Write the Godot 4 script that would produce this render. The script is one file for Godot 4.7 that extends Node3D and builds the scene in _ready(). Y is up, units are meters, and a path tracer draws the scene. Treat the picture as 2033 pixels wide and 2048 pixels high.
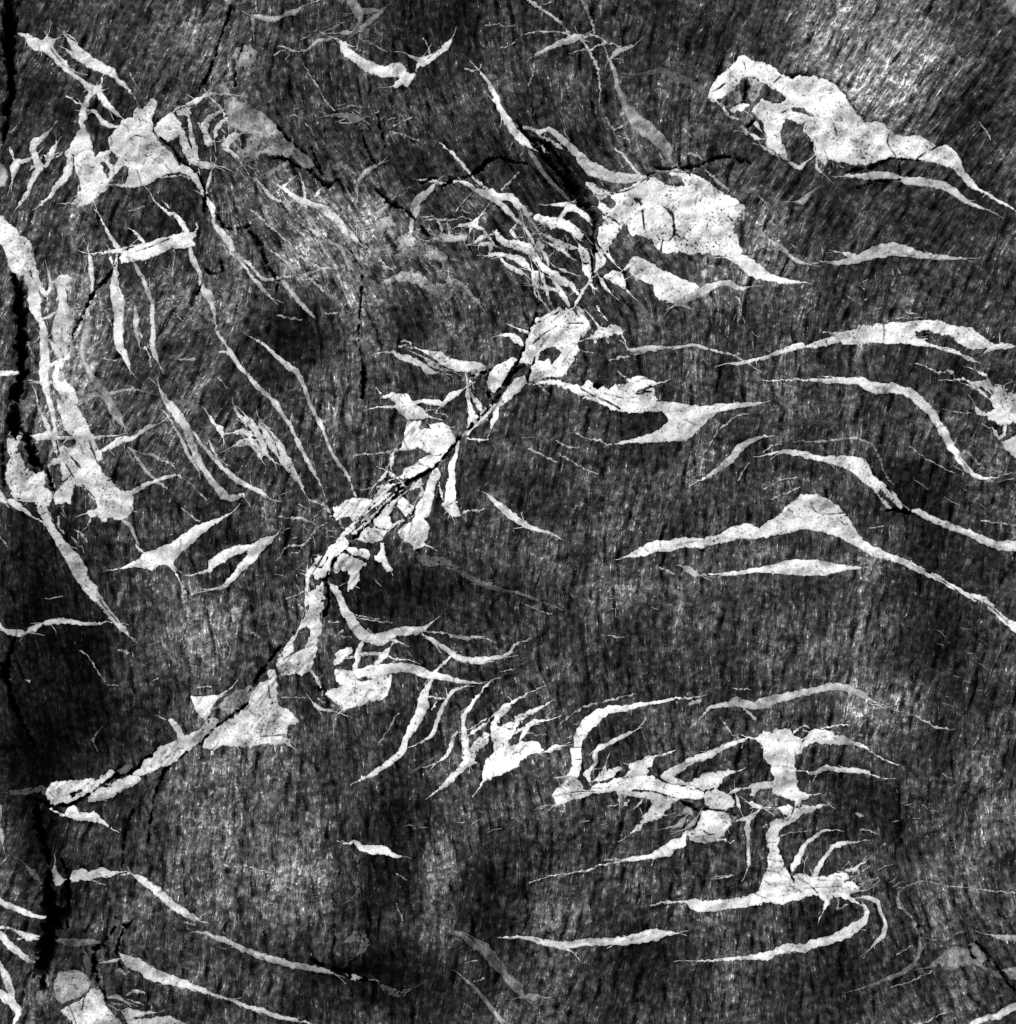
extends Node3D
# A weathered face of dark schist laced with white quartz veins. The face stands upright at z = 0 and looks towards +z.
# Outlines are traced in units of a tenth of a 1/4-size enlargement of the face; tile() turns them into millimetres-scale places on the rock.

const K := 0.0015                # metres of rock per outline pixel
const CX := 1016.5               # centre of the traced area
const CY := 1024.0
const EYE := 2.0                 # height of the lens
const STEP := 2.0                # spacing of the relief grid, in outline pixels
const GX0 := -60.0
const GY0 := -60.0
const NX := 1078
const NY := 1085

# tiles: left, top, size (outline pixels)
const T00 := Vector3(0, 0, 500)
const T01 := Vector3(500, 0, 500)
const T02 := Vector3(1000, 0, 500)
const T03 := Vector3(1500, 0, 500)
const T10 := Vector3(0, 500, 500)
const T11 := Vector3(500, 500, 500)
const T12 := Vector3(1000, 500, 500)
const T13 := Vector3(1533, 500, 500)
const T20 := Vector3(0, 1000, 500)
const T21 := Vector3(500, 1000, 500)
const T22 := Vector3(1000, 1000, 500)
const T23 := Vector3(1533, 1000, 500)
const T30 := Vector3(0, 1548, 500)
const T31 := Vector3(500, 1548, 500)
const T32 := Vector3(1000, 1548, 500)
const T33 := Vector3(1533, 1548, 500)
const Q1 := Vector3(80, 1340, 320)
const Q2 := Vector3(840, 1360, 320)
const Q3 := Vector3(1090, 1440, 400)
const Z1 := Vector3(1390, 80, 526.9)
const Z2 := Vector3(640, 900, 526.9)
const Z3 := Vector3(380, 180, 526.9)
const Z4 := Vector3(880, 380, 526.9)
const Q4 := Vector3(1450, 1420, 350)

var parts: Array = []            # every vein body waiting for its mesh
var taken := PackedFloat32Array()   # smallest field of all vein bodies so far (negative inside a vein)
var groove := PackedFloat32Array()  # depth of the cracks, metres
var gside := PackedFloat32Array()   # half width minus distance to the nearest crack (positive inside)
var base := PackedFloat32Array()    # broad relief, metres
var relief := PackedFloat32Array()  # full relief of the rock, metres
var tone_map := PackedByteArray()   # the rock's own tone, texture sized
var n_jag := PackedByteArray()
var n_wob := PackedByteArray()
var n_mid := PackedByteArray()
var n_lump := PackedByteArray()
var n_stain := PackedByteArray()
var n_grit := PackedByteArray()
var n_line := PackedByteArray()
const TW := 2048
const TX0 := -130.0
const TS := 1.125                # outline pixels per texel
var quartz: StandardMaterial3D
var rock: StandardMaterial3D

func s(t: Vector3, a: Array) -> Array:     # a stroke: x, y, width
	var u: float = t.z / 191.8
	var r := PackedVector3Array()
	for i in range(0, a.size(), 3):
		r.append(Vector3(t.x + a[i] * u, t.y + a[i + 1] * u, a[i + 2] * u))
	var n := r.size()
	if n > 1:                                   # blunt ends run out to a point
		var e := r[n - 1]
		var d := r[n - 2]
		if e.z > 4.0:
			var w := Vector2(e.x - d.x, e.y - d.y).normalized() * e.z * 0.75
			r.append(Vector3(e.x + w.x, e.y + w.y, e.z * 0.15))
			r[n - 1].z *= 0.8
		e = r[0]
		d = r[1]
		if e.z > 4.0:
			var w := Vector2(e.x - d.x, e.y - d.y).normalized() * e.z * 0.75
			r.insert(0, Vector3(e.x + w.x, e.y + w.y, e.z * 0.15))
			r[1].z *= 0.8
	return ["s", curve(r)]

func p(t: Vector3, a: Array, kind := "p") -> Array:   # an outline
	var u: float = t.z / 191.8
	var r := PackedVector2Array()
	for i in range(0, a.size(), 2):
		r.append(Vector2(t.x + a[i] * u, t.y + a[i + 1] * u))
	return [kind, r]

func h(t: Vector3, a: Array) -> Array:     # an island of dark rock left inside a vein
	return p(t, a, "h")

func c(t: Vector3, a: Array) -> Array:     # a crack through a vein
	var r := s(t, a)
	return ["c", r[1]]

func curve(pts: PackedVector3Array) -> PackedVector3Array:
	var n := pts.size()
	if n < 3:
		return pts
	var r := PackedVector3Array()
	for i in n - 1:
		var a := pts[maxi(i - 1, 0)]
		var b := pts[i]
		var d := pts[i + 1]
		var e := pts[mini(i + 2, n - 1)]
		var m := clampi(int(Vector2(b.x - d.x, b.y - d.y).length() / 7.0), 1, 5)
		for k in m:
			var q := b.cubic_interpolate(d, a, e, float(k) / m)
			q.z = lerpf(b.z, d.z, float(k) / m)
			r.append(q)
	r.append(pts[n - 1])
	return r

func noise_grid(seed_: int, freq: float, oct: int, ridged := false) -> PackedByteArray:
	var n := FastNoiseLite.new()
	n.seed = seed_
	n.noise_type = FastNoiseLite.TYPE_SIMPLEX_SMOOTH
	n.frequency = freq
	n.fractal_octaves = oct
	n.fractal_type = FastNoiseLite.FRACTAL_RIDGED if ridged else FastNoiseLite.FRACTAL_FBM
	var im := n.get_image(NX, NY * 2 / 5 if seed_ == 31 else NY, false, false, true)   # the ragged edges run with the foliation
	im.resize(NX, NY, Image.INTERPOLATE_CUBIC)
	return im.get_data()

func noise_image(seed_: int, w: int, hh: int, freq: float, oct: int, ridged := false) -> Image:
	var n := FastNoiseLite.new()
	n.seed = seed_
	n.noise_type = FastNoiseLite.TYPE_SIMPLEX_SMOOTH
	n.frequency = freq
	n.fractal_octaves = oct
	n.fractal_type = FastNoiseLite.FRACTAL_RIDGED if ridged else FastNoiseLite.FRACTAL_FBM
	return n.get_image(w, hh, false, false, true)

func world(x: float, y: float, z: float) -> Vector3:
	return Vector3((x - CX) * K, EYE - (y - CY) * K, z)

# ---------------------------------------------------------------- fields

func band(f: PackedFloat32Array, x0: int, y0: int, w: int, hh: int, a: Vector3, b: Vector3, wobble: float) -> void:
	# distance to one tapered segment, kept where it is smaller
	var reach := maxf(a.z, b.z) * 0.5 + 14.0
	var ix0 := maxi(int((minf(a.x, b.x) - reach - GX0) / STEP) - x0, 0)
	var ix1 := mini(int((maxf(a.x, b.x) + reach - GX0) / STEP) + 1 - x0, w - 1)
	var iy0 := maxi(int((minf(a.y, b.y) - reach - GY0) / STEP) - y0, 0)
	var iy1 := mini(int((maxf(a.y, b.y) + reach - GY0) / STEP) + 1 - y0, hh - 1)
	var dx := b.x - a.x
	var dy := b.y - a.y
	var l2 := maxf(dx * dx + dy * dy, 1e-6)
	for iy in range(iy0, iy1 + 1):
		var py := GY0 + (iy + y0) * STEP - a.y
		var gr := (iy + y0) * NX + x0
		for ix in range(ix0, ix1 + 1):
			var px := GX0 + (ix + x0) * STEP - a.x
			var t := clampf((px * dx + py * dy) / l2, 0.0, 1.0)
			var ex := px - t * dx
			var ey := py - t * dy
			var half := (a.z + (b.z - a.z) * t) * 0.5
			if wobble > 0.0:
				half = half * (1.0 + wobble * (n_wob[gr + ix] - 128) * 0.007) + minf(half, 5.0) * (n_mid[gr + ix] - 128) * 0.0042 + minf(half, 2.5) * (n_jag[gr + ix] - 128) * 0.003
			var d := sqrt(ex * ex + ey * ey) - half
			var at := iy * w + ix
			if d < f[at]:
				f[at] = d

func outline(x0: int, y0: int, w: int, hh: int, pts: PackedVector2Array, rag: float) -> PackedFloat32Array:
	var f := PackedFloat32Array()
	f.resize(w * hh)
	f.fill(13.0)
	var n := pts.size()
	for i in n:
		var a := pts[i]
		var b := pts[(i + 1) % n]
		band(f, x0, y0, w, hh, Vector3(a.x, a.y, 0), Vector3(b.x, b.y, 0), 0.0)
	for iy in hh:
		var y := GY0 + (iy + y0) * STEP
		var xs: Array = []
		for i in n:
			var a := pts[i]
			var b := pts[(i + 1) % n]
			if (a.y <= y) != (b.y <= y):
				xs.append(a.x + (y - a.y) / (b.y - a.y) * (b.x - a.x))
		xs.sort()
		for k in range(0, xs.size() - 1, 2):
			var i0 := maxi(int(ceil((xs[k] - GX0) / STEP)) - x0, 0)
			var i1 := mini(int(floor((xs[k + 1] - GX0) / STEP)) - x0, w - 1)
			for ix in range(i0, i1 + 1):
				f[iy * w + ix] = -f[iy * w + ix]
	if rag > 0.0:
		for iy in hh:
			var gr := (iy + y0) * NX + x0
			for ix in w:
				f[iy * w + ix] += rag * ((n_jag[gr + ix] - 128) * 0.016 + (n_mid[gr + ix] - 128) * 0.022 + (n_wob[gr + ix] - 128) * 0.022)
	return f

const THIN := 5.6
var dice := RandomNumberGenerator.new()

# hairlines in which the veins run out at their tips, and small offshoots along their flanks
func feathers(shapes: Array, ribbons: Array, tone: float) -> void:
	if shapes.size() > 60:
		return
	for sh in shapes:
		if sh[0] == "s":
			var q: PackedVector3Array = sh[1]
			var n := q.size()
			var most := 0.0
			for e in q:
				most = maxf(most, e.z)
			if n < 3 or most < 6.0:
				continue
			for tip in 2:
				var a := q[0] if tip == 0 else q[n - 1]
				var b := q[2] if tip == 0 else q[n - 3]
				if a.z < 4.5:
					var dir := Vector2(a.x - b.x, a.y - b.y).normalized()
					for k in 1 + int(dice.randf() * 2.2):
						trail(ribbons, a, dir.rotated(dice.randf_range(-0.25, 0.25)), dice.randf_range(10.0, 34.0), dice.randf_range(1.2, 2.2))
			for i in range(1, n - 1):
				if q[i].z > 5.0 and dice.randf() < 0.05:
					var dir := Vector2(q[i + 1].x - q[i].x, q[i + 1].y - q[i].y).normalized()
					if dice.randf() < 0.5:
						dir = -dir
					var side := Vector2(-dir.y, dir.x) * (1.0 if dice.randf() < 0.5 else -1.0)
					trail(ribbons, Vector3(q[i].x + side.x * q[i].z * 0.4, q[i].y + side.y * q[i].z * 0.4, 0), (dir + side * dice.randf_range(0.2, 1.2)).normalized(), dice.randf_range(7.0, 22.0), dice.randf_range(1.2, 2.6))
		elif sh[0] == "p":
			var q: PackedVector2Array = sh[1]
			var n := q.size()
			for i in n:
				var a := q[(i + n - 1) % n] - q[i]
				var b := q[(i + 1) % n] - q[i]
				var ang := absf(a.angle_to(b))
				if ang < 1.15:                        # a sharp corner runs out as a thread
					trail(ribbons, Vector3(q[i].x, q[i].y, 0), -(a.normalized() + b.normalized()).normalized(), dice.randf_range(10.0, 30.0), dice.randf_range(1.6, 3.0))
				elif dice.randf() < 0.07:
					var out := -(a.normalized() + b.normalized())
					if out.length() < 0.1:
						out = Vector2(-b.y, b.x)
					out = out.normalized().rotated(dice.randf_range(-0.9, 0.9))
					trail(ribbons, Vector3(q[i].x, q[i].y, 0), out, dice.randf_range(6.0, 20.0), dice.randf_range(1.2, 2.4))

func trail(ribbons: Array, from: Vector3, dir: Vector2, length: float, wide: float) -> void:
	var r := PackedVector3Array()
	var at := Vector2(from.x, from.y) - dir * 4.0
	var bend := dice.randf_range(-0.12, 0.12)
	for k in 6:
		r.append(Vector3(at.x, at.y, wide * (1.0 - k / 6.5)))
		at += dir * (length + 4.0) / 5.0
		dir = dir.rotated(bend)
	ribbons.append(r)

func body(called: String, tone: float, rag: float, shapes: Array, grit: float) -> Dictionary:
	if tone < 0.46 and called != "quartz_cobble":
		grit = maxf(grit, 1.5)             # grey quartz is weathered through: rock shows in many pits
		rag = maxf(rag, 1.4)
	var lo := Vector2(1e9, 1e9)
	var hi := Vector2(-1e9, -1e9)
	for sh in shapes:
		if sh[0] == "s":
			for q in sh[1]:
				lo = lo.min(Vector2(q.x - q.z * 0.5, q.y - q.z * 0.5))
				hi = hi.max(Vector2(q.x + q.z * 0.5, q.y + q.z * 0.5))
		elif sh[0] == "p":
			for q in sh[1]:
				lo = lo.min(q)
				hi = hi.max(q)
	var x0 := clampi(int((lo.x - 16 - GX0) / STEP), 0, NX - 3)
	var y0 := clampi(int((lo.y - 16 - GY0) / STEP), 0, NY - 3)
	var x1 := clampi(int((hi.x + 16 - GX0) / STEP) + 1, x0 + 2, NX - 1)
	var y1 := clampi(int((hi.y + 16 - GY0) / STEP) + 1, y0 + 2, NY - 1)
	var w := x1 - x0 + 1
	var hh := y1 - y0 + 1
	var f := PackedFloat32Array()
	f.resize(w * hh)
	f.fill(13.0)
	var ribbons: Array = []
	for sh in shapes:
		if sh[0] == "s":
			var q: PackedVector3Array = sh[1]
			var run := PackedVector3Array()
			for i in q.size() - 1:
				if maxf(q[i].z, q[i + 1].z) > THIN:
					band(f, x0, y0, w, hh, q[i], q[i + 1], 0.26 * minf(rag, 1.4))
					if run.size() > 1:
						ribbons.append(run)
					run = PackedVector3Array()
				else:
					if run.is_empty():
						if i > 0:
							run.append(Vector3(q[i - 1].x, q[i - 1].y, q[i].z))
						run.append(q[i])
					run.append(q[i + 1])
					if i + 2 == q.size() or maxf(q[i + 1].z, q[i + 2].z) > THIN:
						if i + 2 < q.size():
							run.append(Vector3(q[i + 2].x, q[i + 2].y, q[i + 1].z))
						ribbons.append(run)
						run = PackedVector3Array()
		elif sh[0] == "p":
			var g := outline(x0, y0, w, hh, sh[1], rag)
			for i in f.size():
				if g[i] < f[i]:
					f[i] = g[i]
	feathers(shapes, ribbons, tone)
	for sh in shapes:
		if sh[0] == "h":
			var g := outline(x0, y0, w, hh, sh[1], 1.0)
			for i in f.size():
				if -g[i] > f[i]:
					f[i] = -g[i]
		elif sh[0] == "c":
			var g := PackedFloat32Array()
			g.resize(f.size())
			g.fill(13.0)
			var q: PackedVector3Array = sh[1]
			for i in q.size() - 1:
				band(g, x0, y0, w, hh, q[i], q[i + 1], 0.9)
			for i in f.size():
				if -g[i] > f[i]:
					f[i] = -g[i]
	for iy in hh:
		for ix in w:
			var i := iy * w + ix
			var gi := (iy + y0) * NX + ix + x0
			var v := f[i]
			if v > 6.0:
				continue
			if gside[gi] > v:
				v = gside[gi]
			if grit > 0.0:                      # pitted quartz: rock shows through the pits
				var pit := (n_grit[gi] - 214 + grit * 26.0 + (n_stain[gi] - 128) * 0.4) * 0.07
				if pit > v:
					v = pit
			if -taken[gi] > v:                  # an earlier vein already fills this place: butt against it
				v = -taken[gi]
			f[i] = v
	for iy in hh:
		for ix in w:
			var gi := (iy + y0) * NX + ix + x0
			if f[iy * w + ix] < taken[gi]:
				taken[gi] = f[iy * w + ix]
	return {"name": called, "tone": tone, "x0": x0, "y0": y0, "w": w, "h": hh, "f": f, "ribbons": ribbons}

# one vein that is a single body
func v(label: String, tone: float, shapes: Array, rag := 1.0, grit := 0.0, called := "quartz_vein", category := "quartz vein") -> void:
	parts.append({"label": label, "name": called, "category": category, "bodies": [body(called, tone, rag, shapes, grit)]})

# one vein of several bodies, each [name, tone, raggedness, grit, shapes]
func vv(label: String, list: Array, called := "quartz_vein", category := "quartz vein") -> void:
	var b: Array = []
	for e in list:
		b.append(body(e[0], e[1], e[2], e[4], e[3]))
	parts.append({"label": label, "name": called, "category": category, "bodies": b})

var cracks: Array = []
func crack(t: Vector3, a: Array, deep := 1.0) -> void:
	var q: PackedVector3Array = s(t, a)[1]
	for i in q.size():
		q[i].z *= 0.62 if q[i].z < 14.0 else 0.9
	cracks.append([q, deep])

func carve() -> void:
	groove.resize(NX * NY)
	gside.resize(NX * NY)
	gside.fill(-13.0)
	for cr in cracks:
		var q: PackedVector3Array = cr[0]
		var lo := Vector2(1e9, 1e9)
		var hi := Vector2(-1e9, -1e9)
		for e in q:
			lo = lo.min(Vector2(e.x - e.z, e.y - e.z))
			hi = hi.max(Vector2(e.x + e.z, e.y + e.z))
		var x0 := clampi(int((lo.x - 16 - GX0) / STEP), 0, NX - 3)
		var y0 := clampi(int((lo.y - 16 - GY0) / STEP), 0, NY - 3)
		var x1 := clampi(int((hi.x + 16 - GX0) / STEP) + 1, x0 + 2, NX - 1)
		var y1 := clampi(int((hi.y + 16 - GY0) / STEP) + 1, y0 + 2, NY - 1)
		var w := x1 - x0 + 1
		var hh := y1 - y0 + 1
		var f := PackedFloat32Array()
		f.resize(w * hh)
		f.fill(13.0)
		for i in q.size() - 1:
			band(f, x0, y0, w, hh, q[i], q[i + 1], 0.9)
		for iy in hh:
			for ix in w:
				var d := -f[iy * w + ix]
				if d < -12.0:
					continue
				var gi := (iy + y0) * NX + ix + x0
				d += (n_wob[gi] - 134) * 0.018 + (n_mid[gi] - 128) * 0.016 + (n_jag[gi] - 128) * 0.006
				if cr[1] >= 0.6 and d > gside[gi]:
					gside[gi] = d
				if d > -0.4:
					var dep := minf((d + 0.4) * 80.0 * K * cr[1], 0.26)
					if dep > groove[gi]:
						groove[gi] = dep

# ---------------------------------------------------------------- rock

const LEAN := [300, 100, -30, 60, 250, -45, 420, 150, -50, 700, 100, 0, 650, 250, 25, 720, 330, 35, 850, 250, 20, 900, 300, 50, 620, 430, 80, 760, 450, 90,
	900, 450, 90, 1000, 350, 50, 1100, 100, -10, 1100, 350, 90, 1180, 450, 95, 1250, 150, -15, 1400, 80, -30, 1550, 80, -40, 1750, 100, -50, 1800, 200, -70,
	1700, 300, -85, 1950, 250, -80, 1900, 400, -70, 1650, 430, -50, 200, 600, -10, 400, 650, -50, 350, 750, -60, 700, 700, 0, 920, 650, 20, 880, 550, 40,
	1000, 750, -25, 1050, 850, -30, 1150, 900, -10, 1300, 900, 0, 1500, 700, 0, 1700, 700, -10, 1900, 700, -30, 1950, 600, -40, 1500, 1150, -5, 1250, 1080, -30,
	1100, 1050, -30, 1100, 1250, 0, 1350, 1200, 0, 1700, 1200, -10, 1900, 1300, -25, 1950, 1150, -20, 300, 1200, 10, 150, 1400, 30, 400, 1450, 0, 450, 1600, -10,
	600, 1750, 0, 900, 1650, 10, 850, 1400, 10, 650, 1400, 10, 900, 1100, 0, 1050, 1350, 20, 1100, 1450, 30, 1000, 1500, 20, 1200, 1800, -10, 1150, 1900, -30,
	1500, 1850, 0, 1700, 1850, 0, 1850, 1700, 40, 1800, 1850, 30, 1900, 1950, 50, 1650, 1450, -20, 1900, 1600, -20, 250, 1750, 0, 80, 1750, -50, 300, 1900, -10]

# mineral bands of the rock: x, y, half width, half height, lighter (+) or darker (-) in tenths of a stop
const BANDS := [1780, 110, 150, 110, 8, 1650, 60, 120, 80, 5, 1720, 190, 90, 60, 6, 420, 100, 80, 70, 6, 620, 430, 120, 80, 6, 780, 480, 60, 60, 8, 600, 520, 60, 40, 8,
	690, 750, 55, 180, 7, 955, 640, 22, 100, 6, 150, 650, 90, 200, 5, 200, 780, 80, 100, 5, 430, 620, 60, 90, 5, 390, 1290, 100, 110, 6, 440, 1640, 90, 120, 5,
	560, 1740, 110, 150, 4, 900, 1720, 45, 150, 6, 1110, 1750, 30, 120, 5, 1270, 1180, 90, 60, 6, 1640, 1200, 80, 150, 3, 1740, 1270, 60, 120, 4, 1780, 1420, 80, 50, 6,
	1950, 1650, 90, 130, 5, 1430, 560, 60, 70, 5, 1560, 480, 90, 60, 5, 1900, 1500, 80, 80, -2, 850, 60, 80, 70, -10, 1250, 60, 120, 80, -4, 610, 690, 60, 60, -10,
	60, 1100, 60, 100, -8, 130, 1200, 70, 120, -9, 190, 1330, 60, 100, -10, 50, 1350, 60, 100, -9, 150, 1480, 100, 80, -9, 50, 1530, 60, 60, -10, 90, 1650, 50, 120, -10,
	770, 1180, 100, 60, -10, 900, 1150, 90, 40, -6, 800, 1620, 60, 80, -10, 760, 1780, 50, 90, -6, 800, 1960, 140, 60, -10, 700, 1935, 70, 18, -9, 960, 1800, 40, 120, -9,
	1290, 1950, 50, 60, -7, 1880, 1250, 70, 150, -8, 1820, 960, 70, 40, -9, 1130, 370, 40, 70, -11, 1040, 320, 50, 30, -7, 1550, 90, 50, 30, -6, 1950, 200, 50, 80, -7,
	1900, 400, 80, 60, -6, 740, 330, 60, 60, -3, 1660, 1890, 80, 100, -6, 1780, 1640, 40, 50, -8, 1320, 1870, 60, 60, -3, 1180, 640, 60, 40, -2, 1560, 560, 40, 40, 3,
	1250, 1330, 60, 90, -4, 1150, 1640, 40, 60, -4, 120, 130, 90, 90, -3, 1340, 300, 90, 60, 3, 330, 430, 90, 60, -4, 130, 1830, 60, 60, -5, 560, 650, 50, 50, -6]

func fabric() -> void:
	# the rock's own tone: fibres that follow the foliation, dark mineral blotches, pale crinkled threads
	const LG := 70
	var cell := 2304.0 / (LG - 1)
	var shift := PackedFloat32Array()
	shift.resize(LG * LG)
	var tonal := PackedFloat32Array()
	tonal.resize(LG * LG)
	for ix in LG:
		for iy in LG:
			var x := TX0 + ix * cell
			var y := TX0 + iy * cell
			var num := 0.0
			var den := 0.02
			for k in range(0, LEAN.size(), 3):
				var dx: float = x - LEAN[k]
				var dy: float = y - LEAN[k + 1]
				var g := exp(-(dx * dx + dy * dy) / 26000.0)
				num += g * LEAN[k + 2] * 0.01
				den += g
			shift[iy * LG + ix] = num / den
			var m := 0.0
			for k in range(0, BANDS.size(), 5):
				var ex: float = (x - BANDS[k]) / BANDS[k + 2]
				var ey: float = (y - BANDS[k + 1]) / BANDS[k + 3]
				m += BANDS[k + 4] * 0.1 * exp(-0.7 * (ex * ex + ey * ey))
			tonal[iy * LG + ix] = m
	# white noise with a long bright tail, and blotches, both drawn out along the foliation
	var rng := RandomNumberGenerator.new()
	rng.seed = 5
	var fleck := PackedByteArray()
	fleck.resize(TW * TW)
	for i in TW * TW:
		var r := rng.randi()
		var e := (r & 255) * (r >> 8 & 255) >> 8
		fleck[i] = e * ((r >> 16 & 127) + 128) >> 8
	var blot := noise_image(12, TW, TW, 0.055, 3).get_data()
	var long_band := noise_image(13, TW, TW, 0.018, 3).get_data()
	var swerve := noise_image(15, TW, TW, 0.03, 3).get_data()
	var patch := noise_image(16, TW, TW, 0.0062, 4).get_data()
	var spot := noise_image(17, TW, TW, 0.07, 4).get_data()
	var hair := noise_image(14, TW, TW, 0.045, 3, true).get_data()
	var hc := percentile(hair, 0.9)
	var sum := 0
	for i in range(0, TW * TW, 64):
		sum += fleck[i]
	var fm := sum * 64.0 / (TW * TW)
	var lut := PackedByteArray()                       # log tone to sRGB byte
	lut.resize(1024)
	for i in 1024:
		var l := exp(-7.0 + i * 0.007)
		lut[i] = clampi(int(255.0 * Color(l, l, l).linear_to_srgb().r), 0, 255)
	tone_map.resize(TW * TW)
	var inv := TS / cell
	const PAD := 104
	var total := TW * TW
	for iy in TW:
		var fy := iy * inv
		var cy := mini(int(fy), LG - 2)
		var ty := fy - cy
		for ix in TW:
			var fx := ix * inv
			var cx := mini(int(fx), LG - 2)
			var tx := fx - cx
			var o := cy * LG + cx
			var sh := (shift[o] * (1 - tx) + shift[o + 1] * tx) * (1 - ty) + (shift[o + LG] * (1 - tx) + shift[o + LG + 1] * tx) * ty
			var mt := (tonal[o] * (1 - tx) + tonal[o + 1] * tx) * (1 - ty) + (tonal[o + LG] * (1 - tx) + tonal[o + LG + 1] * tx) * ty
			var i := iy * TW + ix
			var pt := patch[i] - 128
			var wig := (swerve[i] - 128) * 0.0042
			var vx := sh + wig
			var n := 1.0 / sqrt(1.0 + vx * vx)
			vx *= n
			var vy := n
			var t := 0.0
			if iy > PAD and iy < TW - PAD:
				var px := ix + 0.5
				var py := iy + 0.5
				var fine := 0
				for k in range(-9, 10):
					fine += fleck[int(py + k * vy) * TW + int(px + k * vx)]
				var mid := 0
				for k in range(-18, 19, 6):
					mid += blot[int(py + k * vy) * TW + int(px + k * vx)]
				var far := 0
				for k in range(-99, 100, 33):
					far += long_band[int(py + k * vy) * TW + int(px + k * vx)]
				var near := 0
				for k in range(-1, 2):
					near += fleck[(int(py + k * vy) + 64) * TW + int(px + k * vx)]
				var vigour := clampf(0.8 + (spot[(i + 500 * TW) % total] - 128) * 0.012, 0.25, 1.6)
				t = ((fine - 19.0 * fm) * 0.0029 + (near - 3.0 * fm) * 0.0019 + (fleck[i] - fm) * 0.0024) * vigour
				var dk := mid - 896
				t += dk * 0.0034 if dk < 0 else minf(dk * 0.0022, 0.4)
				if dk < -110:
					t += (dk + 110) * 0.009
				t += (far - 896) * 0.0028
			else:
				t = (fleck[i] - 48) * 0.012 + (long_band[i] - 128) * 0.01
			t += 0.007 * pt + 0.008 * (spot[i] - 128)
			var hr := hair[(i + (sh * 90.0) as int) % total] - hc
			if hr > 0:
				t += minf(hr * 0.04, 1.1) * clampf(0.25 + pt * 0.012 + mt * 0.6, 0.0, 1.2)
			t += mt * 1.75 - 3.28
			tone_map[i] = lut[clampi(int((t + 7.0) / 0.007), 0, 1023)]

func shape_rock() -> void:
	var broad := noise_grid(21, 0.0035, 3)
	var medium := noise_grid(22, 0.022, 3)
	base.resize(NX * NY)
	relief.resize(NX * NY)
	for iy in NY:
		var ty := clampi(int((GY0 + iy * STEP - TX0) / TS), 0, TW - 1)
		for ix in NX:
			var i := iy * NX + ix
			var b := (broad[i] - 128) * 0.00024 + (medium[i] - 128) * 0.00009
			base[i] = b
			var tx := clampi(int((GX0 + ix * STEP - TX0) / TS), 0, TW - 1)
			var z := b + (tone_map[ty * TW + tx] - 60) * 0.00004
			var f := taken[i]
			if f < 0.0:
				z -= minf(-f * 0.004, 0.012)
			relief[i] = z - groove[i]

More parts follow.
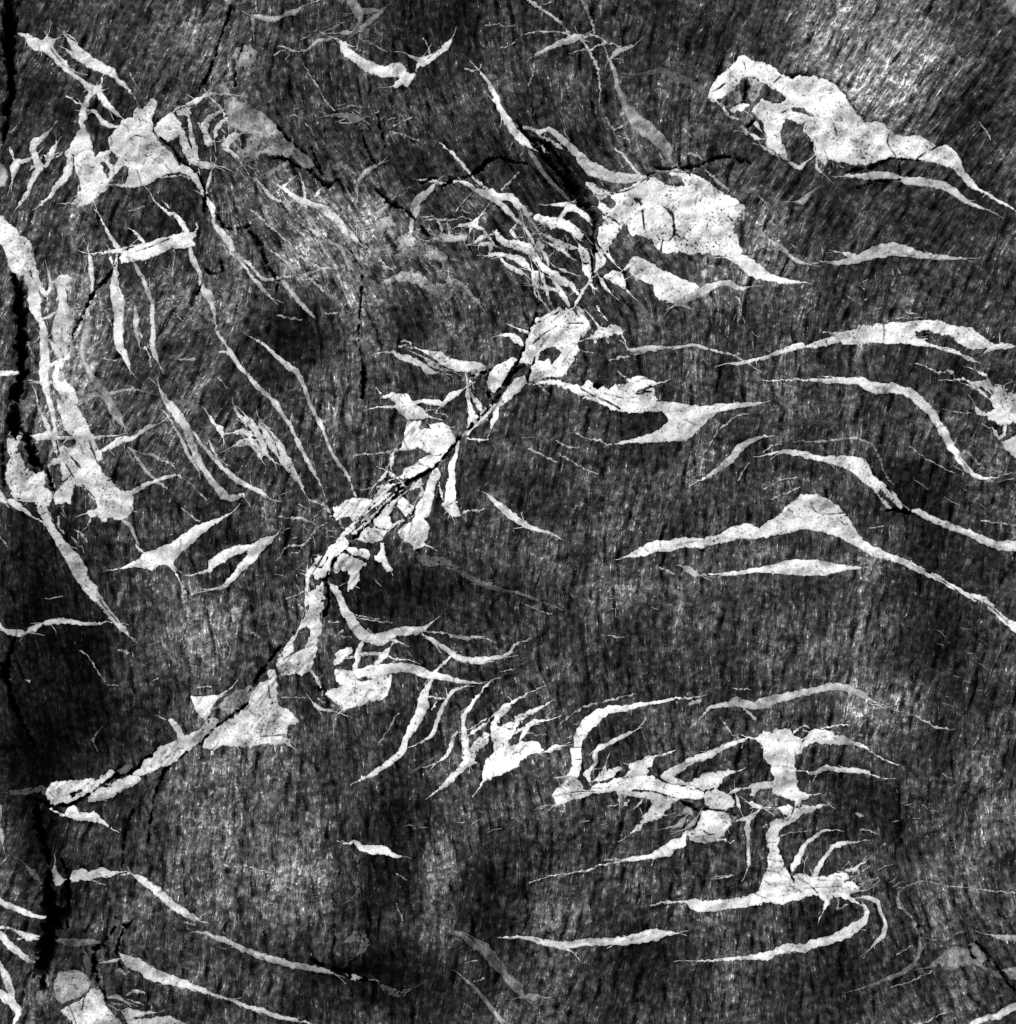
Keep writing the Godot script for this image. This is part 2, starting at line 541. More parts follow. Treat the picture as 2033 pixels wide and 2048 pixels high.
func build_rock() -> void:
	# grid lines: fine over the traced area, wider and wider beyond it
	var ex := [440.0, 330.0, 240.0, 170.0, 120.0, 90.0, 75.0, 66.0]
	var xs := PackedFloat32Array()
	var ys := PackedFloat32Array()
	for e in ex:
		xs.append(-e)
		ys.append(-e)
	for i in NX:
		xs.append(GX0 + i * STEP)
	for i in NY:
		ys.append(GY0 + i * STEP)
	for k in ex.size():
		xs.append(GX0 + (NX - 1) * STEP + ex[ex.size() - 1 - k] - 60.0)
		ys.append(GY0 + (NY - 1) * STEP + ex[ex.size() - 1 - k] - 60.0)
	var w := xs.size()
	var hh := ys.size()
	var m := ex.size()
	var pos := PackedVector3Array()
	var nor := PackedVector3Array()
	var uv := PackedVector2Array()
	pos.resize(w * hh)
	nor.resize(w * hh)
	uv.resize(w * hh)
	var ts := TS * TW
	for iy in hh:
		var gy := clampi(iy - m, 0, NY - 1)
		var up := maxi(gy - 1, 0) * NX
		var dn := mini(gy + 1, NY - 1) * NX
		for ix in w:
			var gx := clampi(ix - m, 0, NX - 1)
			var i := iy * w + ix
			pos[i] = Vector3((xs[ix] - CX) * K, EYE - (ys[iy] - CY) * K, relief[gy * NX + gx])
			var deep := groove[gy * NX + gx]
			if deep > 0.03:                    # the fissures dip sideways and down into the outcrop
				pos[i] += Vector3(-0.5 * (deep - 0.03), -0.12 * (deep - 0.03), 0)
			var dzx := relief[gy * NX + mini(gx + 1, NX - 1)] - relief[gy * NX + maxi(gx - 1, 0)]
			var dzy := relief[up + gx] - relief[dn + gx]
			nor[i] = Vector3(-dzx, -dzy, 2.0 * STEP * K).normalized()
			uv[i] = Vector2((xs[ix] - TX0) / ts, (ys[iy] - TX0) / ts)
	var idx := PackedInt32Array()
	idx.resize((w - 1) * (hh - 1) * 6)
	var k := 0
	for iy in hh - 1:
		for ix in w - 1:
			var i := iy * w + ix
			idx[k] = i
			idx[k + 1] = i + 1
			idx[k + 2] = i + w + 1
			idx[k + 3] = i
			idx[k + 4] = i + w + 1
			idx[k + 5] = i + w
			k += 6
	# the sides and the back of the outcrop
	var rim := PackedInt32Array()
	for ix in range(0, w - 1, 40):
		rim.append(ix)
	for iy in range(0, hh - 1, 40):
		rim.append(iy * w + w - 1)
	for ix in range(w - 1, 0, -40):
		rim.append((hh - 1) * w + ix)
	for iy in range(hh - 1, 0, -40):
		rim.append(iy * w)
	var first := pos.size()
	for r in rim:
		pos.append(Vector3(pos[r].x, pos[r].y, -1.6))
		nor.append(Vector3(signf(pos[r].x), 0.2, 0).normalized())
		uv.append(uv[r] + Vector2(0.3, 0.3))
	pos.append(Vector3(0, EYE, -1.6))
	nor.append(Vector3(0, 0, -1))
	uv.append(Vector2(0.5, 0.5))
	for e in rim.size():
		var f := (e + 1) % rim.size()
		idx.append_array(PackedInt32Array([rim[e], first + e, first + f, rim[e], first + f, rim[f], first + e, pos.size() - 1, first + f]))
	var arr := []
	arr.resize(Mesh.ARRAY_MAX)
	arr[Mesh.ARRAY_VERTEX] = pos
	arr[Mesh.ARRAY_NORMAL] = nor
	arr[Mesh.ARRAY_TEX_UV] = uv
	arr[Mesh.ARRAY_INDEX] = idx
	var me := ArrayMesh.new()
	me.add_surface_from_arrays(Mesh.PRIMITIVE_TRIANGLES, arr)
	me.surface_set_material(0, rock)
	var o := MeshInstance3D.new()
	o.name = "rock_face"
	o.mesh = me
	o.set_meta("kind", "structure")
	o.set_meta("label", "dark fibrous schist rock face cut by white quartz veins")
	add_child(o, true)

# ---------------------------------------------------------------- veins

func shade(gi: int, tone: float, f: float) -> float:
	# linear base colour of quartz: milky, with grey stains, fine seams and dark specks
	var t := pow(tone, 2.2) * 0.93
	var st := (n_stain[gi] - 126) * 0.007
	t *= 1.0 - clampf(st, 0.0, 0.5) * (1.75 - tone)
	t *= 1.0 + (n_lump[gi] - 128) * 0.002
	var tx := clampi(int((GX0 + (gi % NX) * STEP - TX0) / TS), 0, TW - 1)
	var ty := clampi(int((GY0 + (gi / NX) * STEP - TX0) / TS), 0, TW - 1)
	var own := tone_map[ty * TW + tx] / 62.0          # the fabric of the host rock shows faintly through
	t *= lerpf(1.0, clampf(own, 0.25, 1.7), 0.14 if tone > 0.8 else (0.35 if tone > 0.65 else 0.8))
	if n_line[gi] > line_cut:
		t *= 1.0 - minf((n_line[gi] - line_cut) * 0.035, 0.62)
	var g := n_grit[gi] - 178 + (n_stain[gi] - 128) / 3
	if g > 0:
		t *= 1.0 - minf(g * 0.012, 0.6)
	if streak_on:
		t *= streaks(gi)
	var soft := 2.5 if tone > 0.7 else 4.0
	return lerpf(t, 0.07, clampf(1.0 + f / soft, 0.0, 1.0) * (0.35 if tone > 0.7 else 0.6))

var streak_on := false
var streak := FastNoiseLite.new()

func streaks(gi: int) -> float:
	# thin dark partings that run along the main vein
	var x: float = gi % NX
	var y: float = gi / NX
	var a := (x * 0.62 - y * 0.785) * 0.14
	var b := (x * 0.785 + y * 0.62) * 1.0
	var n := 1.0 - absf(streak.get_noise_2d(a * 2.0, b * 2.4)) * 7.0
	var m := clampf(streak.get_noise_2d(x * 0.5 + 300.0, y * 0.5) * 3.0 + 0.5, 0.0, 1.0)
	return 1.0 - clampf(n, 0.0, 1.0) * 0.75 * m

func height(gi: int, f: float) -> float:
	var q := clampf(-f / 9.0, 0.0, 1.0)
	return base[gi] + 0.0012 + (1.0 - (1.0 - q) * (1.0 - q)) * 0.0009 + (n_lump[gi] - 128) * 0.00002 * q - maxf(n_line[gi] - line_cut, 0) * 0.00006 * q

func mesh_of(b: Dictionary) -> ArrayMesh:
	var x0: int = b.x0
	var y0: int = b.y0
	var w: int = b.w
	var hh: int = b.h
	var f: PackedFloat32Array = b.f
	var tone: float = b.tone
	var pos := PackedVector3Array()
	var nor := PackedVector3Array()
	var col := PackedColorArray()
	var idx := PackedInt32Array()
	var at := PackedInt32Array()        # vertex on the node, on the edge to the right, on the edge below
	at.resize(w * hh * 3)
	at.fill(-1)
	var low := {}
	var poly := PackedInt32Array()
	for iy in hh - 1:
		for ix in w - 1:
			var i := iy * w + ix
			var fa := f[i]
			var fb := f[i + 1]
			var fc := f[i + w + 1]
			var fd := f[i + w]
			if fa >= 0.0 and fb >= 0.0 and fc >= 0.0 and fd >= 0.0:
				continue
			poly.clear()
			var crossing := 0
			for k in 4:
				var kx := ix + (1 if k == 1 or k == 2 else 0)
				var ky := iy + (1 if k >= 2 else 0)
				var n := ky * w + kx
				var n2 := i + 1 if k == 0 else (i + w + 1 if k == 1 else (i + w if k == 2 else i))
				if f[n] < 0.0:
					if at[n * 3] < 0:
						var gi := (ky + y0) * NX + kx + x0
						at[n * 3] = pos.size()
						var z := height(gi, f[n])
						pos.append(world(GX0 + (kx + x0) * STEP, GY0 + (ky + y0) * STEP, z))
						var nl := maxi(kx - 1, 0) + ky * w
						var nr := mini(kx + 1, w - 1) + ky * w
						var nu := kx + maxi(ky - 1, 0) * w
						var nd := kx + mini(ky + 1, hh - 1) * w
						var gx := clampi(kx + x0, 1, NX - 2)
						var gj := clampi(ky + y0, 1, NY - 2) * NX
						var dx := height(gj + gx + 1, f[nr]) - height(gj + gx - 1, f[nl])
						var dy := height(gj - NX + gx, f[nu]) - height(gj + NX + gx, f[nd])
						nor.append(Vector3(-dx, -dy, 2.0 * STEP * K).normalized())
						var cl := shade(gi, tone, f[n])
						col.append(Color(cl, cl, cl))
					poly.append(at[n * 3])
				if (f[n] < 0.0) != (f[n2] < 0.0):
					var e := mini(n, n2) * 3 + (1 if k == 0 or k == 2 else 2)
					if at[e] < 0:
						var t := f[n] / (f[n] - f[n2])
						var n2x := n2 % w
						var n2y := n2 / w
						var gi := (ky + y0) * NX + kx + x0
						at[e] = pos.size()
						pos.append(world(GX0 + (lerpf(kx, n2x, t) + x0) * STEP, GY0 + (lerpf(ky, n2y, t) + y0) * STEP, height(gi, 0.0)))
						var gxx := fb - fa + fc - fd
						var gyy := fa - fd + fb - fc
						nor.append(Vector3(gxx * 0.05, gyy * 0.05, 1.0).normalized())
						var cl := shade(gi, tone, -0.2)
						col.append(Color(cl, cl, cl))
					poly.append(at[e])
					crossing += 1
			for k in range(1, poly.size() - 1):
				idx.append(poly[0])
				idx.append(poly[k])
				idx.append(poly[k + 1])
			if crossing == 2:
				# the edge of the vein goes back into the rock
				var ea := -1
				var eb := -1
				for k in poly.size():
					var n := poly[k]
					var m := poly[(k + 1) % poly.size()]
					if at[i * 3] != n and at[i * 3 + 3] != n and at[(i + w) * 3] != n and at[(i + w + 1) * 3] != n and at[i * 3] != m and at[i * 3 + 3] != m and at[(i + w) * 3] != m and at[(i + w + 1) * 3] != m:
						ea = n
						eb = m
				if ea >= 0:
					for n in [ea, eb]:
						if not low.has(n):
							low[n] = pos.size()
							pos.append(pos[n] + Vector3(0, 0, -0.012))
							nor.append(nor[n])
							col.append(col[n])
					idx.append_array(PackedInt32Array([ea, low[ea], eb, eb, low[ea], low[eb]]))
	for r in b.ribbons:
		ribbon(r, tone, pos, nor, col, idx)
	if pos.is_empty():
		return null
	var arr := []
	arr.resize(Mesh.ARRAY_MAX)
	arr[Mesh.ARRAY_VERTEX] = pos
	arr[Mesh.ARRAY_NORMAL] = nor
	arr[Mesh.ARRAY_COLOR] = col
	arr[Mesh.ARRAY_INDEX] = idx
	var me := ArrayMesh.new()
	me.add_surface_from_arrays(Mesh.PRIMITIVE_TRIANGLES, arr)
	me.surface_set_material(0, quartz)
	return me

var wiggle := FastNoiseLite.new()
var line_cut := 255

func percentile(d: PackedByteArray, part: float) -> int:
	var bins := PackedInt32Array()
	bins.resize(256)
	for i in range(0, d.size(), 37):
		bins[d[i]] += 1
	var left := int(part * d.size() / 37)
	for k in 256:
		left -= bins[k]
		if left < 0:
			return k
	return 255


func ribbon(q: PackedVector3Array, tone: float, pos: PackedVector3Array, nor: PackedVector3Array, col: PackedColorArray, idx: PackedInt32Array) -> void:
	# a thread of quartz too thin for the grid: a low ridge that wavers along the crack it fills
	var fine := PackedVector3Array()
	for i in q.size() - 1:
		var m := maxi(int(Vector2(q[i].x - q[i + 1].x, q[i].y - q[i + 1].y).length() / 2.6), 1)
		for k in m:
			fine.append(q[i].lerp(q[i + 1], float(k) / m))
	fine.append(q[q.size() - 1])
	var last := -1
	for i in fine.size():
		var a := fine[maxi(i - 1, 0)]
		var d := fine[mini(i + 1, fine.size() - 1)]
		var dir := Vector2(d.x - a.x, d.y - a.y).normalized()
		var side := Vector2(-dir.y, dir.x)
		var e := fine[i]
		var wv := wiggle.get_noise_2d(e.x * 1.3, e.y * 1.3) + 0.6 * wiggle.get_noise_2d(e.x * 4.0, e.y * 4.0)
		var wid := maxf(e.z * 0.5 * (0.92 + 2.0 * wiggle.get_noise_2d(e.x * 2.6 + 900.0, e.y * 2.6)), 0.4)
		var cpt := Vector2(e.x, e.y) + side * wv * minf(e.z * 1.3, 3.4)
		var gx := clampi(int((cpt.x - GX0) / STEP + 0.5), 0, NX - 1)
		var gy := clampi(int((cpt.y - GY0) / STEP + 0.5), 0, NY - 1)
		var gi := gy * NX + gx
		if groove[gi] > 0.012 or cpt.x < -58.0 or cpt.y < -58.0:
			last = -1
			continue
		var z := relief[gi]
		if gx > 0 and gy > 0 and gx < NX - 1 and gy < NY - 1:
			z = maxf(z, maxf(maxf(relief[gi - 1], relief[gi + 1]), maxf(relief[gi - NX], relief[gi + NX])))
			z = maxf(z, maxf(maxf(relief[gi - NX - 1], relief[gi - NX + 1]), maxf(relief[gi + NX - 1], relief[gi + NX + 1])))
		var cl := shade(gi, tone, -20.0)
		cl = lerpf(cl, 0.05, clampf(0.05 - wiggle.get_noise_2d(e.x * 1.2, e.y * 1.2 + 500.0) * 1.7, 0.0, 0.75))
		var n := pos.size()
		for k in 3:
			var o := (k - 1) * wid
			pos.append(world(cpt.x + side.x * o, cpt.y + side.y * o, z + (0.0009 if k == 1 else 0.0002)))
			nor.append(Vector3(side.x * (k - 1) * 0.5, -side.y * (k - 1) * 0.5, 1.0).normalized())
			col.append(Color(cl, cl, cl))
		if last >= 0:
			idx.append_array(PackedInt32Array([last, n + 1, last + 1, last, n, n + 1, last + 1, n + 2, last + 2, last + 1, n + 1, n + 2]))
		last = n

func build_veins() -> void:
	var count := {}
	for e in parts:
		var list: Array = e.bodies
		var called: String = e.name
		count[called] = count.get(called, 0) + 1
		if count[called] > 1:
			called += "_%03d" % (count[called] - 1)
		streak_on = list.size() > 12 or called == "quartz_vein_041"
		var top: Node3D
		if list.size() == 1:
			var o := MeshInstance3D.new()
			o.mesh = mesh_of(list[0])
			top = o
		else:
			top = Node3D.new()
			for b in list:
				var o := MeshInstance3D.new()
				o.name = b.name
				o.mesh = mesh_of(b)
				top.add_child(o, true)
		top.name = called
		top.set_meta("label", e.label)
		if e.category == "":
			top.set_meta("kind", "stuff")
		else:
			top.set_meta("category", e.category)
			if called.begins_with("quartz_vein"):
				top.set_meta("group", "quartz veins in the rock face")
		add_child(top, true)

func materials() -> void:
	var img := Image.create_from_data(TW, TW, false, Image.FORMAT_L8, tone_map)
	rock = StandardMaterial3D.new()
	rock.albedo_texture = ImageTexture.create_from_image(img)
	rock.roughness = 0.95
	rock.metallic_specular = 0.06
	quartz = StandardMaterial3D.new()
	quartz.vertex_color_use_as_albedo = true
	quartz.roughness = 0.7
	quartz.metallic_specular = 0.2
	var n := noise_image(41, 512, 512, 0.11, 4)
	n.convert(Image.FORMAT_RGB8)
	var d := n.get_data()
	for i in d.size():
		d[i] = clampi(255 - maxi(150 - d[i], 0) / 2, 0, 255)
	quartz.albedo_texture = ImageTexture.create_from_image(Image.create_from_data(512, 512, false, Image.FORMAT_RGB8, d))
	quartz.uv1_triplanar = true
	quartz.uv1_world_triplanar = true
	quartz.uv1_scale = Vector3(2.1, 2.1, 2.1)

func _ready() -> void:
	# camera, sky, sun, exposure
	var cam := Camera3D.new()
	cam.name = "camera"
	cam.position = Vector3(0, EYE, 5.0)
	cam.fov = rad_to_deg(2.0 * atan(1024.0 * K / 5.0))
	cam.near = 0.1
	cam.far = 200.0
	add_child(cam)
	var sky_mat := ProceduralSkyMaterial.new()
	sky_mat.sky_top_color = Color(0.74, 0.74, 0.74)
	sky_mat.sky_horizon_color = Color(0.80, 0.80, 0.80)
	sky_mat.ground_horizon_color = Color(0.5, 0.5, 0.5)
	sky_mat.ground_bottom_color = Color(0.4, 0.4, 0.4)
	sky_mat.sun_angle_max = 0.0
	var sky := Sky.new()
	sky.sky_material = sky_mat
	var env := Environment.new()
	env.background_mode = Environment.BG_SKY
	env.sky = sky
	env.tonemap_mode = Environment.TONE_MAPPER_LINEAR
	env.tonemap_exposure = 2.5
	env.sdfgi_enabled = true
	env.ssao_enabled = true
	env.ssil_enabled = true
	var we := WorldEnvironment.new()
	we.name = "world_environment"
	we.environment = env
	add_child(we)
	var sun := DirectionalLight3D.new()
	sun.name = "sun"
	sun.light_energy = 0.5
	sun.light_angular_distance = 10.0
	sun.light_color = Color(1, 1, 1)
	sun.shadow_enabled = true
	sun.position = Vector3(-3, 8, 6)
	sun.look_at_from_position(Vector3(-4.0, 7.0, 4.0), Vector3(0, 1, 0))
	add_child(sun)

	dice.seed = 404
	streak.seed = 71
	streak.frequency = 0.03
	wiggle.seed = 77
	wiggle.frequency = 0.05
	taken.resize(NX * NY)
	taken.fill(13.0)
	n_jag = noise_grid(31, 0.3, 3)
	n_wob = noise_grid(32, 0.05, 3)
	n_mid = noise_grid(37, 0.12, 2)
	n_lump = noise_grid(33, 0.035, 4)
	n_stain = noise_grid(34, 0.03, 5)
	n_grit = noise_grid(35, 0.28, 2)
	n_line = noise_grid(36, 0.026, 3, true)
	line_cut = percentile(n_line, 0.94)
	fabric()
	materials()
	fissures()
	carve()
	veins_upper()
	veins_middle()
	veins_lower()
	threads()
	shape_rock()
	build_rock()
	build_veins()
	ground()

func ground() -> void:
	var st := SurfaceTool.new()
	st.begin(Mesh.PRIMITIVE_TRIANGLES)
	var n := FastNoiseLite.new()
	n.seed = 9
	n.frequency = 0.35
	var xs := [-90.0, -40.0, -18.0, -8.0, -4.0, -2.0, -1.0, 0.0, 1.0, 2.0, 4.0, 8.0, 18.0, 40.0, 90.0]
	for iy in xs.size() - 1:
		for ix in xs.size() - 1:
			for k in [[0, 0], [1, 0], [1, 1], [0, 0], [1, 1], [0, 1]]:
				var x: float = xs[ix + k[0]]
				var z: float = xs[iy + k[1]]
				st.add_vertex(Vector3(x, -0.12 + n.get_noise_2d(x, z) * 0.1, z))
	st.generate_normals()
	var me := st.commit()
	var m := StandardMaterial3D.new()
	m.albedo_color = Color(0.36, 0.36, 0.36)
	m.roughness = 1.0
	me.surface_set_material(0, m)
	var o := MeshInstance3D.new()
	o.name = "ground"
	o.mesh = me
	o.set_meta("kind", "structure")
	add_child(o, true)

# ---------------------------------------------------------------- the traced places

func fissures() -> void:
	crack(T00, [8, -20, 11, 8, 0, 10, 8, 15, 11, 8, 30, 11, 8, 45, 10, 9, 60, 9, 8, 72, 8, 5, 85, 6, 3, 95, 5, 1, 106, 4])
	crack(T10, [10, 22, 8, 13, 30, 9, 14, 45, 10, 15, 60, 10, 16, 75, 9, 17, 90, 7, 17, 98, 6, 14, 110, 8, 13, 120, 9, 12, 132, 10, 12, 140, 8], 1.0)
	crack(T10, [18, 138, 5, 22, 150, 8, 27, 161, 8, 31, 167, 4])
	crack(T10, [2, 150, 3, 3, 165, 3, 3, 180, 3])
	crack(T10, [37, 172, 3, 39, 178, 3, 41, 184, 2])
	crack(T20, [13, 104, 2, 9, 118, 4, 6, 128, 7, 9, 148, 4, 15, 165, 4, 21, 178, 4, 26, 188, 3], 0.7)
	crack(T20, [2, 126, 6, 10, 124, 3], 0.7)
	crack(T30, [30, 28, 6, 32, 42, 8, 36, 52, 6, 38, 65, 5, 38.5, 78, 5, 37, 90, 8, 40, 100, 15, 43, 110, 16, 41, 120, 14, 37, 132, 15, 34, 145, 14, 33, 155, 11, 33, 164, 7])
	crack(T30, [48, 65, 3, 52, 74, 4, 53, 85, 5, 53, 95, 6, 52, 105, 6, 52, 118, 5])
	crack(T30, [72, 152, 5, 73, 140, 6, 75, 133, 5, 80, 128, 4, 86, 122, 4, 92, 114, 3])
	crack(T30, [74, 152, 5, 77, 165, 4, 81, 173, 3])
	crack(T30, [95, 120, 3, 92, 130, 3, 91, 140, 2, 93, 148, 1.5])
	crack(T30, [91, 112, 3, 97, 117, 3, 102, 112, 1.5])
	crack(T30, [103, 28, 1.5, 97, 42, 1.5, 95, 60, 1.5, 93, 75, 1], 0.8)
	crack(T30, [121, 8, 1.5, 117, 30, 1, 114, 52, 0.8], 0.7)
	crack(T30, [30, 20, 4, 40, 24, 3, 48, 22, 2.5])
	crack(Q1, [15, 160, 1.6, 30, 162, 2.4, 42, 159, 2.6, 55, 151, 2.2, 68, 142, 2.4, 78, 134, 2.2, 92, 127, 3, 108, 123, 3, 118, 117, 2, 125, 107, 2, 134, 101, 1.6, 145, 90, 1.6])
	crack(Q1, [142, 136, 4, 146, 128, 6, 150, 121, 5, 158, 113, 3, 168, 105, 2.4, 180, 95, 2.6, 192, 86, 2.4])
	crack(T20, [153, 186, 2, 163, 176, 1.8, 172, 170, 1.2, 180, 164, 1.2, 188, 158, 1.6, 193, 154, 2])
	crack(T21, [0, 146, 4, 5, 138, 4, 12, 128, 3, 22, 114, 2, 33, 102, 1])
	crack(T21, [46, 131, 2, 50, 138, 2.5, 55, 147, 1.5])
	crack(Z2, [20, 72, 2, 24, 66, 2, 30, 60, 2, 36, 54, 1.8, 42, 47, 1.8, 48, 40, 1.8, 54, 34, 2, 60, 28, 2.4, 66, 23, 2.2, 72, 19, 2, 78, 15, 2, 86, 9, 2])
	crack(Z2, [58, 26, 1.5, 60, 31, 2.4, 64, 36, 1.8, 67, 40, 1.2])
	crack(Z1, [37, 28, 2.4, 37, 36, 3, 37, 45, 2])
	crack(Z1, [64, 27, 1, 68, 27, 1.6, 75, 26, 1.2, 82, 27, 1.6, 92, 30, 1.4])
	crack(T21, [58, 60, 5, 62, 52, 4.5, 65, 46, 3.4, 70, 41, 3, 75, 37, 2.5])
	crack(T21, [60, 64, 5, 61, 72, 4, 61, 80, 3, 57, 88, 3])
	crack(T21, [64, 72, 2, 69, 85, 2.5, 74, 94, 2], 0.8)
	crack(T11, [112, 190, 2, 118, 181, 2.4, 126, 176, 2, 135, 172, 2, 143, 165, 2.2, 150, 157, 2, 157, 149, 2.4, 163, 142, 2.2, 170, 134, 1.7, 178, 126, 1.7, 186, 118, 1.7, 191, 112, 2])
	crack(T11, [183, 110, 2, 187, 117, 3, 191, 119, 1.5])
	crack(T12, [0, 107, 1.6, 5, 99, 1.5, 10, 93, 2, 15, 84, 1.8, 19, 74, 1.8, 23, 62, 1.8, 27, 53, 1.4, 29, 45, 1, 29, 36, 1, 26, 24, 0.8])
	crack(T12, [6, 102, 2, 12, 92, 3, 20, 89, 2])
	crack(T12, [22, 100, 1, 26, 85, 1, 32, 73, 1, 38, 66, 0.8])
	crack(T12, [28, 56, 1.2, 38, 51, 1, 48, 46, 1, 57, 43, 1.2])
	crack(T12, [72, 104, 1.5, 75, 106, 3, 78, 104, 1.5])
	crack(T12, [97, 16, 1.5, 98, 25, 1.8, 100, 30, 2])
	crack(T11, [172, 96, 3, 178, 94, 2.5, 186, 91, 1.8])
	crack(T11, [87, 20, 1.5, 86, 30, 1.8, 86, 42, 1.2, 84, 55, 0.9, 84, 72, 1, 86, 85, 1, 88, 98, 3.4, 87.5, 106, 3.2, 87, 114, 1.5], 0.8)
	crack(T11, [9, 0, 3.5, 13, 10, 3.5, 16, 17, 3, 21, 22, 2.5, 20, 30, 1.8])
	crack(T01, [0, 178, 3, 6, 183, 3.5, 10, 191, 3.5])
	crack(T02, [16, 98, 3, 25, 108, 4.5, 32, 117, 5, 40, 126, 5, 48, 135, 5, 55, 143, 6, 60, 150, 6, 66, 157, 6, 70, 164, 5, 73, 170, 5, 72, 180, 2.5, 74, 191, 3])
	crack(T02, [26, 106, 2, 36, 112, 3, 46, 122, 4, 54, 134, 4, 62, 148, 4], 0.8)
	crack(T12, [73, -1, 3, 71, 8, 3, 72, 16, 3, 72, 22, 2])
	crack(T12, [71, 7, 1, 66, 10, 1.2, 61, 8, 0.8])
	crack(T01, [133, 140, 2, 142, 137, 2, 148, 143, 3.5, 155, 139, 3.4, 162, 138, 3, 170, 135, 3.4, 178, 130, 3.4, 184, 124, 3, 191, 122, 3])
	crack(T02, [-1, 122, 3, 10, 125, 2.5, 22, 127, 1.5])
	crack(T01, [20, 95, 2, 28, 105, 2.4, 36, 112, 1.8, 44, 118, 1.8, 50, 126, 1.8, 56, 133, 3])
	crack(T01, [18, 120, 1.4, 28, 121, 2.4, 36, 127, 2.6, 46, 131, 3.2, 54, 138, 5, 60, 141, 4.5, 66, 137, 2, 72, 139, 2.4, 77, 146, 3])
	crack(T01, [96, 144, 2, 102, 150, 5, 108, 155, 5, 116, 159, 3.4, 122, 163, 2.4, 130, 172, 1.6, 138, 182, 1.6])
	crack(T01, [47, 112, 1.2, 50, 120, 2, 54, 129, 2], 0.8)
	crack(T01, [85, 93, 1.5, 87, 105, 1.5, 92, 118, 1.5, 97, 126, 1.2], 0.7)
	crack(T01, [98, 88, 1.5, 101, 100, 1.5, 104, 115, 1], 0.7)
	crack(T00, [118, 101, 1.6, 123, 105, 1.6, 129, 110, 2, 135, 116, 2.5, 139, 124, 2.5, 146, 128, 2, 152, 134, 3, 156, 144, 3, 157, 154, 3, 156, 165, 1.8])
	crack(T00, [118, 88, 2, 119, 95, 2, 122, 93, 1.2])
	crack(T00, [164, 45, 2, 160, 60, 2, 155, 66, 3, 154, 76, 2], 0.8)
	crack(T00, [178, 2, 1, 170, 28, 1.6, 165, 45, 1.6], 0.7)
	crack(T00, [187, 35, 1, 182, 50, 1.5, 181, 66, 1.5], 0.7)
	crack(T00, [165, 163, 2, 172, 174, 3, 182, 175, 3, 192, 173, 2], 0.8)
	crack(T10, [90, 7, 2, 84, 18, 3, 76, 27, 3.2, 70, 34, 3.2, 66, 43, 2.4, 61, 52, 2.2, 57, 60, 2, 54, 70, 1.6, 52, 76, 1.2])
	crack(T10, [158, 15, 2, 161, 17, 3, 170, 17, 2.4, 169, 8, 1])
	crack(T10, [155, 19, 2.4, 155, 26, 2, 152, 33, 2.6])
	crack(T03, [74, 133, 1.5, 80, 131, 2.4, 95, 128, 2, 104, 123, 2, 112, 121, 1.6, 127, 123, 2])
	crack(T03, [24, 60, 1, 32, 60, 1.6, 40, 57, 1, 54, 61, 1.4, 66, 66, 1.4, 73, 75, 1.2, 80, 86, 0.8])
	crack(T03, [115, 124, 1.5, 116, 133, 2.2])
	crack(T03, [82, 144, 1, 95, 140, 2, 108, 137, 2, 117, 137, 1.2], 0.9)
	crack(T02, [118, 128, 1, 130, 129, 1.4, 150, 127, 1.4, 158, 124, 2.2, 165, 121, 2.8, 175, 120, 2.4, 185, 122, 3.4, 192, 125, 2.4], 0.9)
	crack(T02, [113, 134, 2, 118, 133, 2])
	crack(T03, [-8, 104, 2, -2, 98, 2, 4, 92, 1], 0.8)
	crack(T23, [88, 9, 0.8, 98, 7.5, 1.2, 105, 8.5, 1.6, 111, 9.5, 2.2, 113, 3, 2])
	crack(T13, [97, 187, 0.8, 92, 181, 0.8, 84, 172, 1, 79, 163, 0.8])
	crack(T31, [50, 143, 3, 62, 151, 4, 74, 151, 4, 78, 156, 3, 95, 160, 3], 0.8)
	crack(T33, [156, 130, 1.2, 158, 139, 1.4, 164, 145, 1.2])
	crack(T33, [160, 128, 1, 168, 136, 1.4, 176, 146, 1.6, 186, 160, 2, 192, 168, 3])
	crack(T33, [18, 73, 1.4, 20, 79, 1.4, 22, 84, 1])
	crack(T33, [118, 118, 2, 120, 124, 2], 0.9)
	crack(Q3, [100, 47, 1.8, 105, 54, 2.2, 110, 58, 1.6])
	crack(Q3, [128, 76, 2, 133, 80, 2, 142, 83, 2.6, 149, 89, 2.2, 147, 97, 2.4, 143, 104, 2.4])
	crack(Q3, [155, 86, 1, 166, 87, 1.4, 176, 88, 1.6, 183, 92, 1.6])
	crack(Q4, [49, 60, 1.2, 46, 68, 1.4, 46, 77, 1])
	crack(Q4, [25, 30, 1.2, 25, 42, 1, 28, 52, 1.2], 0.7)

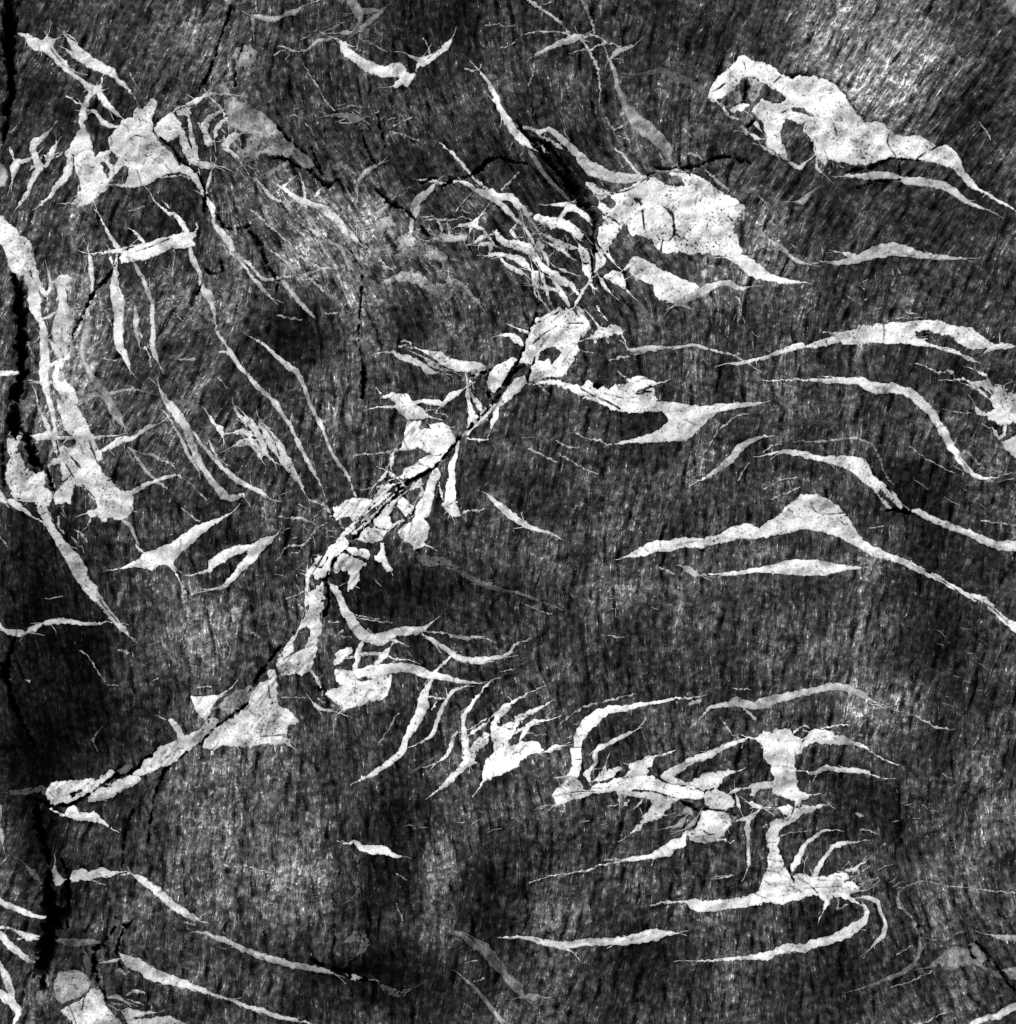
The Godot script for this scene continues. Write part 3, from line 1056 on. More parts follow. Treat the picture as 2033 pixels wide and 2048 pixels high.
func veins_upper() -> void:
	v("long jagged white vein slanting down from the top left corner", 0.9, [
		s(T00, [15, 26, 2, 21, 28, 4, 25, 33, 7, 30, 35, 10, 35, 36, 9, 38, 39, 5, 42, 44, 3.5, 47, 49, 4.5, 52, 54, 3.6, 60, 60, 3.2, 66, 65, 4.2, 71, 69, 6, 75, 69, 6]),
		s(T00, [37, 28, 1.5, 35, 33, 5]), s(T00, [42, 31, 3, 39, 33, 7]), s(T00, [38, 31, 4, 41, 38, 2.6, 46, 44, 2.4, 52, 51, 1.8, 57, 55, 1.5]),
		s(T00, [75, 70, 4, 80, 77, 6.5, 85, 83, 4, 92, 89, 1.5]), s(T00, [71, 68, 3, 77, 66, 2, 79, 60, 1]), s(T00, [76, 70, 2, 79, 65, 1.2]),
		c(T00, [39, 37, 0.8, 46, 46, 0.8, 55, 54, 0.8])])
	v("forked white vein beside the long one in the top left", 0.84, [
		s(T00, [52, 29, 1.5, 56, 34, 4, 61, 40, 6, 66, 45, 9, 72, 49, 9.5, 79, 53, 8, 86, 56, 7, 90, 61, 3.4, 96, 66, 3, 99, 69, 1.8, 105, 77, 1.2]),
		s(T00, [52, 39, 2, 58, 43, 4.5, 65, 47, 7]), s(T00, [48, 24, 1, 55, 29, 1, 60, 34, 0.8])])
	vv("great white triangular mass with a long tail, upper left of the face", [
		["vein_body", 0.86, 0.8, 0.2, [
			p(T00, [94, 91, 100, 90, 103, 92, 103, 86, 106, 82, 110, 84, 113, 80, 118, 76, 121, 79, 119, 85, 118, 93, 118, 101, 121, 107, 127, 113, 132, 117, 136, 124, 138, 127, 145, 128, 150, 133, 153, 139, 154, 146, 150, 141, 146, 136, 138, 132, 130, 133, 122, 136, 112, 141, 105, 143, 95, 142, 88, 141, 95, 139, 98, 134, 98, 128, 94, 126, 90, 131, 86, 134, 87, 128, 90, 122, 88, 117, 83, 114, 82, 108, 85, 103, 90, 99]),
			s(T00, [152, 139, 3, 155, 146, 2]), c(T00, [98, 108, 0.8, 104, 104, 0.8, 112, 106, 0.6])]],
		["vein_body", 0.9, 0.9, 0.1, [
			p(T00, [60, 100, 64, 96, 68, 102, 69, 110, 72, 119, 77, 116, 83, 114, 86, 118, 90, 124, 93, 127, 88, 132, 84, 138, 80, 143, 73, 151, 66, 156, 56, 157, 51, 155, 57, 150, 60, 144, 60, 138, 58, 132, 56, 126, 54, 124, 50, 119, 49, 115, 53, 112, 55, 106]),
			h(T00, [76, 124, 80, 122, 83, 130, 82, 135, 78, 130]), h(T00, [82, 118, 86, 115, 89, 122, 88, 128, 84, 124]), h(T00, [54, 118, 56, 118, 56, 126, 54, 125])]],
		["branch", 0.88, 1.0, 0.0, [s(T00, [71, 71, 4, 68, 76, 4, 65, 82, 4.5, 63, 90, 6, 62, 96, 3]), s(T00, [68, 85, 2, 74, 86, 2.6, 77, 92, 3, 84, 96, 4, 91, 97, 3]), s(T00, [51, 75, 1, 56, 76, 1.6, 60, 80, 1.2, 65, 81, 1.2])]],
		["branch", 0.84, 1.0, 0.0, [s(T00, [53, 119, 5, 52, 128, 5.5, 48, 136, 6, 42, 143, 4, 38, 150, 3, 33, 154, 2, 30, 157, 1])]]])
	v("lacy white and grey quartz cluster just right of the triangular mass", 0.84, [
		p(T00, [119, 99, 122, 95, 128, 89, 135, 88, 138, 94, 141, 100, 144, 108, 148, 115, 150, 120, 146, 127, 142, 118, 138, 105, 134, 107, 130, 109, 124, 106, 120, 103]),
		p(T00, [136, 86, 140, 83, 147, 83, 148, 88, 142, 90, 137, 90]), s(T00, [130, 90, 1, 140, 83, 1.6, 150, 80, 3, 158, 74, 3]),
		s(T00, [136, 95, 3, 141, 105, 4, 144, 115, 4.5, 148, 123, 4.5, 155, 126, 6, 162, 127, 6]), s(T00, [146, 93, 2.4, 148, 105, 3.4, 150, 115, 3.4, 151, 122, 2.4]),
		s(Z3, [24, 16, 2, 18, 19, 3, 13, 24, 5, 11, 28, 6.4, 12, 33, 5, 14, 38, 7.4, 16, 38, 4]), s(Z3, [7, 25, 1.6, 9, 28, 2]), s(Z3, [28, 21, 1.6, 24, 24, 2.8, 20, 29, 4, 19, 34, 3]), s(Z3, [18, 9, 1.6, 22, 13, 2.2, 25, 18, 1.8, 28, 25, 1]),
		s(Z3, [35, 33, 3, 30, 35, 5.4, 27, 40, 6.4, 26, 43, 3, 31, 46, 2.4, 35, 50, 2.4, 38, 54, 2.4]), s(Z3, [0, 44, 3, 5, 52, 5, 12, 55, 5, 17, 56, 3]), s(Z3, [24, 4, 1.6, 16, 4, 2.4, 8, 7, 3, 0, 11, 4]),
		s(T00, [162, 133, 2, 160, 140, 2.4, 158, 148, 1.4])], 1.2, 0.7)
	vv("grey weathered quartz slab sloping right from the lacy cluster", [
		["slab", 0.6, 0.9, 0.3, [p(Z3, [25, 8, 30, 5, 34, 6, 40, 10, 47, 12, 53, 16, 57, 20, 62, 24, 65, 29, 70, 34, 75, 39, 76, 42, 74, 46, 71, 48, 66, 47, 62, 46, 57, 41, 52, 37, 48, 33, 44, 32, 39, 31, 33, 29, 28, 25, 28, 20, 26, 14]), p(Z3, [17, -2, 24, -4, 30, 1, 28, 4, 22, 4])]],
		["slab", 0.47, 0.9, 0.6, [p(Z3, [74, 47, 78, 42, 83, 46, 88, 50, 91, 55, 88, 57, 82, 55, 77, 51])]],
		["slab", 0.5, 1.2, 1.0, [p(Z3, [40, 60, 50, 63, 58, 56, 70, 50, 72, 53, 60, 60, 56, 64, 46, 66])]],
		["lacework", 0.7, 1.0, 0.6, [p(Z3, [46, 31, 48, 31, 54, 37, 60, 41, 64, 46, 58, 47, 54, 46, 50, 46, 47, 51, 42, 52, 37, 55, 37, 51, 33, 46, 35, 43, 39, 42, 42, 37, 44, 33]), h(Z3, [48, 41, 51, 38, 56, 41, 54, 43, 49, 44])]]])
	v("forked white vein at the far left below the top fissure", 0.88, [
		s(T00, [35, 102, 2.6, 30, 106, 4.4, 25, 110, 5.4, 25, 116, 6, 27, 122, 6.4, 29, 128, 5.4, 25, 134, 5.4, 21, 142, 3.4, 20, 147, 4.4, 15, 153, 3, 12, 158, 1]),
		s(T00, [26, 119, 1.4, 18, 122, 3, 12, 123, 4.4, 9, 128, 8, 8, 133, 4]), s(T00, [6, 112, 1.4, 9, 122, 2.4]), s(T00, [22, 129, 1.6, 25, 126, 2]), s(T00, [37, 100, 1, 35, 103, 2])])
	v("small white lozenge vein on a thread beside the far left fork", 0.86, [
		s(T00, [42, 110, 1.4, 40, 115, 4.4, 38, 119, 4.6, 35, 125, 3, 33, 127, 1.6, 30, 127, 1, 29, 123, 1, 32, 119, 1.6, 36, 120, 1.2]), s(T00, [42, 120, 0.8, 48, 117, 0.8])])
	v("pale rounded quartz knob on the left edge under the top fissure", 0.68, [p(T00, [-8, 124, 0, 125, 2.4, 128, 3.6, 134, 2, 141, -8, 143])], 0.8)
	v("thin pale vein trailing down right from the triangular mass", 0.84, [
		s(T00, [157, 151, 3, 161, 156, 5, 164, 165, 3.4, 164, 171, 2.6, 168, 176, 5, 174, 183, 6.4, 178, 192, 5]), s(T10, [177, 2, 3, 182, 6, 2.2, 187, 12, 2.4, 190, 15, 1.4]),
		s(T10, [180, 2, 3, 186, 6, 2.4, 191, 11, 2.4]), s(T11, [-1, 10, 2, 5, 17, 3, 11, 22, 2.6, 20, 21, 2]), s(T11, [-2, 16, 1.5, 2, 21, 2.2, 7, 27, 3.2, 14, 34, 3])])
	v("blunt white bar with short spikes above it, left of centre top", 0.95, [
		p(T10, [91, 6, 95, 1, 103, -3, 112, -6, 125, -10, 138, -14, 147, -15, 149, -12, 147, -8, 149, -4, 141, -2, 130, -1, 122, 3, 112, 7, 100, 9, 93, 9.5]),
		s(T10, [70, 2.5, 1, 80, 1, 2, 90, 0, 3.4, 96, -2, 3]), s(T00, [116, 150, 1, 119, 155, 1.6, 125, 160, 2, 130, 164, 3, 133, 163, 2.6, 138, 169, 4.4, 142, 176, 5]), s(T00, [124, 153, 0.8, 130, 159, 1.5]),
		s(T00, [75, 164, 0.8, 79, 172, 1.6, 84, 181, 2.6, 88, 187, 4.4, 92, 192, 4.4]), s(T00, [101, 176, 1, 106, 181, 2.4, 110, 186, 2.4]), s(T00, [81, 187, 0.8, 84, 192, 1.6]),
		s(T10, [83, 1, 1.6, 85, 8, 1.6, 86, 12, 0.8]), s(T00, [150, 170, 1, 151, 174, 1.2, 148, 178, 1.2]), c(T10, [104, 1, 0.8, 118, -4, 0.8, 130, -9, 0.8])], 0.9)
	v("pale squarish quartz patch high above the grey slab", 0.62, [p(T00, [181, 37, 192, 35, 197, 40, 196, 50, 184, 50, 179, 45]), p(T00, [212, 136, 216, 138, 212, 144, 208, 142])], 1.3, 0.8)
	v("short pale streak with a bright tip at the top edge", 0.7, [
		s(T01, [3, 12, 3, 10, 13, 4.4, 18, 14, 4.4, 25, 12.5, 2, 30, 10, 3.4, 34, 9.5, 4.4, 38, 7, 1.8, 45, 3, 1, 54, 0, 1]), s(T01, [4, 0, 1, 5, 8, 1.6]), s(T01, [2, 14, 3, 3, 25, 1.5])])
	v("grey twisted quartz strip crossing the top edge left of centre", 0.5, [
		s(T01, [76, -12, 8, 78, 0, 8, 81, 6, 7, 84, 12, 6, 84, 18, 2.4, 79, 25, 3]), s(T01, [104, 7, 2, 98, 13, 4.4, 92, 18, 4.8, 86, 22, 3.4, 82, 25, 2.2]), s(T01, [85, 10, 6, 96, 9, 5])], 0.8)
	v("hooked white vein sweeping like a beak below the top edge", 0.86, [
		p(T01, [69, 32, 74, 31, 75, 36, 80, 39, 86, 44, 94, 47, 100, 50, 104, 52, 110, 50, 117, 50, 121, 56, 127, 57, 128, 59, 123, 65, 121, 68, 117, 66, 112, 68, 109, 67, 114, 62, 115, 60, 108, 60, 102, 60, 94, 57, 88, 54, 82, 49, 74, 44, 70, 39]), s(T01, [72, 25, 4, 75, 25, 4]), s(T01, [66, 30, 1.6, 70, 32, 3.4])], 0.8)
	v("small white wing shaped vein touching the beak's right end", 0.85, [
		s(T01, [122, 43.5, 1, 128, 46, 3, 134, 48, 7.4, 139, 46, 5.4, 144, 42, 4.4, 149, 39, 5.4, 153, 35, 4.4, 155, 31, 1]), s(T01, [129, 52, 3, 131, 48, 4.4]), c(T01, [137, 46, 0.9, 142, 42, 0.9, 147, 38, 0.9])])
	v("small pale dashes in a row left of the beak", 0.7, [
		s(T01, [60, 23, 1, 64, 22, 2.4, 67, 20, 2.8]), s(T01, [30, 37, 2, 36, 39, 1.2, 44, 37.5, 1.8, 52, 31, 3.4, 59, 31, 2.4, 63, 29, 1.2]), s(T01, [87, 32, 1.2, 91, 33, 2.4, 96, 35.5, 1.2])])
	v("speckled pale knot of threads in the dark rock below the beak", 0.55, [
		s(T01, [66, 83, 1, 72, 82, 1.4, 78, 80, 1.2, 86, 82, 1.2]), s(T01, [60, 88, 2, 70, 87, 3, 80, 90, 6, 84, 91, 4, 77, 93, 3])], 1.4, 0.9)
	v("bright white vein descending to the dark fissure near top centre", 0.93, [
		s(T01, [178, 58, 1.8, 183, 64, 3, 187, 72, 4.2, 190, 80, 4.4, 192, 86, 5]), s(T02, [0, 85, 5, 4, 91, 5.6, 8, 97, 6.6, 13, 103, 6.6, 18, 109, 6.8, 22, 112, 5])], 0.8)
	v("grey lower run of the bright descending vein beside the fissure", 0.55, [
		s(T02, [23, 117, 4, 30, 128, 4, 36, 136, 3.4, 42, 142, 3, 48, 148, 2.6, 54, 154, 2.4])])
	v("curved white vein crossing the pale crackled rock, upper left centre", 0.87, [
		s(T01, [20, 141, 1.6, 28, 146, 3, 34, 151, 5, 40, 154, 4.4, 47, 156, 4.4, 55, 159, 5.4, 62, 164, 6.4, 68, 170, 5.4, 73, 176, 6, 78, 180, 5.4, 82, 184, 3]),
		s(T01, [8, 141, 2, 13, 147, 3.4, 18, 152, 2.8, 24, 155, 1.2]), s(T01, [19, 148, 1.2, 25, 143, 2.4, 31, 138, 2.4]), s(T01, [40, 139, 1.2, 42, 146, 2.4, 42, 152, 3]), s(T01, [55, 142, 2, 51, 149, 2.4]),
		s(T01, [43, 155, 2, 43, 163, 1.2]), s(T01, [68, 166, 1, 72, 161, 1]), s(T01, [81, 168, 1, 83, 174, 4.4])])
	v("short grey curved vein above the small fissure, upper centre", 0.66, [
		s(T01, [97, 126, 2, 95, 127, 3.4, 90, 130, 4.4, 86, 134, 3.4, 82, 140, 2.6, 82, 150, 2.4])])
	v("grey tongue of quartz between two cracks, upper centre left", 0.45, [p(T01, [55, 132, 62, 127, 70, 122, 72, 125, 67, 130, 60, 134]), s(T01, [75, 127, 1, 69, 134, 2])], 1.1)
	v("club shaped white vein leaning above the speckled grey mass", 0.74, [
		s(T01, [141, 143, 4, 135, 149, 5.4, 128, 154, 7, 127, 160, 7, 127, 164, 4.4, 124, 168, 3.4, 124, 175, 3.4, 122, 181, 3]), s(T01, [131, 138, 1.6, 140, 139, 2.8, 147, 141, 1.6])])
	v("broken pale fragments left of the club shaped vein", 0.6, [
		s(T01, [90, 167, 4.4, 96, 164, 4.4, 103, 159, 3.4, 108, 154, 3.4]), s(T01, [108, 164, 2.4, 106, 172, 2.4, 103, 178, 1.4]), p(T01, [97, 168, 105, 166, 112, 172, 106, 176, 98, 174])], 1.3, 0.6)
	v("speckled grey quartz mass with a white lobe, centre of upper half", 0.62, [
		p(T11, [100, 22, 108, 20, 116, 16, 124, 17, 130, 16, 136, 22, 141, 27, 143, 22, 152, 20, 158, 22, 164, 27, 170, 32, 175, 38, 178, 44, 170, 37, 163, 32, 156, 33, 155, 37, 151, 39, 146, 38, 140, 36, 134, 30, 129, 27, 120, 23, 110, 24, 100, 28]),
		p(T11, [112, -8, 122, -14, 130, -6, 142, -2, 152, 6, 148, 11, 140, 8, 128, 6, 120, 6, 118, 13, 115, 12]),
		h(T11, [142, 18, 152, 19, 150, 27, 144, 26])], 1.3, 0.7)
	v("little tangled white vein beside the dark diagonal cracks", 0.9, [
		s(Z4, [15, 26, 2.6, 20, 25, 3.4, 25, 25, 5.6, 28, 21, 3]), s(Z4, [24, 26, 2.2, 22, 31, 1.8]), s(Z4, [28, 28, 3.4, 32, 29, 2.4, 34, 33, 2.4, 37, 36, 1.8]), s(Z4, [30, 40, 3.4, 35, 39, 3.4, 38, 40, 3.4, 37, 43, 2.4]), s(Z4, [26, 38, 2.2, 30, 35, 3.4, 33, 34, 2.4])], 1.1, 0.2)
	v("pale blunt bar under square threads, left of the tangle", 0.7, [s(Z4, [-4, 36, 3, 0, 35, 5.4, 8, 35.5, 5.6, 17, 35, 5.4, 18, 38, 2]), s(Z4, [1, 33, 1.2, 2, 26, 1.2]), s(Z4, [7, 33, 1.2, 5, 24, 1.2]), s(Z4, [3, 23, 1.2, 12, 21.5, 1.8])], 1.0, 0.3)
	v("white arched thread swelling right, above the tangle", 0.88, [
		s(T01, [153, 141, 1.6, 160, 140, 2.4, 167, 142, 3, 172, 145, 2.6]), s(Z4, [24, 0, 2, 28, 1.5, 3, 32, 3, 5.4, 37, 4, 8, 43, 9, 4, 49, 15, 3.4, 55, 21, 2.4, 59, 25, 1.4]), s(Z4, [38, 4, 6, 46, 6, 5.4, 52, 6, 6.4, 56, 9, 5]), p(Z4, [52, 8, 56, 8, 60, 12, 65, 15, 68, 17, 65, 20, 60, 18, 56, 14]),
		s(T01, [145, 110, 0.8, 152, 116, 1.6, 160, 124, 2.2, 167, 132, 2.2, 172, 138, 1.6, 178, 143, 2, 185, 149, 2])], 1.2, 0.35)
	v("pale wedge with long threads, top centre", 0.72, [
		s(T02, [27, 44, 1.5, 36, 39, 2.8, 45, 35, 4, 52, 32, 5.4, 59, 29, 7]), s(T02, [18, -2, 2, 28, 6, 2, 36, 11, 2.2, 43, 16, 2.2, 50, 22, 1.8, 54, 28, 2]), s(T02, [30, 6, 1.6, 39, 3, 1.6]),
		s(T02, [25, 27, 1, 38, 26, 1.6, 50, 27, 1.2, 54, 28, 1.6, 62, 29, 2.4, 70, 27, 1.6, 75, 27, 1.6, 81, 32, 1.6, 87, 33, 2, 92, 35, 1.6]),
		s(T02, [62, 30, 2.4, 66, 35, 2.4, 70, 42, 1.8, 74, 50, 1.8, 76, 60, 1.8, 77, 71, 1.6]), s(T02, [53, 42, 0.8, 63, 39, 1.2, 70, 38, 1.8, 76, 34, 1.8, 82, 32, 1.6])])
	v("grey leaf shaped vein hanging from a kinked thread, upper right centre", 0.66, [
		p(T02, [95, 79, 100, 79, 104, 85, 110, 90, 116, 93, 120, 99, 125, 103, 130, 109, 133, 113, 132, 120, 133, 125, 128, 121, 122, 113, 114, 107, 108, 103, 103, 100, 98, 92, 94, 84]),
		s(T02, [101, 35, 2, 95, 37, 4.4, 90, 40, 4.4, 84, 46, 1.8]), s(T02, [82, 40, 1.2, 84, 46, 1.8, 87, 53, 2.8, 89, 60, 3.4, 90, 68, 4.4, 93, 74, 5, 96, 81, 6])], 0.8)
	v("faint grey arched streak left of the large top right vein", 0.36, [
		s(T02, [92, 58, 1.5, 105, 57, 2.4, 115, 55, 3.4, 124, 53, 4.4, 132, 56, 5, 140, 60, 6, 148, 64, 6, 154, 68, 4.4, 158, 73, 3])], 0.8)
	v("white club shaped vein lying along the dark diagonal fissure", 0.8, [
		s(T02, [17, 98, 2, 24, 99, 2.8, 30, 102, 3.4, 37, 100, 3.4, 43, 103, 4.4, 48, 107, 4.8, 54, 112, 5, 60, 118, 6, 64, 123, 8, 69, 128, 10, 76, 132, 11, 84, 135, 9, 92, 136, 7.6, 100, 136.5, 6.4, 108, 136.5, 5.4, 112, 135.5, 2]),
		s(T02, [30, 104, 1.6, 38, 108, 1.8, 45, 112, 2.2, 48, 114, 1.6]), s(T02, [45, 105, 1.2, 47, 111, 1.2]), s(T02, [88, 115, 1.2, 94, 118, 2.2, 100, 126, 2.2, 105, 132, 2.2, 110, 136, 1.6])], 0.8)
	vv("broad pitted white quartz mass in the upper centre right", [
		["vein_body", 0.94, 1.3, 0.9, [
			p(T02, [67, 141, 70, 140, 76, 142, 83, 145, 88, 148, 97, 144, 105, 141, 112, 137, 118, 136, 124, 139, 131, 143, 138, 143, 142, 142, 140, 137, 136, 134, 130, 133, 126, 132, 136, 131, 144, 132, 152, 134, 160, 138, 167, 145, 175, 150, 183, 154, 189, 162, 187, 168, 181, 167, 180, 176, 184, 184, 187, 192, 184, 195, 176, 196, 160, 194, 146, 194, 134, 193, 126, 195, 122, 190, 116, 184, 108, 180, 100, 180, 92, 178, 86, 184, 84, 192, 80, 195, 76, 188, 76, 175, 80, 170, 78, 165, 74, 158, 76, 154, 73, 150, 68, 145]),
			h(T02, [78, 155, 84, 150, 89, 155, 88, 159, 82, 159]), h(T02, [104, 152, 108, 152, 111, 156, 108, 157]), h(T02, [92, 175, 98, 172, 101, 182, 96, 190, 91, 186]), h(T02, [71, 142, 80, 145, 86, 147, 83, 145, 75, 142]),
			c(T02, [85, 148, 1.2, 97, 146, 1.2, 106, 142, 1, 112, 137, 1]), c(T02, [126, 158, 1.6, 133, 165, 2, 134, 180, 2, 128, 184, 1]), c(T02, [124, 192, 2.4, 126, 182, 2]), c(T02, [110, 161, 1.6, 111, 175, 1.6]), c(T02, [76, 163, 1, 88, 168, 1.2, 92, 172, 1.2])]],
		["branch", 0.95, 0.7, 0.0, [p(T12, [174, 5, 181, 1.5, 186, 3, 192, 4, 200, 10, 207, 16, 215, 20, 226, 23, 233, 24.5, 228, 25.5, 215, 25, 205, 23, 197, 21, 190, 17, 184, 11])]],
		["branch", 0.7, 1.0, 0.0, [s(T02, [114, 134, 1, 125, 132, 1.6, 133, 130, 2.6, 140, 131, 1.6])]]])
	vv("tangled white lattice left of the central fissure, upper centre", [
		["vein_body", 0.95, 1.0, 0.3, [p(Z4, [39, 30, 42, 29, 44, 33, 48, 37, 54, 36, 60, 37, 67, 39, 69, 43, 72, 47, 74, 53, 80, 57, 86, 60, 92, 64, 98, 68, 100, 73, 103, 76, 101, 77, 96, 72, 88, 68, 82, 64, 78, 62, 73, 58, 72, 53, 68, 50, 64, 46, 58, 44, 52, 42, 47, 41, 42, 37, 40, 34])]],
		["vein_body", 0.95, 1.1, 0.3, [p(Z4, [67, 20, 72, 18, 78, 20, 85, 20, 90, 15, 92, 11, 95, 9, 98, 10, 103, 14, 109, 20, 109, 23, 103, 19, 97, 15, 93, 15, 90, 21, 96, 24, 102, 28, 105, 34, 103, 37, 99, 34, 92, 30, 85, 28, 79, 31, 76, 33, 80, 28, 76, 25, 70, 23])]],
		["branch", 0.9, 1.1, 0.2, [s(Z4, [79, 34, 3, 86, 38, 4.4, 92, 41, 4.4, 98, 42, 3]), s(Z4, [80, 39, 2.6, 88, 43, 3.4, 94, 48, 2]), s(Z4, [82, 11, 2, 88, 11, 3.4, 92, 10, 3.4])]],
		["branch", 0.8, 1.0, 0.2, [p(Z4, [70, 37, 73, 36, 76, 40, 75, 45, 72, 46, 69, 42]), s(Z4, [75, 45, 2.2, 78, 50, 2.8, 79, 55, 1.6])]],
		["branch", 0.9, 1.2, 0.3, [s(Z4, [45, 50, 2.2, 50, 55, 3.2, 56, 58, 4, 60, 60, 3.4]), s(Z4, [48, 48, 2.4, 55, 49, 4.6, 60, 52, 6.6, 65, 57, 4.4]), s(Z4, [37, 47, 3.4, 42, 46, 3.4, 50, 47, 2.4, 54, 48, 2.2])]],
		["branch", 0.92, 1.0, 0.1, [s(Z4, [68, 60, 3.2, 69, 68, 3.4, 71, 77, 3.4, 74, 80, 2]), s(Z4, [68, 59, 2, 71, 60, 2.2, 71, 68, 2.2]), s(Z4, [72, 70, 3.2, 79, 71, 3.4, 86, 73, 2.2])]],
		["branch", 0.92, 1.0, 0.0, [s(Z4, [73, 59, 2, 76, 67, 2.2, 79, 77, 1.8, 82, 84, 1.3])]],
		["branch", 0.9, 1.0, 0.1, [s(Z4, [82, 64, 2.4, 86, 70, 4.4, 90, 77, 4.6, 93, 82, 3, 95, 86, 1.8])]],
		["branch", 0.88, 1.0, 0.0, [s(Z4, [62, 27, 1.8, 65, 33, 2.2, 68, 38, 2.4]), s(Z4, [55, 26, 1.6, 52, 30, 3, 55, 34, 2.4])]]])
	v("shattered white blocks straddling the end of the dark fissure", 0.94, [
		s(T12, [63, 0, 7, 66, 6, 7, 67, 14, 7, 69, 21, 3]), s(T12, [76, 2, 7, 78, 8, 7, 75, 13, 6]), s(T12, [83, 3, 3.4, 87, 8, 3]), s(T12, [59, 40, 3.4, 62, 35, 2, 66, 28, 2.4, 70, 23, 2.4]), s(T12, [45, 14, 1.5, 50, 16, 3]), s(T12, [76, 20, 1.4, 80, 27, 2.4, 85, 33, 1]), s(T12, [68, 26, 1, 75, 31, 2.2])], 1.4, 0.5)
	v("rounded white lump beneath the broad pitted mass", 0.95, [p(T12, [80, 20, 84, 17, 88, 15, 94, 17, 96, 22, 97, 28, 98, 31, 94, 29, 88, 25, 83, 22]), s(T12, [96, 14, 2, 101, 10, 4])], 0.9, 0.3)
	vv("pale slab sloping down right with a long curling arm", [
		["vein_body", 0.86, 0.9, 0.1, [p(T12, [100, 8, 104, 4, 108, 5, 114, 8, 120, 12, 128, 16, 136, 20, 145, 24, 150, 25, 153, 28, 150, 31, 148, 33, 142, 36, 140, 38, 135, 40, 140, 43, 133, 42, 128, 39, 122, 38, 119, 35, 119, 30, 118, 27, 112, 25, 106, 22, 101, 19, 100, 14])]],
		["branch", 0.74, 0.8, 0.0, [s(T12, [137, 41, 5, 143, 38, 6, 150, 34, 7, 156, 31, 7, 163, 27, 5.6, 170, 25, 4.4, 177, 24.5, 4.4, 183, 28, 4.6, 187, 28.5, 3.4, 192, 27.5, 1.6]), s(T12, [141, 42, 1.6, 145, 45, 1.6, 150, 47, 1])]]])
	v("grey teardrop of quartz above the curling arm", 0.7, [p(T12, [154, 15, 158, 13, 160, 15, 159, 20, 157, 23, 155, 19])], 0.6)
	vv("very large white vein with dark islands, top right of the face", [
		["vein_body", 0.9, 0.9, 0.2, [
			p(T03, [20, 57, 24, 58, 28, 60, 36, 59, 42, 57, 50, 60, 58, 63, 66, 67, 72, 74, 76, 82, 82, 89, 88, 95, 95, 94, 102, 95, 108, 101, 118, 104, 128, 103, 136, 107, 145, 112, 152, 111, 158, 116, 162, 123, 165, 130, 170, 136, 176, 143, 184, 147, 192, 152, 200, 157, 203, 160, 192, 155, 184, 150, 176, 146, 168, 142, 162, 134, 156, 128, 146, 126, 136, 124, 128, 122, 118, 121, 108, 120, 103, 122, 95, 125, 85, 127, 76, 126, 73, 125, 66, 125, 58, 123, 52, 116, 49, 110, 45, 104, 43, 98, 40, 80, 30, 72]),
			p(Z1, [8, 43, 10, 38, 13, 32, 17, 27, 24, 22, 28, 17, 32, 13, 36, 11, 40, 14, 44, 16, 51, 17, 56, 20, 60, 23, 64, 27, 70, 27, 82, 29, 100, 34, 100, 80, 94, 92, 88, 87, 88, 80, 84, 75, 82, 70, 78, 68, 78, 63, 74, 61, 70, 60, 66, 58, 63, 62, 62, 68, 63, 75, 65, 80, 67, 88, 62, 86, 58, 82, 53, 79, 50, 76, 52, 72, 50, 66, 50, 61, 46, 58, 41, 53, 43, 49, 47, 46, 47, 42, 49, 38, 52, 34, 46, 30, 43, 27, 38, 27, 34, 29, 30, 33, 28, 37, 24, 40, 20, 43, 15, 45]),
			h(Z1, [47, 43, 48, 37, 52, 34, 56, 36, 62, 40, 65, 43, 62, 47, 58, 48, 53, 47]), h(Z1, [60, 54, 66, 51, 73, 50, 78, 51, 83, 54, 86, 57, 82, 57, 76, 54, 70, 51.5, 63, 54.5]),
			c(Z1, [13, 38, 0.8, 18, 35, 1.4, 22, 32, 0.8]), c(Z1, [22, 42, 1, 27, 38, 1.2]), c(Z1, [57, 32, 0.7, 62, 27, 0.7]), c(Z1, [36, 17, 0.6, 37, 24, 0.6]),
			c(T03, [107, 102, 0.9, 106, 110, 0.9, 113, 120, 0.9]), c(T03, [147, 110, 1.2, 143, 113, 1.4, 135, 117, 1.4, 128, 122, 1.2]), c(T03, [63, 96, 0.8, 66, 103, 0.8])]],
		["grey_quartz", 0.58, 1.3, 0.8, [p(Z1, [39, 28, 44, 28, 50, 34, 47, 40, 44, 45, 40, 46, 39, 36]), p(Z1, [29, 38, 34, 36, 35, 45, 30, 47, 27, 43])]],
		["branch", 0.9, 1.3, 0.3, [p(Z1, [26, 52, 29, 48, 35, 46, 38, 48, 36, 51, 28, 53])]],
		["branch", 0.86, 1.4, 0.4, [s(Z1, [43, 60, 3, 45, 63, 4]), s(Z1, [42, 70, 4, 44, 71, 5])]],
		["branch", 0.8, 1.2, 0.5, [s(Z1, [67, 88, 2, 71, 92, 3, 76, 94, 3, 79, 91, 3]), s(Z1, [86, 80, 1, 88, 88, 1.6, 88, 94, 3, 91, 97, 2]), s(Z1, [50, 79, 2, 56, 83, 3])]],
		["branch", 0.84, 1.0, 0.0, [s(Z1, [14, 45, 1.2, 20, 49, 1.7, 24, 55, 1.4, 30, 58, 1.7]), s(Z1, [34, 64, 1.7, 37, 68, 1.7])]]])
	v("long thin white vein running just under the very large one", 0.78, [
		s(T03, [72, 136, 1.6, 82, 135, 3.4, 92, 135, 5.4, 102, 134, 5.4, 110, 135, 4.6, 116, 136, 3, 120, 138, 5.4, 130, 139, 6.6, 140, 140, 6.6, 150, 142, 6.4, 157, 146, 5.4, 163, 151, 4.4, 170, 156, 3.4, 177, 159, 2.2, 185, 162, 1])], 0.8)
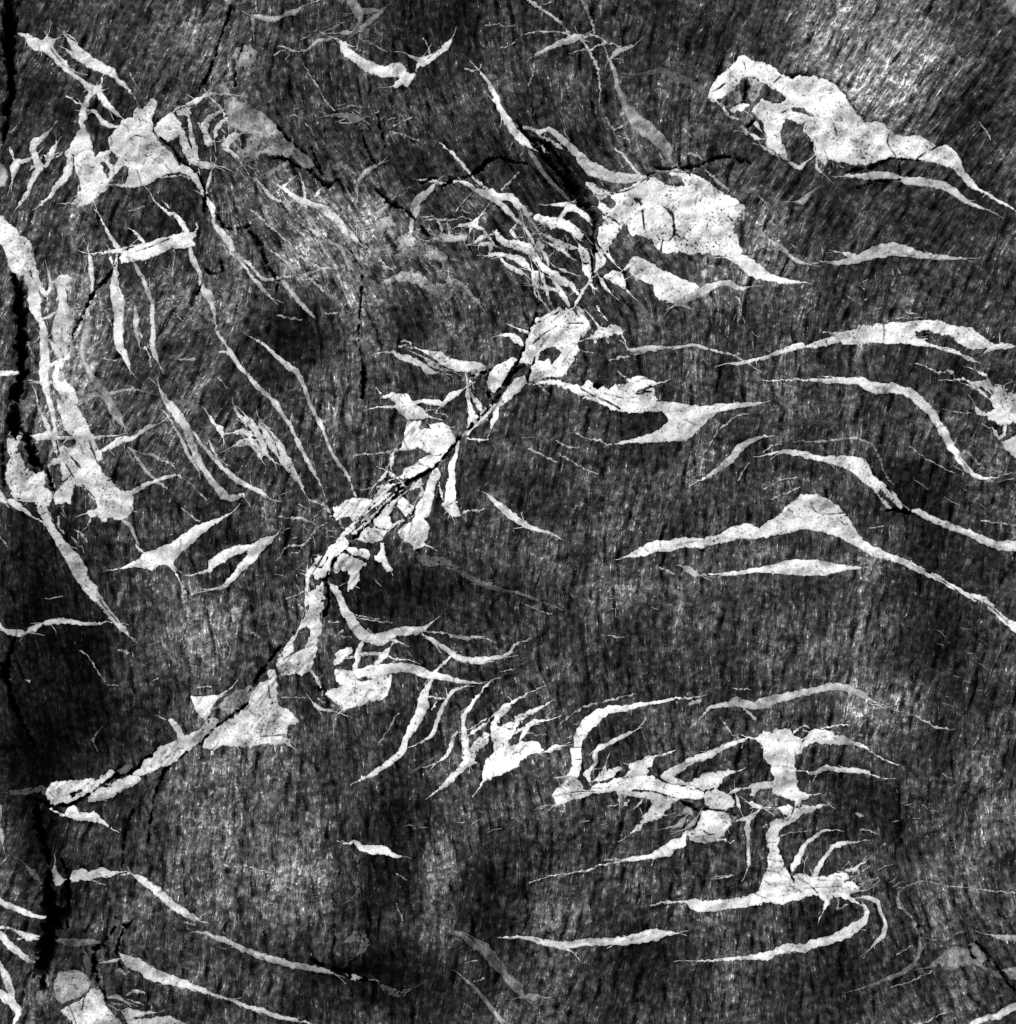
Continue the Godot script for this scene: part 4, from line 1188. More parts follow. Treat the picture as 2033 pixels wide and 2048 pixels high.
	v("grey flat stone flake in the top right corner", 0.5, [p(T03, [194, -8, 208, -8, 208, 15, 203, 12, 198, 6])], 0.9)
	v("small bright chip of quartz below the pale slope, right of the broad mass", 0.62, [s(T03, [36, 155, 3, 40, 155, 5, 44, 150, 4, 48, 147, 2])], 1.2)
	v("long straight pale vein high on the right side", 0.78, [
		s(T13, [45, 9, 1.6, 55, 9.5, 3.4, 65, 8, 5, 75, 5, 7, 82, 2, 9, 92, 0, 10, 100, -1, 10, 110, 1, 8, 120, 3.5, 5, 130, 4.5, 4, 140, 6, 3, 150, 6.5, 1]), s(T13, [60, 2, 3, 68, 4, 4.4])], 0.8)
	v("short bright fleck left of the long straight pale vein", 0.75, [s(T03, [14, 183, 2, 22, 189, 4.4, 28, 193, 3]), s(T13, [18, 4, 2, 24, 8, 3.4, 30, 10, 2])])

func veins_middle() -> void:
	vv("big white mass at the left edge above the black fissure", [
		["vein_body", 0.9, 0.9, 0.1, [p(T10, [-8, -32, 0, -28, 4, -22, 11, -17, 15, -12, 22, -8, 24, 0, 26, 10, 23, 14, 20, 17, 16, 19, 9, 17, 5, 12, 4, 5, 1, -3, -8, -12])]],
		["branch", 0.86, 0.8, 0.0, [s(T10, [19, 16, 4, 22, 24, 6, 24, 30, 8, 25, 37, 11, 26, 43, 9, 28, 49, 6, 30, 54, 4.4])]],
		["branch", 0.86, 0.9, 0.0, [s(T10, [25, 8, 4, 26, 18, 5.4, 28, 25, 4.4, 31, 31, 4.4, 34, 34, 3.4, 37, 30, 2.4, 37, 22, 2.4, 36, 17, 2.4])]]])
	vv("long ladder of white strands on the left with cross bars", [
		["vein_body", 0.86, 1.0, 0.2, [
			p(T10, [42, 88, 48, 86, 49, 92, 52, 100, 58, 107, 62, 114, 61, 120, 65, 127, 69, 135, 72, 143, 75, 150, 79, 156, 80, 161, 76, 162, 72, 159, 78, 168, 86, 176, 92, 184, 100, 186, 103, 190, 102, 196, 102, 200, 97, 206, 90, 207, 84, 205, 82, 209, 78, 208, 76, 203, 72, 205, 68, 210, 70, 204, 66, 202, 70, 199, 75, 198, 73, 192, 68, 187, 63, 180, 57, 181, 55, 186, 54, 195, 43, 194, 41, 190, 44, 183, 48, 179, 47, 172, 47, 163, 38, 166, 36, 170, 38, 161, 46, 159, 46, 152, 49, 150, 56, 151, 60, 147, 56, 142, 50, 138, 47, 130, 45, 120, 44, 112, 42, 106, 41, 97]),
			h(T10, [48, 146, 54, 145, 57, 149, 52, 152]), c(T10, [55, 159, 2.2, 61, 166, 2.2]), c(T10, [51, 165, 1.6, 57, 174, 1.6]), c(T10, [41, 104, 2.6, 44, 109, 2.6, 48, 115, 1.8]), c(T10, [69, 147, 2, 73, 158, 2.2]), c(T10, [63, 180, 1.4, 72, 190, 1.6]), c(T10, [48, 178, 1, 58, 170, 1])]],
		["strand", 0.86, 0.7, 0.0, [s(T10, [30, 54, 5, 33, 60, 6.4, 33, 70, 6.6, 34, 80, 6.6, 34, 90, 8, 34, 97, 8, 35, 103, 6.6, 37, 110, 4.6, 39, 116, 4.4, 41, 124, 4.4, 42, 131, 3.4, 44, 142, 3.4])]],
		["strand", 0.84, 0.8, 0.0, [s(T10, [28, 110, 0.9, 30, 118, 1.2, 32, 124, 2.4, 36, 132, 3.4, 39, 139, 3.4, 42, 148, 2.8, 44, 155, 2.2])]],
		["cross_bar", 0.88, 0.9, 0.0, [s(T10, [27, 143, 3.4, 31, 144, 6.6, 37, 142, 6.6, 42, 144, 4.6, 50, 144, 2.4, 62, 144, 2.4, 75, 144, 2.2, 84, 143, 1.6])]],
		["cross_bar", 0.85, 0.9, 0.0, [s(T10, [36, 90, 3.4, 43, 86, 3.4, 51, 83, 4.4, 53, 80, 2.6]), s(T10, [35, 102, 3.4, 43, 102, 2.6])]],
		["branch", 0.8, 0.9, 0.0, [s(T10, [79, 154, 2.4, 85, 151, 4.6, 91, 147, 5.6, 96, 145, 4.6, 102, 145, 2.8, 109, 140, 2.8, 116, 136, 3.4, 120, 135, 2.4])]],
		["branch", 0.8, 0.9, 0.0, [s(T10, [100, 187, 6, 106, 184, 3.6, 112, 181, 3.4, 122, 177, 2.8, 130, 174, 2.2, 138, 173, 1.6, 141, 175, 1])]]])
	v("grey knobbly vein like a standing figure beside the ladder", 0.74, [
		p(T10, [40, 23, 44, 19, 50, 18, 54, 21, 54, 28, 52, 31, 49, 29, 45, 30, 41, 28]), s(T10, [46, 29, 7, 47, 36, 8, 48, 42, 8, 48, 48, 12, 48, 53, 14, 46, 60, 12, 45, 67, 11, 49, 70, 13, 50, 75, 8, 50, 82, 5]), s(T10, [37, 69, 2.4, 41, 74, 5, 45, 80, 7]), c(T10, [47, 60, 1, 47, 70, 1])], 0.7)
	v("tiny bright spur between the left strand and the grey figure", 0.88, [s(T10, [31, 53, 2, 36, 51, 3, 41, 48, 3.4])])
	v("long grey vein curving down right through the left third", 0.66, [
		s(T10, [66, 55, 4, 66, 62, 6, 65, 70, 8, 63, 78, 5, 64, 84, 3.4, 68, 92, 4.4, 73, 100, 5.4, 78, 107, 6.4, 81, 111, 7, 84, 116, 7, 87, 122, 7, 91, 128, 7, 95, 134, 3]), s(T10, [75, 71, 4.4, 68, 77, 4]),
		s(T10, [60, 118, 3, 66, 114, 3.4, 73, 111, 4.4, 80, 111, 3.4, 90, 109, 2.4, 100, 107, 2.4, 112, 109, 1.2])], 0.9)
	v("slender white thread crossing the small dark crack, left third", 0.85, [
		s(T10, [66, -2, 1, 69, 10, 4, 69, 17, 3.4, 70, 25, 2.8, 70, 32, 2.2]), s(T10, [68.5, 38, 2.2, 66, 47, 3.2, 66, 55, 3.4])])
	v("thick white hanging vein with a tapered foot, left third", 0.86, [
		s(T10, [89, 4, 2, 88, 12, 3.4, 88, 20, 4.8, 88, 28, 7.6, 90, 36, 9.6, 91, 44, 9, 91, 52, 8, 91, 60, 8, 91, 68, 8, 92, 75, 6.6, 95, 80, 4.6, 98, 85, 3.4, 100, 91, 1.4]), c(T10, [90, 28, 0.8, 92, 36, 0.6])], 0.7)
	v("short pale double spike right of the thick hanging vein", 0.78, [s(T10, [103, 40, 0.9, 104, 48, 2.8, 105, 54, 4.6, 105, 62, 3, 107, 70, 1.4]), s(T10, [107, 60, 2.2, 109, 67, 1.6])])
	v("slim wavering vein right of the double spike", 0.78, [
		s(T10, [103, 9, 1.6, 107, 17, 3.2, 111, 25, 3.4, 114, 34, 3.4, 117, 42, 3.4, 117, 50, 3.2, 118, 60, 3.4, 118, 68, 3.6, 118, 76, 4.6, 121, 84, 2.4, 122, 86, 1.2]), s(T10, [112, 74, 1.2, 115, 80, 1.6, 117, 90, 1])])
	v("very long thin vein running down right into the central rock", 0.8, [
		s(T10, [145, -2, 2.6, 148, 7, 4, 152, 15, 3.4, 154, 24, 3.4, 156, 30, 5, 160, 35, 8, 163, 42, 3.4, 165, 52, 1.6, 166, 62, 1.6, 170, 68, 2.4, 175, 75, 1.8, 178, 80, 4.4, 181, 84, 3.4, 186, 91, 2.8, 192, 97, 2.6]),
		s(T11, [0, 97, 2.6, 4, 102, 3.4, 11, 109, 3.4, 17, 114, 3.4, 22, 120, 4.4, 26, 127, 2.8, 31, 134, 2.8, 35, 143, 2.4, 38, 149, 4.4, 41, 156, 2.4, 44, 161, 3.4, 47, 166, 3.4, 51, 174, 1.8, 55, 181, 1]), s(T10, [168, 78, 1.2, 174, 79, 1.8, 178, 81, 2.2])])
	v("smooth thin white vein curving down to the central knot", 0.8, [
		s(T11, [5, 69, 1.2, 13, 74, 2.2, 20, 81, 2.8, 27, 87, 4.4, 34, 92, 4.4, 38, 96, 4, 42, 104, 3, 45, 113, 3, 48, 121, 2.4, 53, 131, 4.2, 56, 136, 2.8, 59, 145, 2.2, 63, 155, 2.2, 68, 163, 2.8, 74, 171, 2.2, 77, 177, 1.8, 80, 185, 1.8, 82, 190, 1.2])])
	v("stout grey to white vein ending in a hook, left of centre", 0.78, [
		s(T10, [124, 108, 2, 128, 115, 5.4, 134, 122, 7, 138, 128, 8, 143, 134, 5.6, 145, 140, 5.6, 149, 150, 5.6, 153, 160, 4.6, 157, 168, 4.6, 162, 175, 4.6, 167, 181, 4.6, 172, 188, 7, 178, 190, 4.6, 183, 189, 3.4, 187, 187, 1.8, 189, 191, 1.8]), s(T10, [130, 128, 1, 137, 138, 1.8, 142, 148, 2.8, 146, 158, 2.8, 150, 164, 2.2, 154, 170, 1])], 0.9)
	v("pair of fine parallel white strands slanting to the stout vein's right", 0.83, [
		s(T10, [145, 137, 1.2, 150, 141, 2.2, 155, 148, 2.2, 162, 156, 2.8, 168, 163, 3.4, 175, 170, 3.4, 182, 176, 4.2, 192, 182, 4]), s(T11, [0, 182, 4, 7, 185, 3.4, 14, 190, 2]), s(T10, [162, 147, 2.2, 164, 152, 2.2, 168, 159, 1.8, 176, 166, 1])])
	v("small white commas above the pair of parallel strands", 0.88, [s(T10, [161, 127, 1, 166, 134, 3.2, 170, 138, 4.4, 172, 143, 2.2]), s(T10, [181, 121, 1, 184, 127, 2.2, 188, 130, 4.4, 190, 136, 1.8])])
	v("feathery white cluster tapering down right, left of centre", 0.87, [
		s(T10, [183, 140, 4.4, 188, 139, 3.4, 192, 141, 5.4]), s(T10, [182, 150, 3.4, 187, 148, 5.4, 192, 147, 6.6]), s(T11, [0, 131, 7, 5, 138, 6, 8, 145, 6, 10, 152, 6.6, 14, 158, 2.4, 18, 162, 1]), s(T11, [1, 148, 5.4, 6, 153, 5.6, 9, 160, 1.6]),
		s(T11, [9, 131, 2.4, 12, 138, 6.6, 17, 146, 9, 22, 152, 9.6, 25, 158, 7.6, 28, 163, 8, 31, 168, 6.6, 35, 174, 4.4, 39, 179, 2.4, 41, 184, 1]), c(T11, [14, 138, 0.9, 20, 148, 0.9, 23, 158, 0.9]), c(T11, [3, 140, 0.9, 9, 152, 0.9])], 1.1, 0.35)
	v("short white bar jutting from the left edge", 0.93, [s(T10, [-6, 94.5, 3.6, 6, 94.5, 4.4, 13.5, 94, 3.4])], 0.8)
	vv("rough white mass in the left fissure with a long lower tail", [
		["vein_body", 0.85, 1.3, 0.7, [p(T10, [5, 147, 11, 142, 16, 143, 15, 149, 14, 155, 18, 161, 21, 168, 27, 172, 33, 170, 35, 175, 34, 181, 39, 186, 39, 192, 36, 197, 32, 202, 28, 197, 27, 192, 22, 192, 16, 190, 10, 192, 8, 185, 6, 178, 6, 168, 9, 160, 5, 153])]],
		["branch", 0.8, 0.9, 0.1, [s(T20, [31, 2, 9, 33, 9, 7, 37, 17, 7, 41, 24, 5.4, 45, 30, 7, 50, 37, 8, 55, 43, 10, 59, 50, 12, 62, 57, 11, 65, 64, 8, 70, 69, 10, 74, 74, 7, 79, 80, 5, 85, 88, 4.4, 90, 94, 4.4, 95, 99, 5, 98, 103, 2]), c(T20, [77, 77, 0.9, 84, 86, 0.9, 91, 94, 0.9]), c(T20, [30, 12, 0.8, 36, 9, 0.8])]],
		["branch", 0.84, 1.0, 0.2, [s(T20, [8, 1, 4, 12, 3, 6, 16, 6, 4.4, 20, 9, 2.8, 23, 12, 1.6, 31, 16, 1]), s(T20, [18, 0, 4, 26, 0, 4])]]])
	v("pale flakes on the left edge below the white bar", 0.8, [s(T20, [-6, -1, 4, 1, 0, 4, 6, 2, 1.4]), s(T10, [-5, 182, 4, 1, 187, 3.4, 4, 193, 2])])

	# the central diagonal vein, one body per lens between its cracks
	vv("main diagonal vein climbing from lower left through the centre", [
		["vein_body", 0.95, 1.1, 0.35, [p(T12, [28, 52, 36, 49, 44, 44, 52, 44, 58, 42, 63, 46, 67, 52, 69, 57, 70, 60, 67, 64, 63, 67, 61, 73, 62, 77, 58, 81, 57, 85, 53, 89, 51, 93, 51, 96, 45, 97, 36, 97, 28, 101, 22, 101, 23, 95, 25, 88, 15, 86, 17, 80, 19, 76, 21, 70, 23, 63, 26, 57]), h(T12, [29, 82, 33, 77, 42, 74, 48, 78, 44, 84, 40, 88, 38, 83, 32, 85]), c(T12, [56, 44, 1.4, 58, 47, 2.2, 61, 51, 1.2]), c(T12, [52, 56, 0.8, 64, 56, 0.8]), c(T12, [25, 72, 0.8, 34, 64, 0.8, 44, 58, 0.6])]],
		["vein_body", 0.84, 0.9, 0.2, [p(T12, [0, 118, 2, 110, 8, 102, 14, 97, 20, 96, 21, 101, 16, 107, 8, 114, 2, 119, -8, 118, -14, 128, -22, 135, -28, 142, -24, 134, -14, 124, -6, 119])]],
		["vein_body", 0.97, 0.9, 0.1, [p(T11, [183, 105, 182, 97, 185, 92, 190, 87, 196, 85, 201, 82, 205, 84, 200, 90, 196, 97, 192, 104, 188, 109, 185, 108])]],
		["vein_body", 0.93, 0.9, 0.1, [p(T11, [165, 142, 170, 136, 176, 130, 182, 124, 188, 118, 190, 119, 186, 124, 180, 130, 174, 136, 168, 142]), s(T11, [168, 135, 2, 175, 127, 2, 184, 119, 2])]],
		["vein_body", 0.99, 0.8, 0.0, [p(T11, [121, 131, 126, 130, 131, 131, 137, 134, 142, 132, 148, 132, 153, 136, 157, 142, 160, 145, 156, 150, 151, 155, 146, 157, 140, 157, 134, 155, 129, 151, 125, 153, 119, 155, 115, 153, 118, 146, 119, 139]), h(T11, [129, 137, 133, 131, 136, 133, 139, 137, 133, 138])]],
		["branch", 0.98, 0.8, 0.0, [p(T11, [100, 109, 103, 112, 108, 109, 115, 110, 120, 110, 124, 115, 128, 119, 135, 124, 139, 128, 132, 129, 125, 131, 120, 130, 115, 125, 112, 121, 105, 121, 97, 121, 105, 120, 113, 119, 112, 116, 107, 114, 102, 114]), s(T11, [126, 117, 2, 135, 116, 3.4, 144, 117, 5, 148, 119, 2.2, 153, 113, 4.4, 158, 110, 4.4, 163, 107, 2]), s(T11, [146, 120, 1.2, 143, 124, 0.8])]],
		["vein_body", 0.97, 1.1, 0.4, [p(Z2, [57, 20, 60, 17, 63, 13, 70, 9, 76, 5, 80, 3, 86, 5, 92, 0, 94, -2, 92, 4, 88, 8, 80, 14, 72, 18, 66, 21, 60, 21]), s(Z2, [52, 17, 2.2, 56, 20, 3]), s(Z2, [42, 24, 1.6, 46, 20, 3, 49, 16, 2, 50, 12, 1.2]), s(Z2, [52, 11, 2.2, 53, 5, 2.2, 55, -1, 1.2])]],
		["vein_body", 0.98, 1.1, 0.25, [p(Z2, [8, 48, 10, 46, 9, 42, 13, 41, 17, 38, 22, 35, 28, 35, 34, 35, 38, 36, 44, 30, 42, 27, 46, 26, 50, 24, 55, 25, 52, 29, 48, 32, 44, 36, 40, 39, 36, 42, 34, 45, 30, 49, 24, 52, 21, 49, 17, 49, 13, 50])]],
		["vein_body", 0.94, 1.1, 0.4, [p(Z2, [11, 66, 18, 58, 24, 53, 30, 50, 35, 44, 40, 39, 46, 34, 52, 30, 58, 26, 61, 25, 57, 29, 50, 34, 44, 39, 38, 45, 34, 50, 30, 53, 26, 56, 22, 60, 19, 62, 16, 66, 12, 68]), c(Z2, [20, 60, 0.7, 30, 51, 0.7, 40, 42, 0.7])]],
		["vein_body", 0.93, 1.1, 0.4, [p(Z2, [23, 61.5, 27, 58, 31, 54, 36, 49, 42, 43, 48, 37.5, 54, 32, 56, 32, 50, 38, 44, 44, 38, 50, 33, 55, 28, 59, 24, 62.5])]],
		["vein_body", 0.99, 0.9, 0.0, [p(Z2, [57, 60, 60, 55, 66, 52, 69, 48, 70, 42, 74, 35, 78, 27, 80, 19, 83, 14, 86, 11, 88, 16, 86, 22, 84, 28, 83, 36, 81, 42, 80, 47, 77, 50, 80, 57, 78, 64, 76, 67, 79, 70, 72, 71, 69, 73, 67, 69, 62, 66])]],
		["vein_body", 0.95, 1.2, 0.3, [p(Z2, [57, 37, 61, 34, 64, 38, 68, 42, 67, 46, 63, 49, 60, 46, 57, 41])]],
		["vein_body", 0.9, 1.3, 0.5, [p(Z2, [66, 26, 70, 23, 74, 21, 74, 25, 69, 29, 66, 29]), s(Z2, [74, 27, 2, 75, 31, 3, 72, 35, 2])]],
		["vein_body", 0.92, 1.2, 0.4, [p(Z2, [48, 41, 53, 37, 56, 34, 60, 33, 57, 38, 54, 42, 51, 47, 51, 52, 53, 55, 49, 58, 44, 57, 40, 55, 38, 50, 42, 46])]],
		["vein_body", 0.86, 1.0, 0.2, [p(Z2, [36, 56, 44, 57, 50, 59, 55, 53, 60, 51, 68, 48, 65, 51, 58, 53, 54, 56, 49, 60, 48, 62, 44, 66, 38, 68, 32, 67, 27, 65, 30, 61])]],
		["vein_body", 0.93, 1.2, 0.4, [p(T21, [43, 58, 46, 52, 50, 45, 56, 42, 60, 37, 66, 32, 73, 28, 76, 31, 74, 36, 69, 40, 66, 46, 62, 51, 61, 57, 57, 60, 50, 60, 48, 56, 45, 62]), c(T21, [50, 50, 1, 55, 52, 1, 60, 44, 0.8]), c(T21, [46, 60, 1, 52, 50, 1, 58, 40, 0.8])]],
		["vein_body", 0.97, 0.9, 0.1, [p(Z2, [20, 72, 24, 70, 30, 72, 36, 73, 37, 76, 36, 80, 30, 78, 24, 76])]],
		["vein_body", 0.88, 1.2, 0.4, [p(Z2, [10, 84, 14, 78, 18, 75.5, 22, 77, 28, 79, 33, 81, 34, 84, 30, 88, 29, 94, 26, 99, 21, 103, 20, 100, 22, 94, 23, 91, 18, 88, 12, 89])]],
		["branch", 0.96, 0.9, 0.0, [p(T21, [101, 33, 103, 33, 104, 42, 106, 47, 110, 53, 109, 55, 105, 55, 101, 48, 96, 46, 96, 43, 100, 40])]],
		["vein_body", 0.93, 1.2, 0.45, [p(T21, [46, 70, 52, 66, 57, 61, 57, 68, 58, 74, 58, 80, 56, 85, 52, 88, 46, 88, 43, 90, 45, 83, 44, 76]), s(T21, [44, 58, 2.4, 44, 65, 3.4, 43, 72, 2.4, 43, 80, 2.4])]],
		["vein_body", 0.88, 1.2, 0.5, [p(T21, [20, 128, 21, 122, 25, 116, 32, 107, 36, 100, 40, 92, 45, 89, 53, 88, 55, 94, 54, 102, 51, 110, 51, 118, 48, 126, 46, 130, 40, 136, 33, 133, 25, 135, 21, 133]), h(T21, [33, 110, 38, 100, 44, 96, 46, 103, 42, 112, 34, 118]), c(T21, [26, 122, 1, 36, 116, 1, 46, 112, 0.8]), s(T21, [46, 131, 3.4, 50, 136, 3.4, 53, 142, 2.4])]],
		["vein_body", 0.88, 1.0, 0.3, [p(T21, [-38, 190, -30, 178, -20, 172, -12, 166, -4, 160, 0, 154, 3, 146, 8, 140, 13, 137, 13, 131, 17, 129, 20, 132, 20, 145, 21, 156, 27, 160, 33, 165, 37, 170, 30, 174, 28, 180, 31, 189, 20, 187, 10, 188, 0, 190, -10, 190, -20, 188, -30, 192]), c(T21, [8, 182, 0.8, 20, 181, 0.8, 27, 180, 0.8]), c(T21, [14, 140, 1, 15, 152, 1])]],
		["vein_body", 0.6, 1.0, 0.4, [p(T20, [165, 160, 172, 152, 180, 147, 190, 143, 196, 146, 190, 154, 182, 160, 178, 163, 170, 161])]],
		["vein_body", 0.99, 0.7, 0.0, [p(T20, [147, 150, 157, 151, 167, 149, 175, 146, 165, 156, 161, 164, 158, 169, 153, 165, 149, 157])]],
		["vein_body", 0.84, 1.0, 0.3, [p(Q1, [111, 123, 120, 117, 126, 108, 130, 105, 134, 104, 138, 99, 145, 92, 152, 89, 160, 86, 164, 84, 165, 76, 160, 70, 155, 62, 150, 58, 158, 58, 166, 63, 170, 70, 173, 80, 180, 77, 186, 73, 194, 68, 206, 56, 214, 60, 204, 74, 192, 85, 182, 93, 175, 99, 165, 106, 156, 113, 148, 117, 141, 118, 136, 121, 126, 124, 120, 127, 112, 126])]],
		["vein_body", 0.89, 0.9, 0.2, [p(Q1, [85, 136, 95, 131, 108, 126, 118, 126, 121, 131, 115, 137, 105, 141, 98, 145, 93, 144, 90, 139])]],
		["vein_body", 0.9, 0.9, 0.1, [p(Q1, [59, 151, 66, 146, 75, 140, 85, 139, 91, 142, 93, 147, 88, 152, 78, 155, 68, 156, 61, 155])]],
		["vein_body", 0.87, 1.0, 0.45, [p(Q1, [8, 140, 14, 136, 24, 133, 36, 132, 50, 131, 64, 129, 68, 131, 78, 125, 85, 118, 92, 119, 92, 123, 86, 129, 76, 134, 70, 139, 60, 147, 50, 152, 40, 157, 30, 159, 20, 160, 15, 158, 10, 152, 8, 147]), h(Q1, [37, 148, 45, 144, 56, 140, 54, 144, 46, 149, 40, 152])]]])
	v("white curl with pale ears above the main vein's upper end", 0.96, [s(T12, [2, 65, 1.8, 8, 65, 3.4, 13, 68, 6, 17, 72, 3.4]), s(T12, [15, 61, 1, 22, 63, 3])])
	v("ragged white ear to the right of the main vein's top", 0.95, [p(T12, [67, 68, 71, 64, 76, 60, 82, 59, 85, 57, 90, 56, 91, 58, 94, 62, 94, 66, 90, 64, 87, 65, 80, 67, 74, 71, 70, 69]), s(T12, [74, 43, 1.2, 78, 48, 1.6, 83, 54, 1.2]), s(T12, [74, 56, 2, 76, 59, 3])], 1.4, 0.5)
	vv("white tail with ragged lobes leading right from the main vein", [
		["vein_body", 0.92, 1.1, 0.35, [p(T12, [22, 102, 35, 99, 45, 99, 52, 102, 60, 104, 64, 104, 68, 100, 73, 102, 74, 106, 80, 104, 83, 108, 88, 104, 95, 102, 100, 102, 95, 97, 98, 99, 104, 97, 110, 96, 115, 99, 119, 102, 123, 102, 115, 105, 107, 109, 112, 106, 118, 106, 119, 111, 121, 114, 119, 117, 121, 120, 124, 123, 122, 124, 112, 124, 105, 126, 96, 125, 90, 124, 80, 120, 72, 116, 65, 113, 57, 109, 48, 105, 42, 103, 30, 103]), h(T12, [103, 111, 110, 107, 116, 109, 110, 110]), c(T12, [62, 106, 1, 72, 112, 1.4, 80, 115, 1, 92, 122, 1.4]), c(T12, [80, 110, 0.6, 95, 114, 0.6, 105, 113, 0.6])]],
		["vein_end", 0.85, 0.6, 0.05, [p(T12, [120, 117, 127, 116, 135, 117, 145, 118.5, 155, 119.5, 168, 118, 180, 117, 192, 116.5, 203, 117, 196, 119.5, 190, 120, 178, 122, 168, 125, 160, 130, 154, 137, 149, 142, 143, 146, 130, 147, 112, 148, 100, 148, 84, 149.5, 96, 146, 106, 144, 116, 141, 125, 136, 129, 131, 129, 128, 125, 124, 122, 120])]]])
	v("thin horizontal white thread right of the main vein's top", 0.78, [
		s(T12, [96, 72, 1, 98, 76, 2.2, 105, 77, 3.4, 112, 76, 4.4, 118, 76, 4.4, 125, 75, 2.8, 135, 75, 2.2, 142, 74, 2.2, 148, 73, 2.2, 155, 75, 2.2, 162, 77, 1.8, 170, 79, 1.4, 177, 80, 1.2, 184, 83, 1.2, 192, 88, 0.8]), s(T12, [100, 80, 1.2, 110, 79, 2.2]), s(T12, [84, 85, 1.2, 92, 82.5, 1.8, 99, 82, 1.6])])
	v("lacy broken white vein pointing left from the main vein", 0.78, [
		s(T11, [105, 78, 3.4, 110, 78, 2.8, 115, 82, 3.6, 122, 83, 5.6, 128, 86, 5, 133, 89, 3.6, 137, 93, 5, 142, 94, 3.4]), s(T11, [117, 70, 1.8, 123, 71, 1.4, 124, 76, 1.2]), s(T11, [114, 74, 1.2, 120, 73, 1.2]), s(T11, [146, 91, 3.4, 152, 92, 2.4]), s(T11, [136, 84, 4, 142, 88, 5, 146, 91, 3])], 1.5, 0.8)
	v("stout white finger pointing left just above the main vein", 0.94, [
		s(T11, [132, 77, 1.6, 138, 79, 4.4, 145, 82, 8, 152, 86, 9, 160, 89, 8.6, 167, 89, 7.6, 173, 88, 5.6, 178, 91, 5, 176, 94, 3, 172, 96, 1.2])], 0.9, 0.15)
	v("narrow white wedge pair standing on the main diagonal crack", 0.94, [
		s(T11, [167, 103, 2, 167, 112, 3.4, 169, 120, 3.4, 170, 128, 5, 168, 135, 5]), s(T11, [171, 112, 2.2, 175, 118, 4.6, 178, 123, 3.4]), s(T11, [170, 101, 1.2, 171.5, 107, 1.2]), s(T11, [168, 103, 1.5, 170, 100, 1.5])], 0.8)
	v("small pale spur hanging right of the main diagonal crack", 0.92, [s(T11, [190, 122, 5, 187, 130, 4.4, 185, 137, 1.6]), s(T11, [166, 144, 1, 175, 146, 1.8, 183, 145, 1.2])])
	v("white blade hanging below the main vein, ending in a torn foot", 0.97, [
		s(T11, [160, 147, 2.6, 158, 158, 3.4, 155, 166, 4.6, 155, 175, 6, 154, 183, 8, 154, 192, 10]), p(Z2, [89, 40, 91, 37, 92, 31, 95, 26, 98, 27, 99, 32, 99, 38, 102, 45, 100, 49, 96, 48, 92, 45]), c(Z2, [93, 41, 0.7, 99, 37, 0.6]), s(T21, [160, 12, 1.8, 168, 8, 1.8, 176, 8, 1.4, 180, 7, 1]), s(T11, [145, 178, 1, 147, 184, 1.4, 149, 192, 1])], 0.8)
	v("white dart right of the hanging blade", 0.92, [s(T12, [-9, 188, 2, -4, 193, 4, 2, 198, 6, 8, 203, 6, 15, 208, 5.4, 22, 212, 4, 30, 215, 2.8, 38, 217, 2, 44, 220, 0.8])], 0.6)
	v("grey smeared streak trailing right from below the hanging blade", 0.42, [
		s(T21, [128, 41, 4, 135, 46, 9, 143, 47, 9, 152, 49, 6, 165, 57, 5, 175, 62, 4, 185, 66, 5, 194, 69, 4]), s(T22, [0, 69, 3, 12, 71, 2, 22, 74, 2.4, 32, 78, 2.4, 40, 81, 1.8, 48, 84, 1.2])], 1.1, 0.4)
	v("white vein bent like a hammock below the main vein", 0.87, [
		s(T21, [61, 65, 3, 66, 69, 6, 70, 77, 4.4, 73, 86, 7, 78, 92, 9, 82, 99, 9, 88, 104, 9, 95, 107, 9, 101, 107, 9, 107, 104, 8, 113, 101, 7, 120, 100, 7, 128, 100, 6, 134, 98, 3.6, 140, 93.5, 1]), s(T21, [109, 107, 3, 112, 108, 4])], 0.9)
	vv("heavy white vein with a long right arm, below the hammock vein", [
		["vein_body", 0.9, 1.0, 0.2, [p(T21, [56, 149, 60, 146, 70, 144, 80, 139, 92, 135, 108, 134, 108, 142, 105, 150, 100, 154, 93, 156, 92, 154, 84, 158, 76, 160, 70, 163, 68, 164, 71, 160, 66, 157, 60, 152]), p(T21, [65, 134, 66, 130, 72, 130, 78, 132, 82, 138, 76, 142, 68, 140]), h(T21, [83, 139, 88, 136, 93, 137, 88, 139])]],
		["branch", 0.95, 0.9, 0.0, [s(T21, [77, 135, 9, 88, 132, 8, 98, 131, 9, 108, 129, 8, 118, 129, 7, 126, 130, 7, 134, 133, 6, 142, 135, 6, 150, 136, 4.6, 160, 139, 3.6, 168, 140, 2.2, 175, 140.5, 1]), s(T21, [141, 133, 3.4, 146, 128, 2.2, 150, 124, 1.6, 154, 120, 1])]],
		["branch", 0.93, 1.0, 0.1, [p(T21, [65, 118, 70, 115, 77, 113, 79, 116, 75, 121, 68, 126, 65, 127])]],
		["branch", 0.92, 0.9, 0.0, [s(T21, [80, 132, 5.4, 82, 125, 4.6, 83, 118, 4.6, 86, 110, 3.4]), s(T21, [96, 127, 3.4, 101, 122, 4.8, 104, 118, 6, 107, 114, 2.8]), s(T21, [85, 119, 1.8, 92, 118, 2.4, 100, 118, 2.4, 107, 120, 1.8, 112, 122, 1.2, 120, 122, 1.2])]],
		["branch", 0.88, 0.9, 0.0, [s(T21, [49, 156, 2.6, 53, 160, 3.2, 60, 162, 1.8, 67, 163, 1.4])]]])
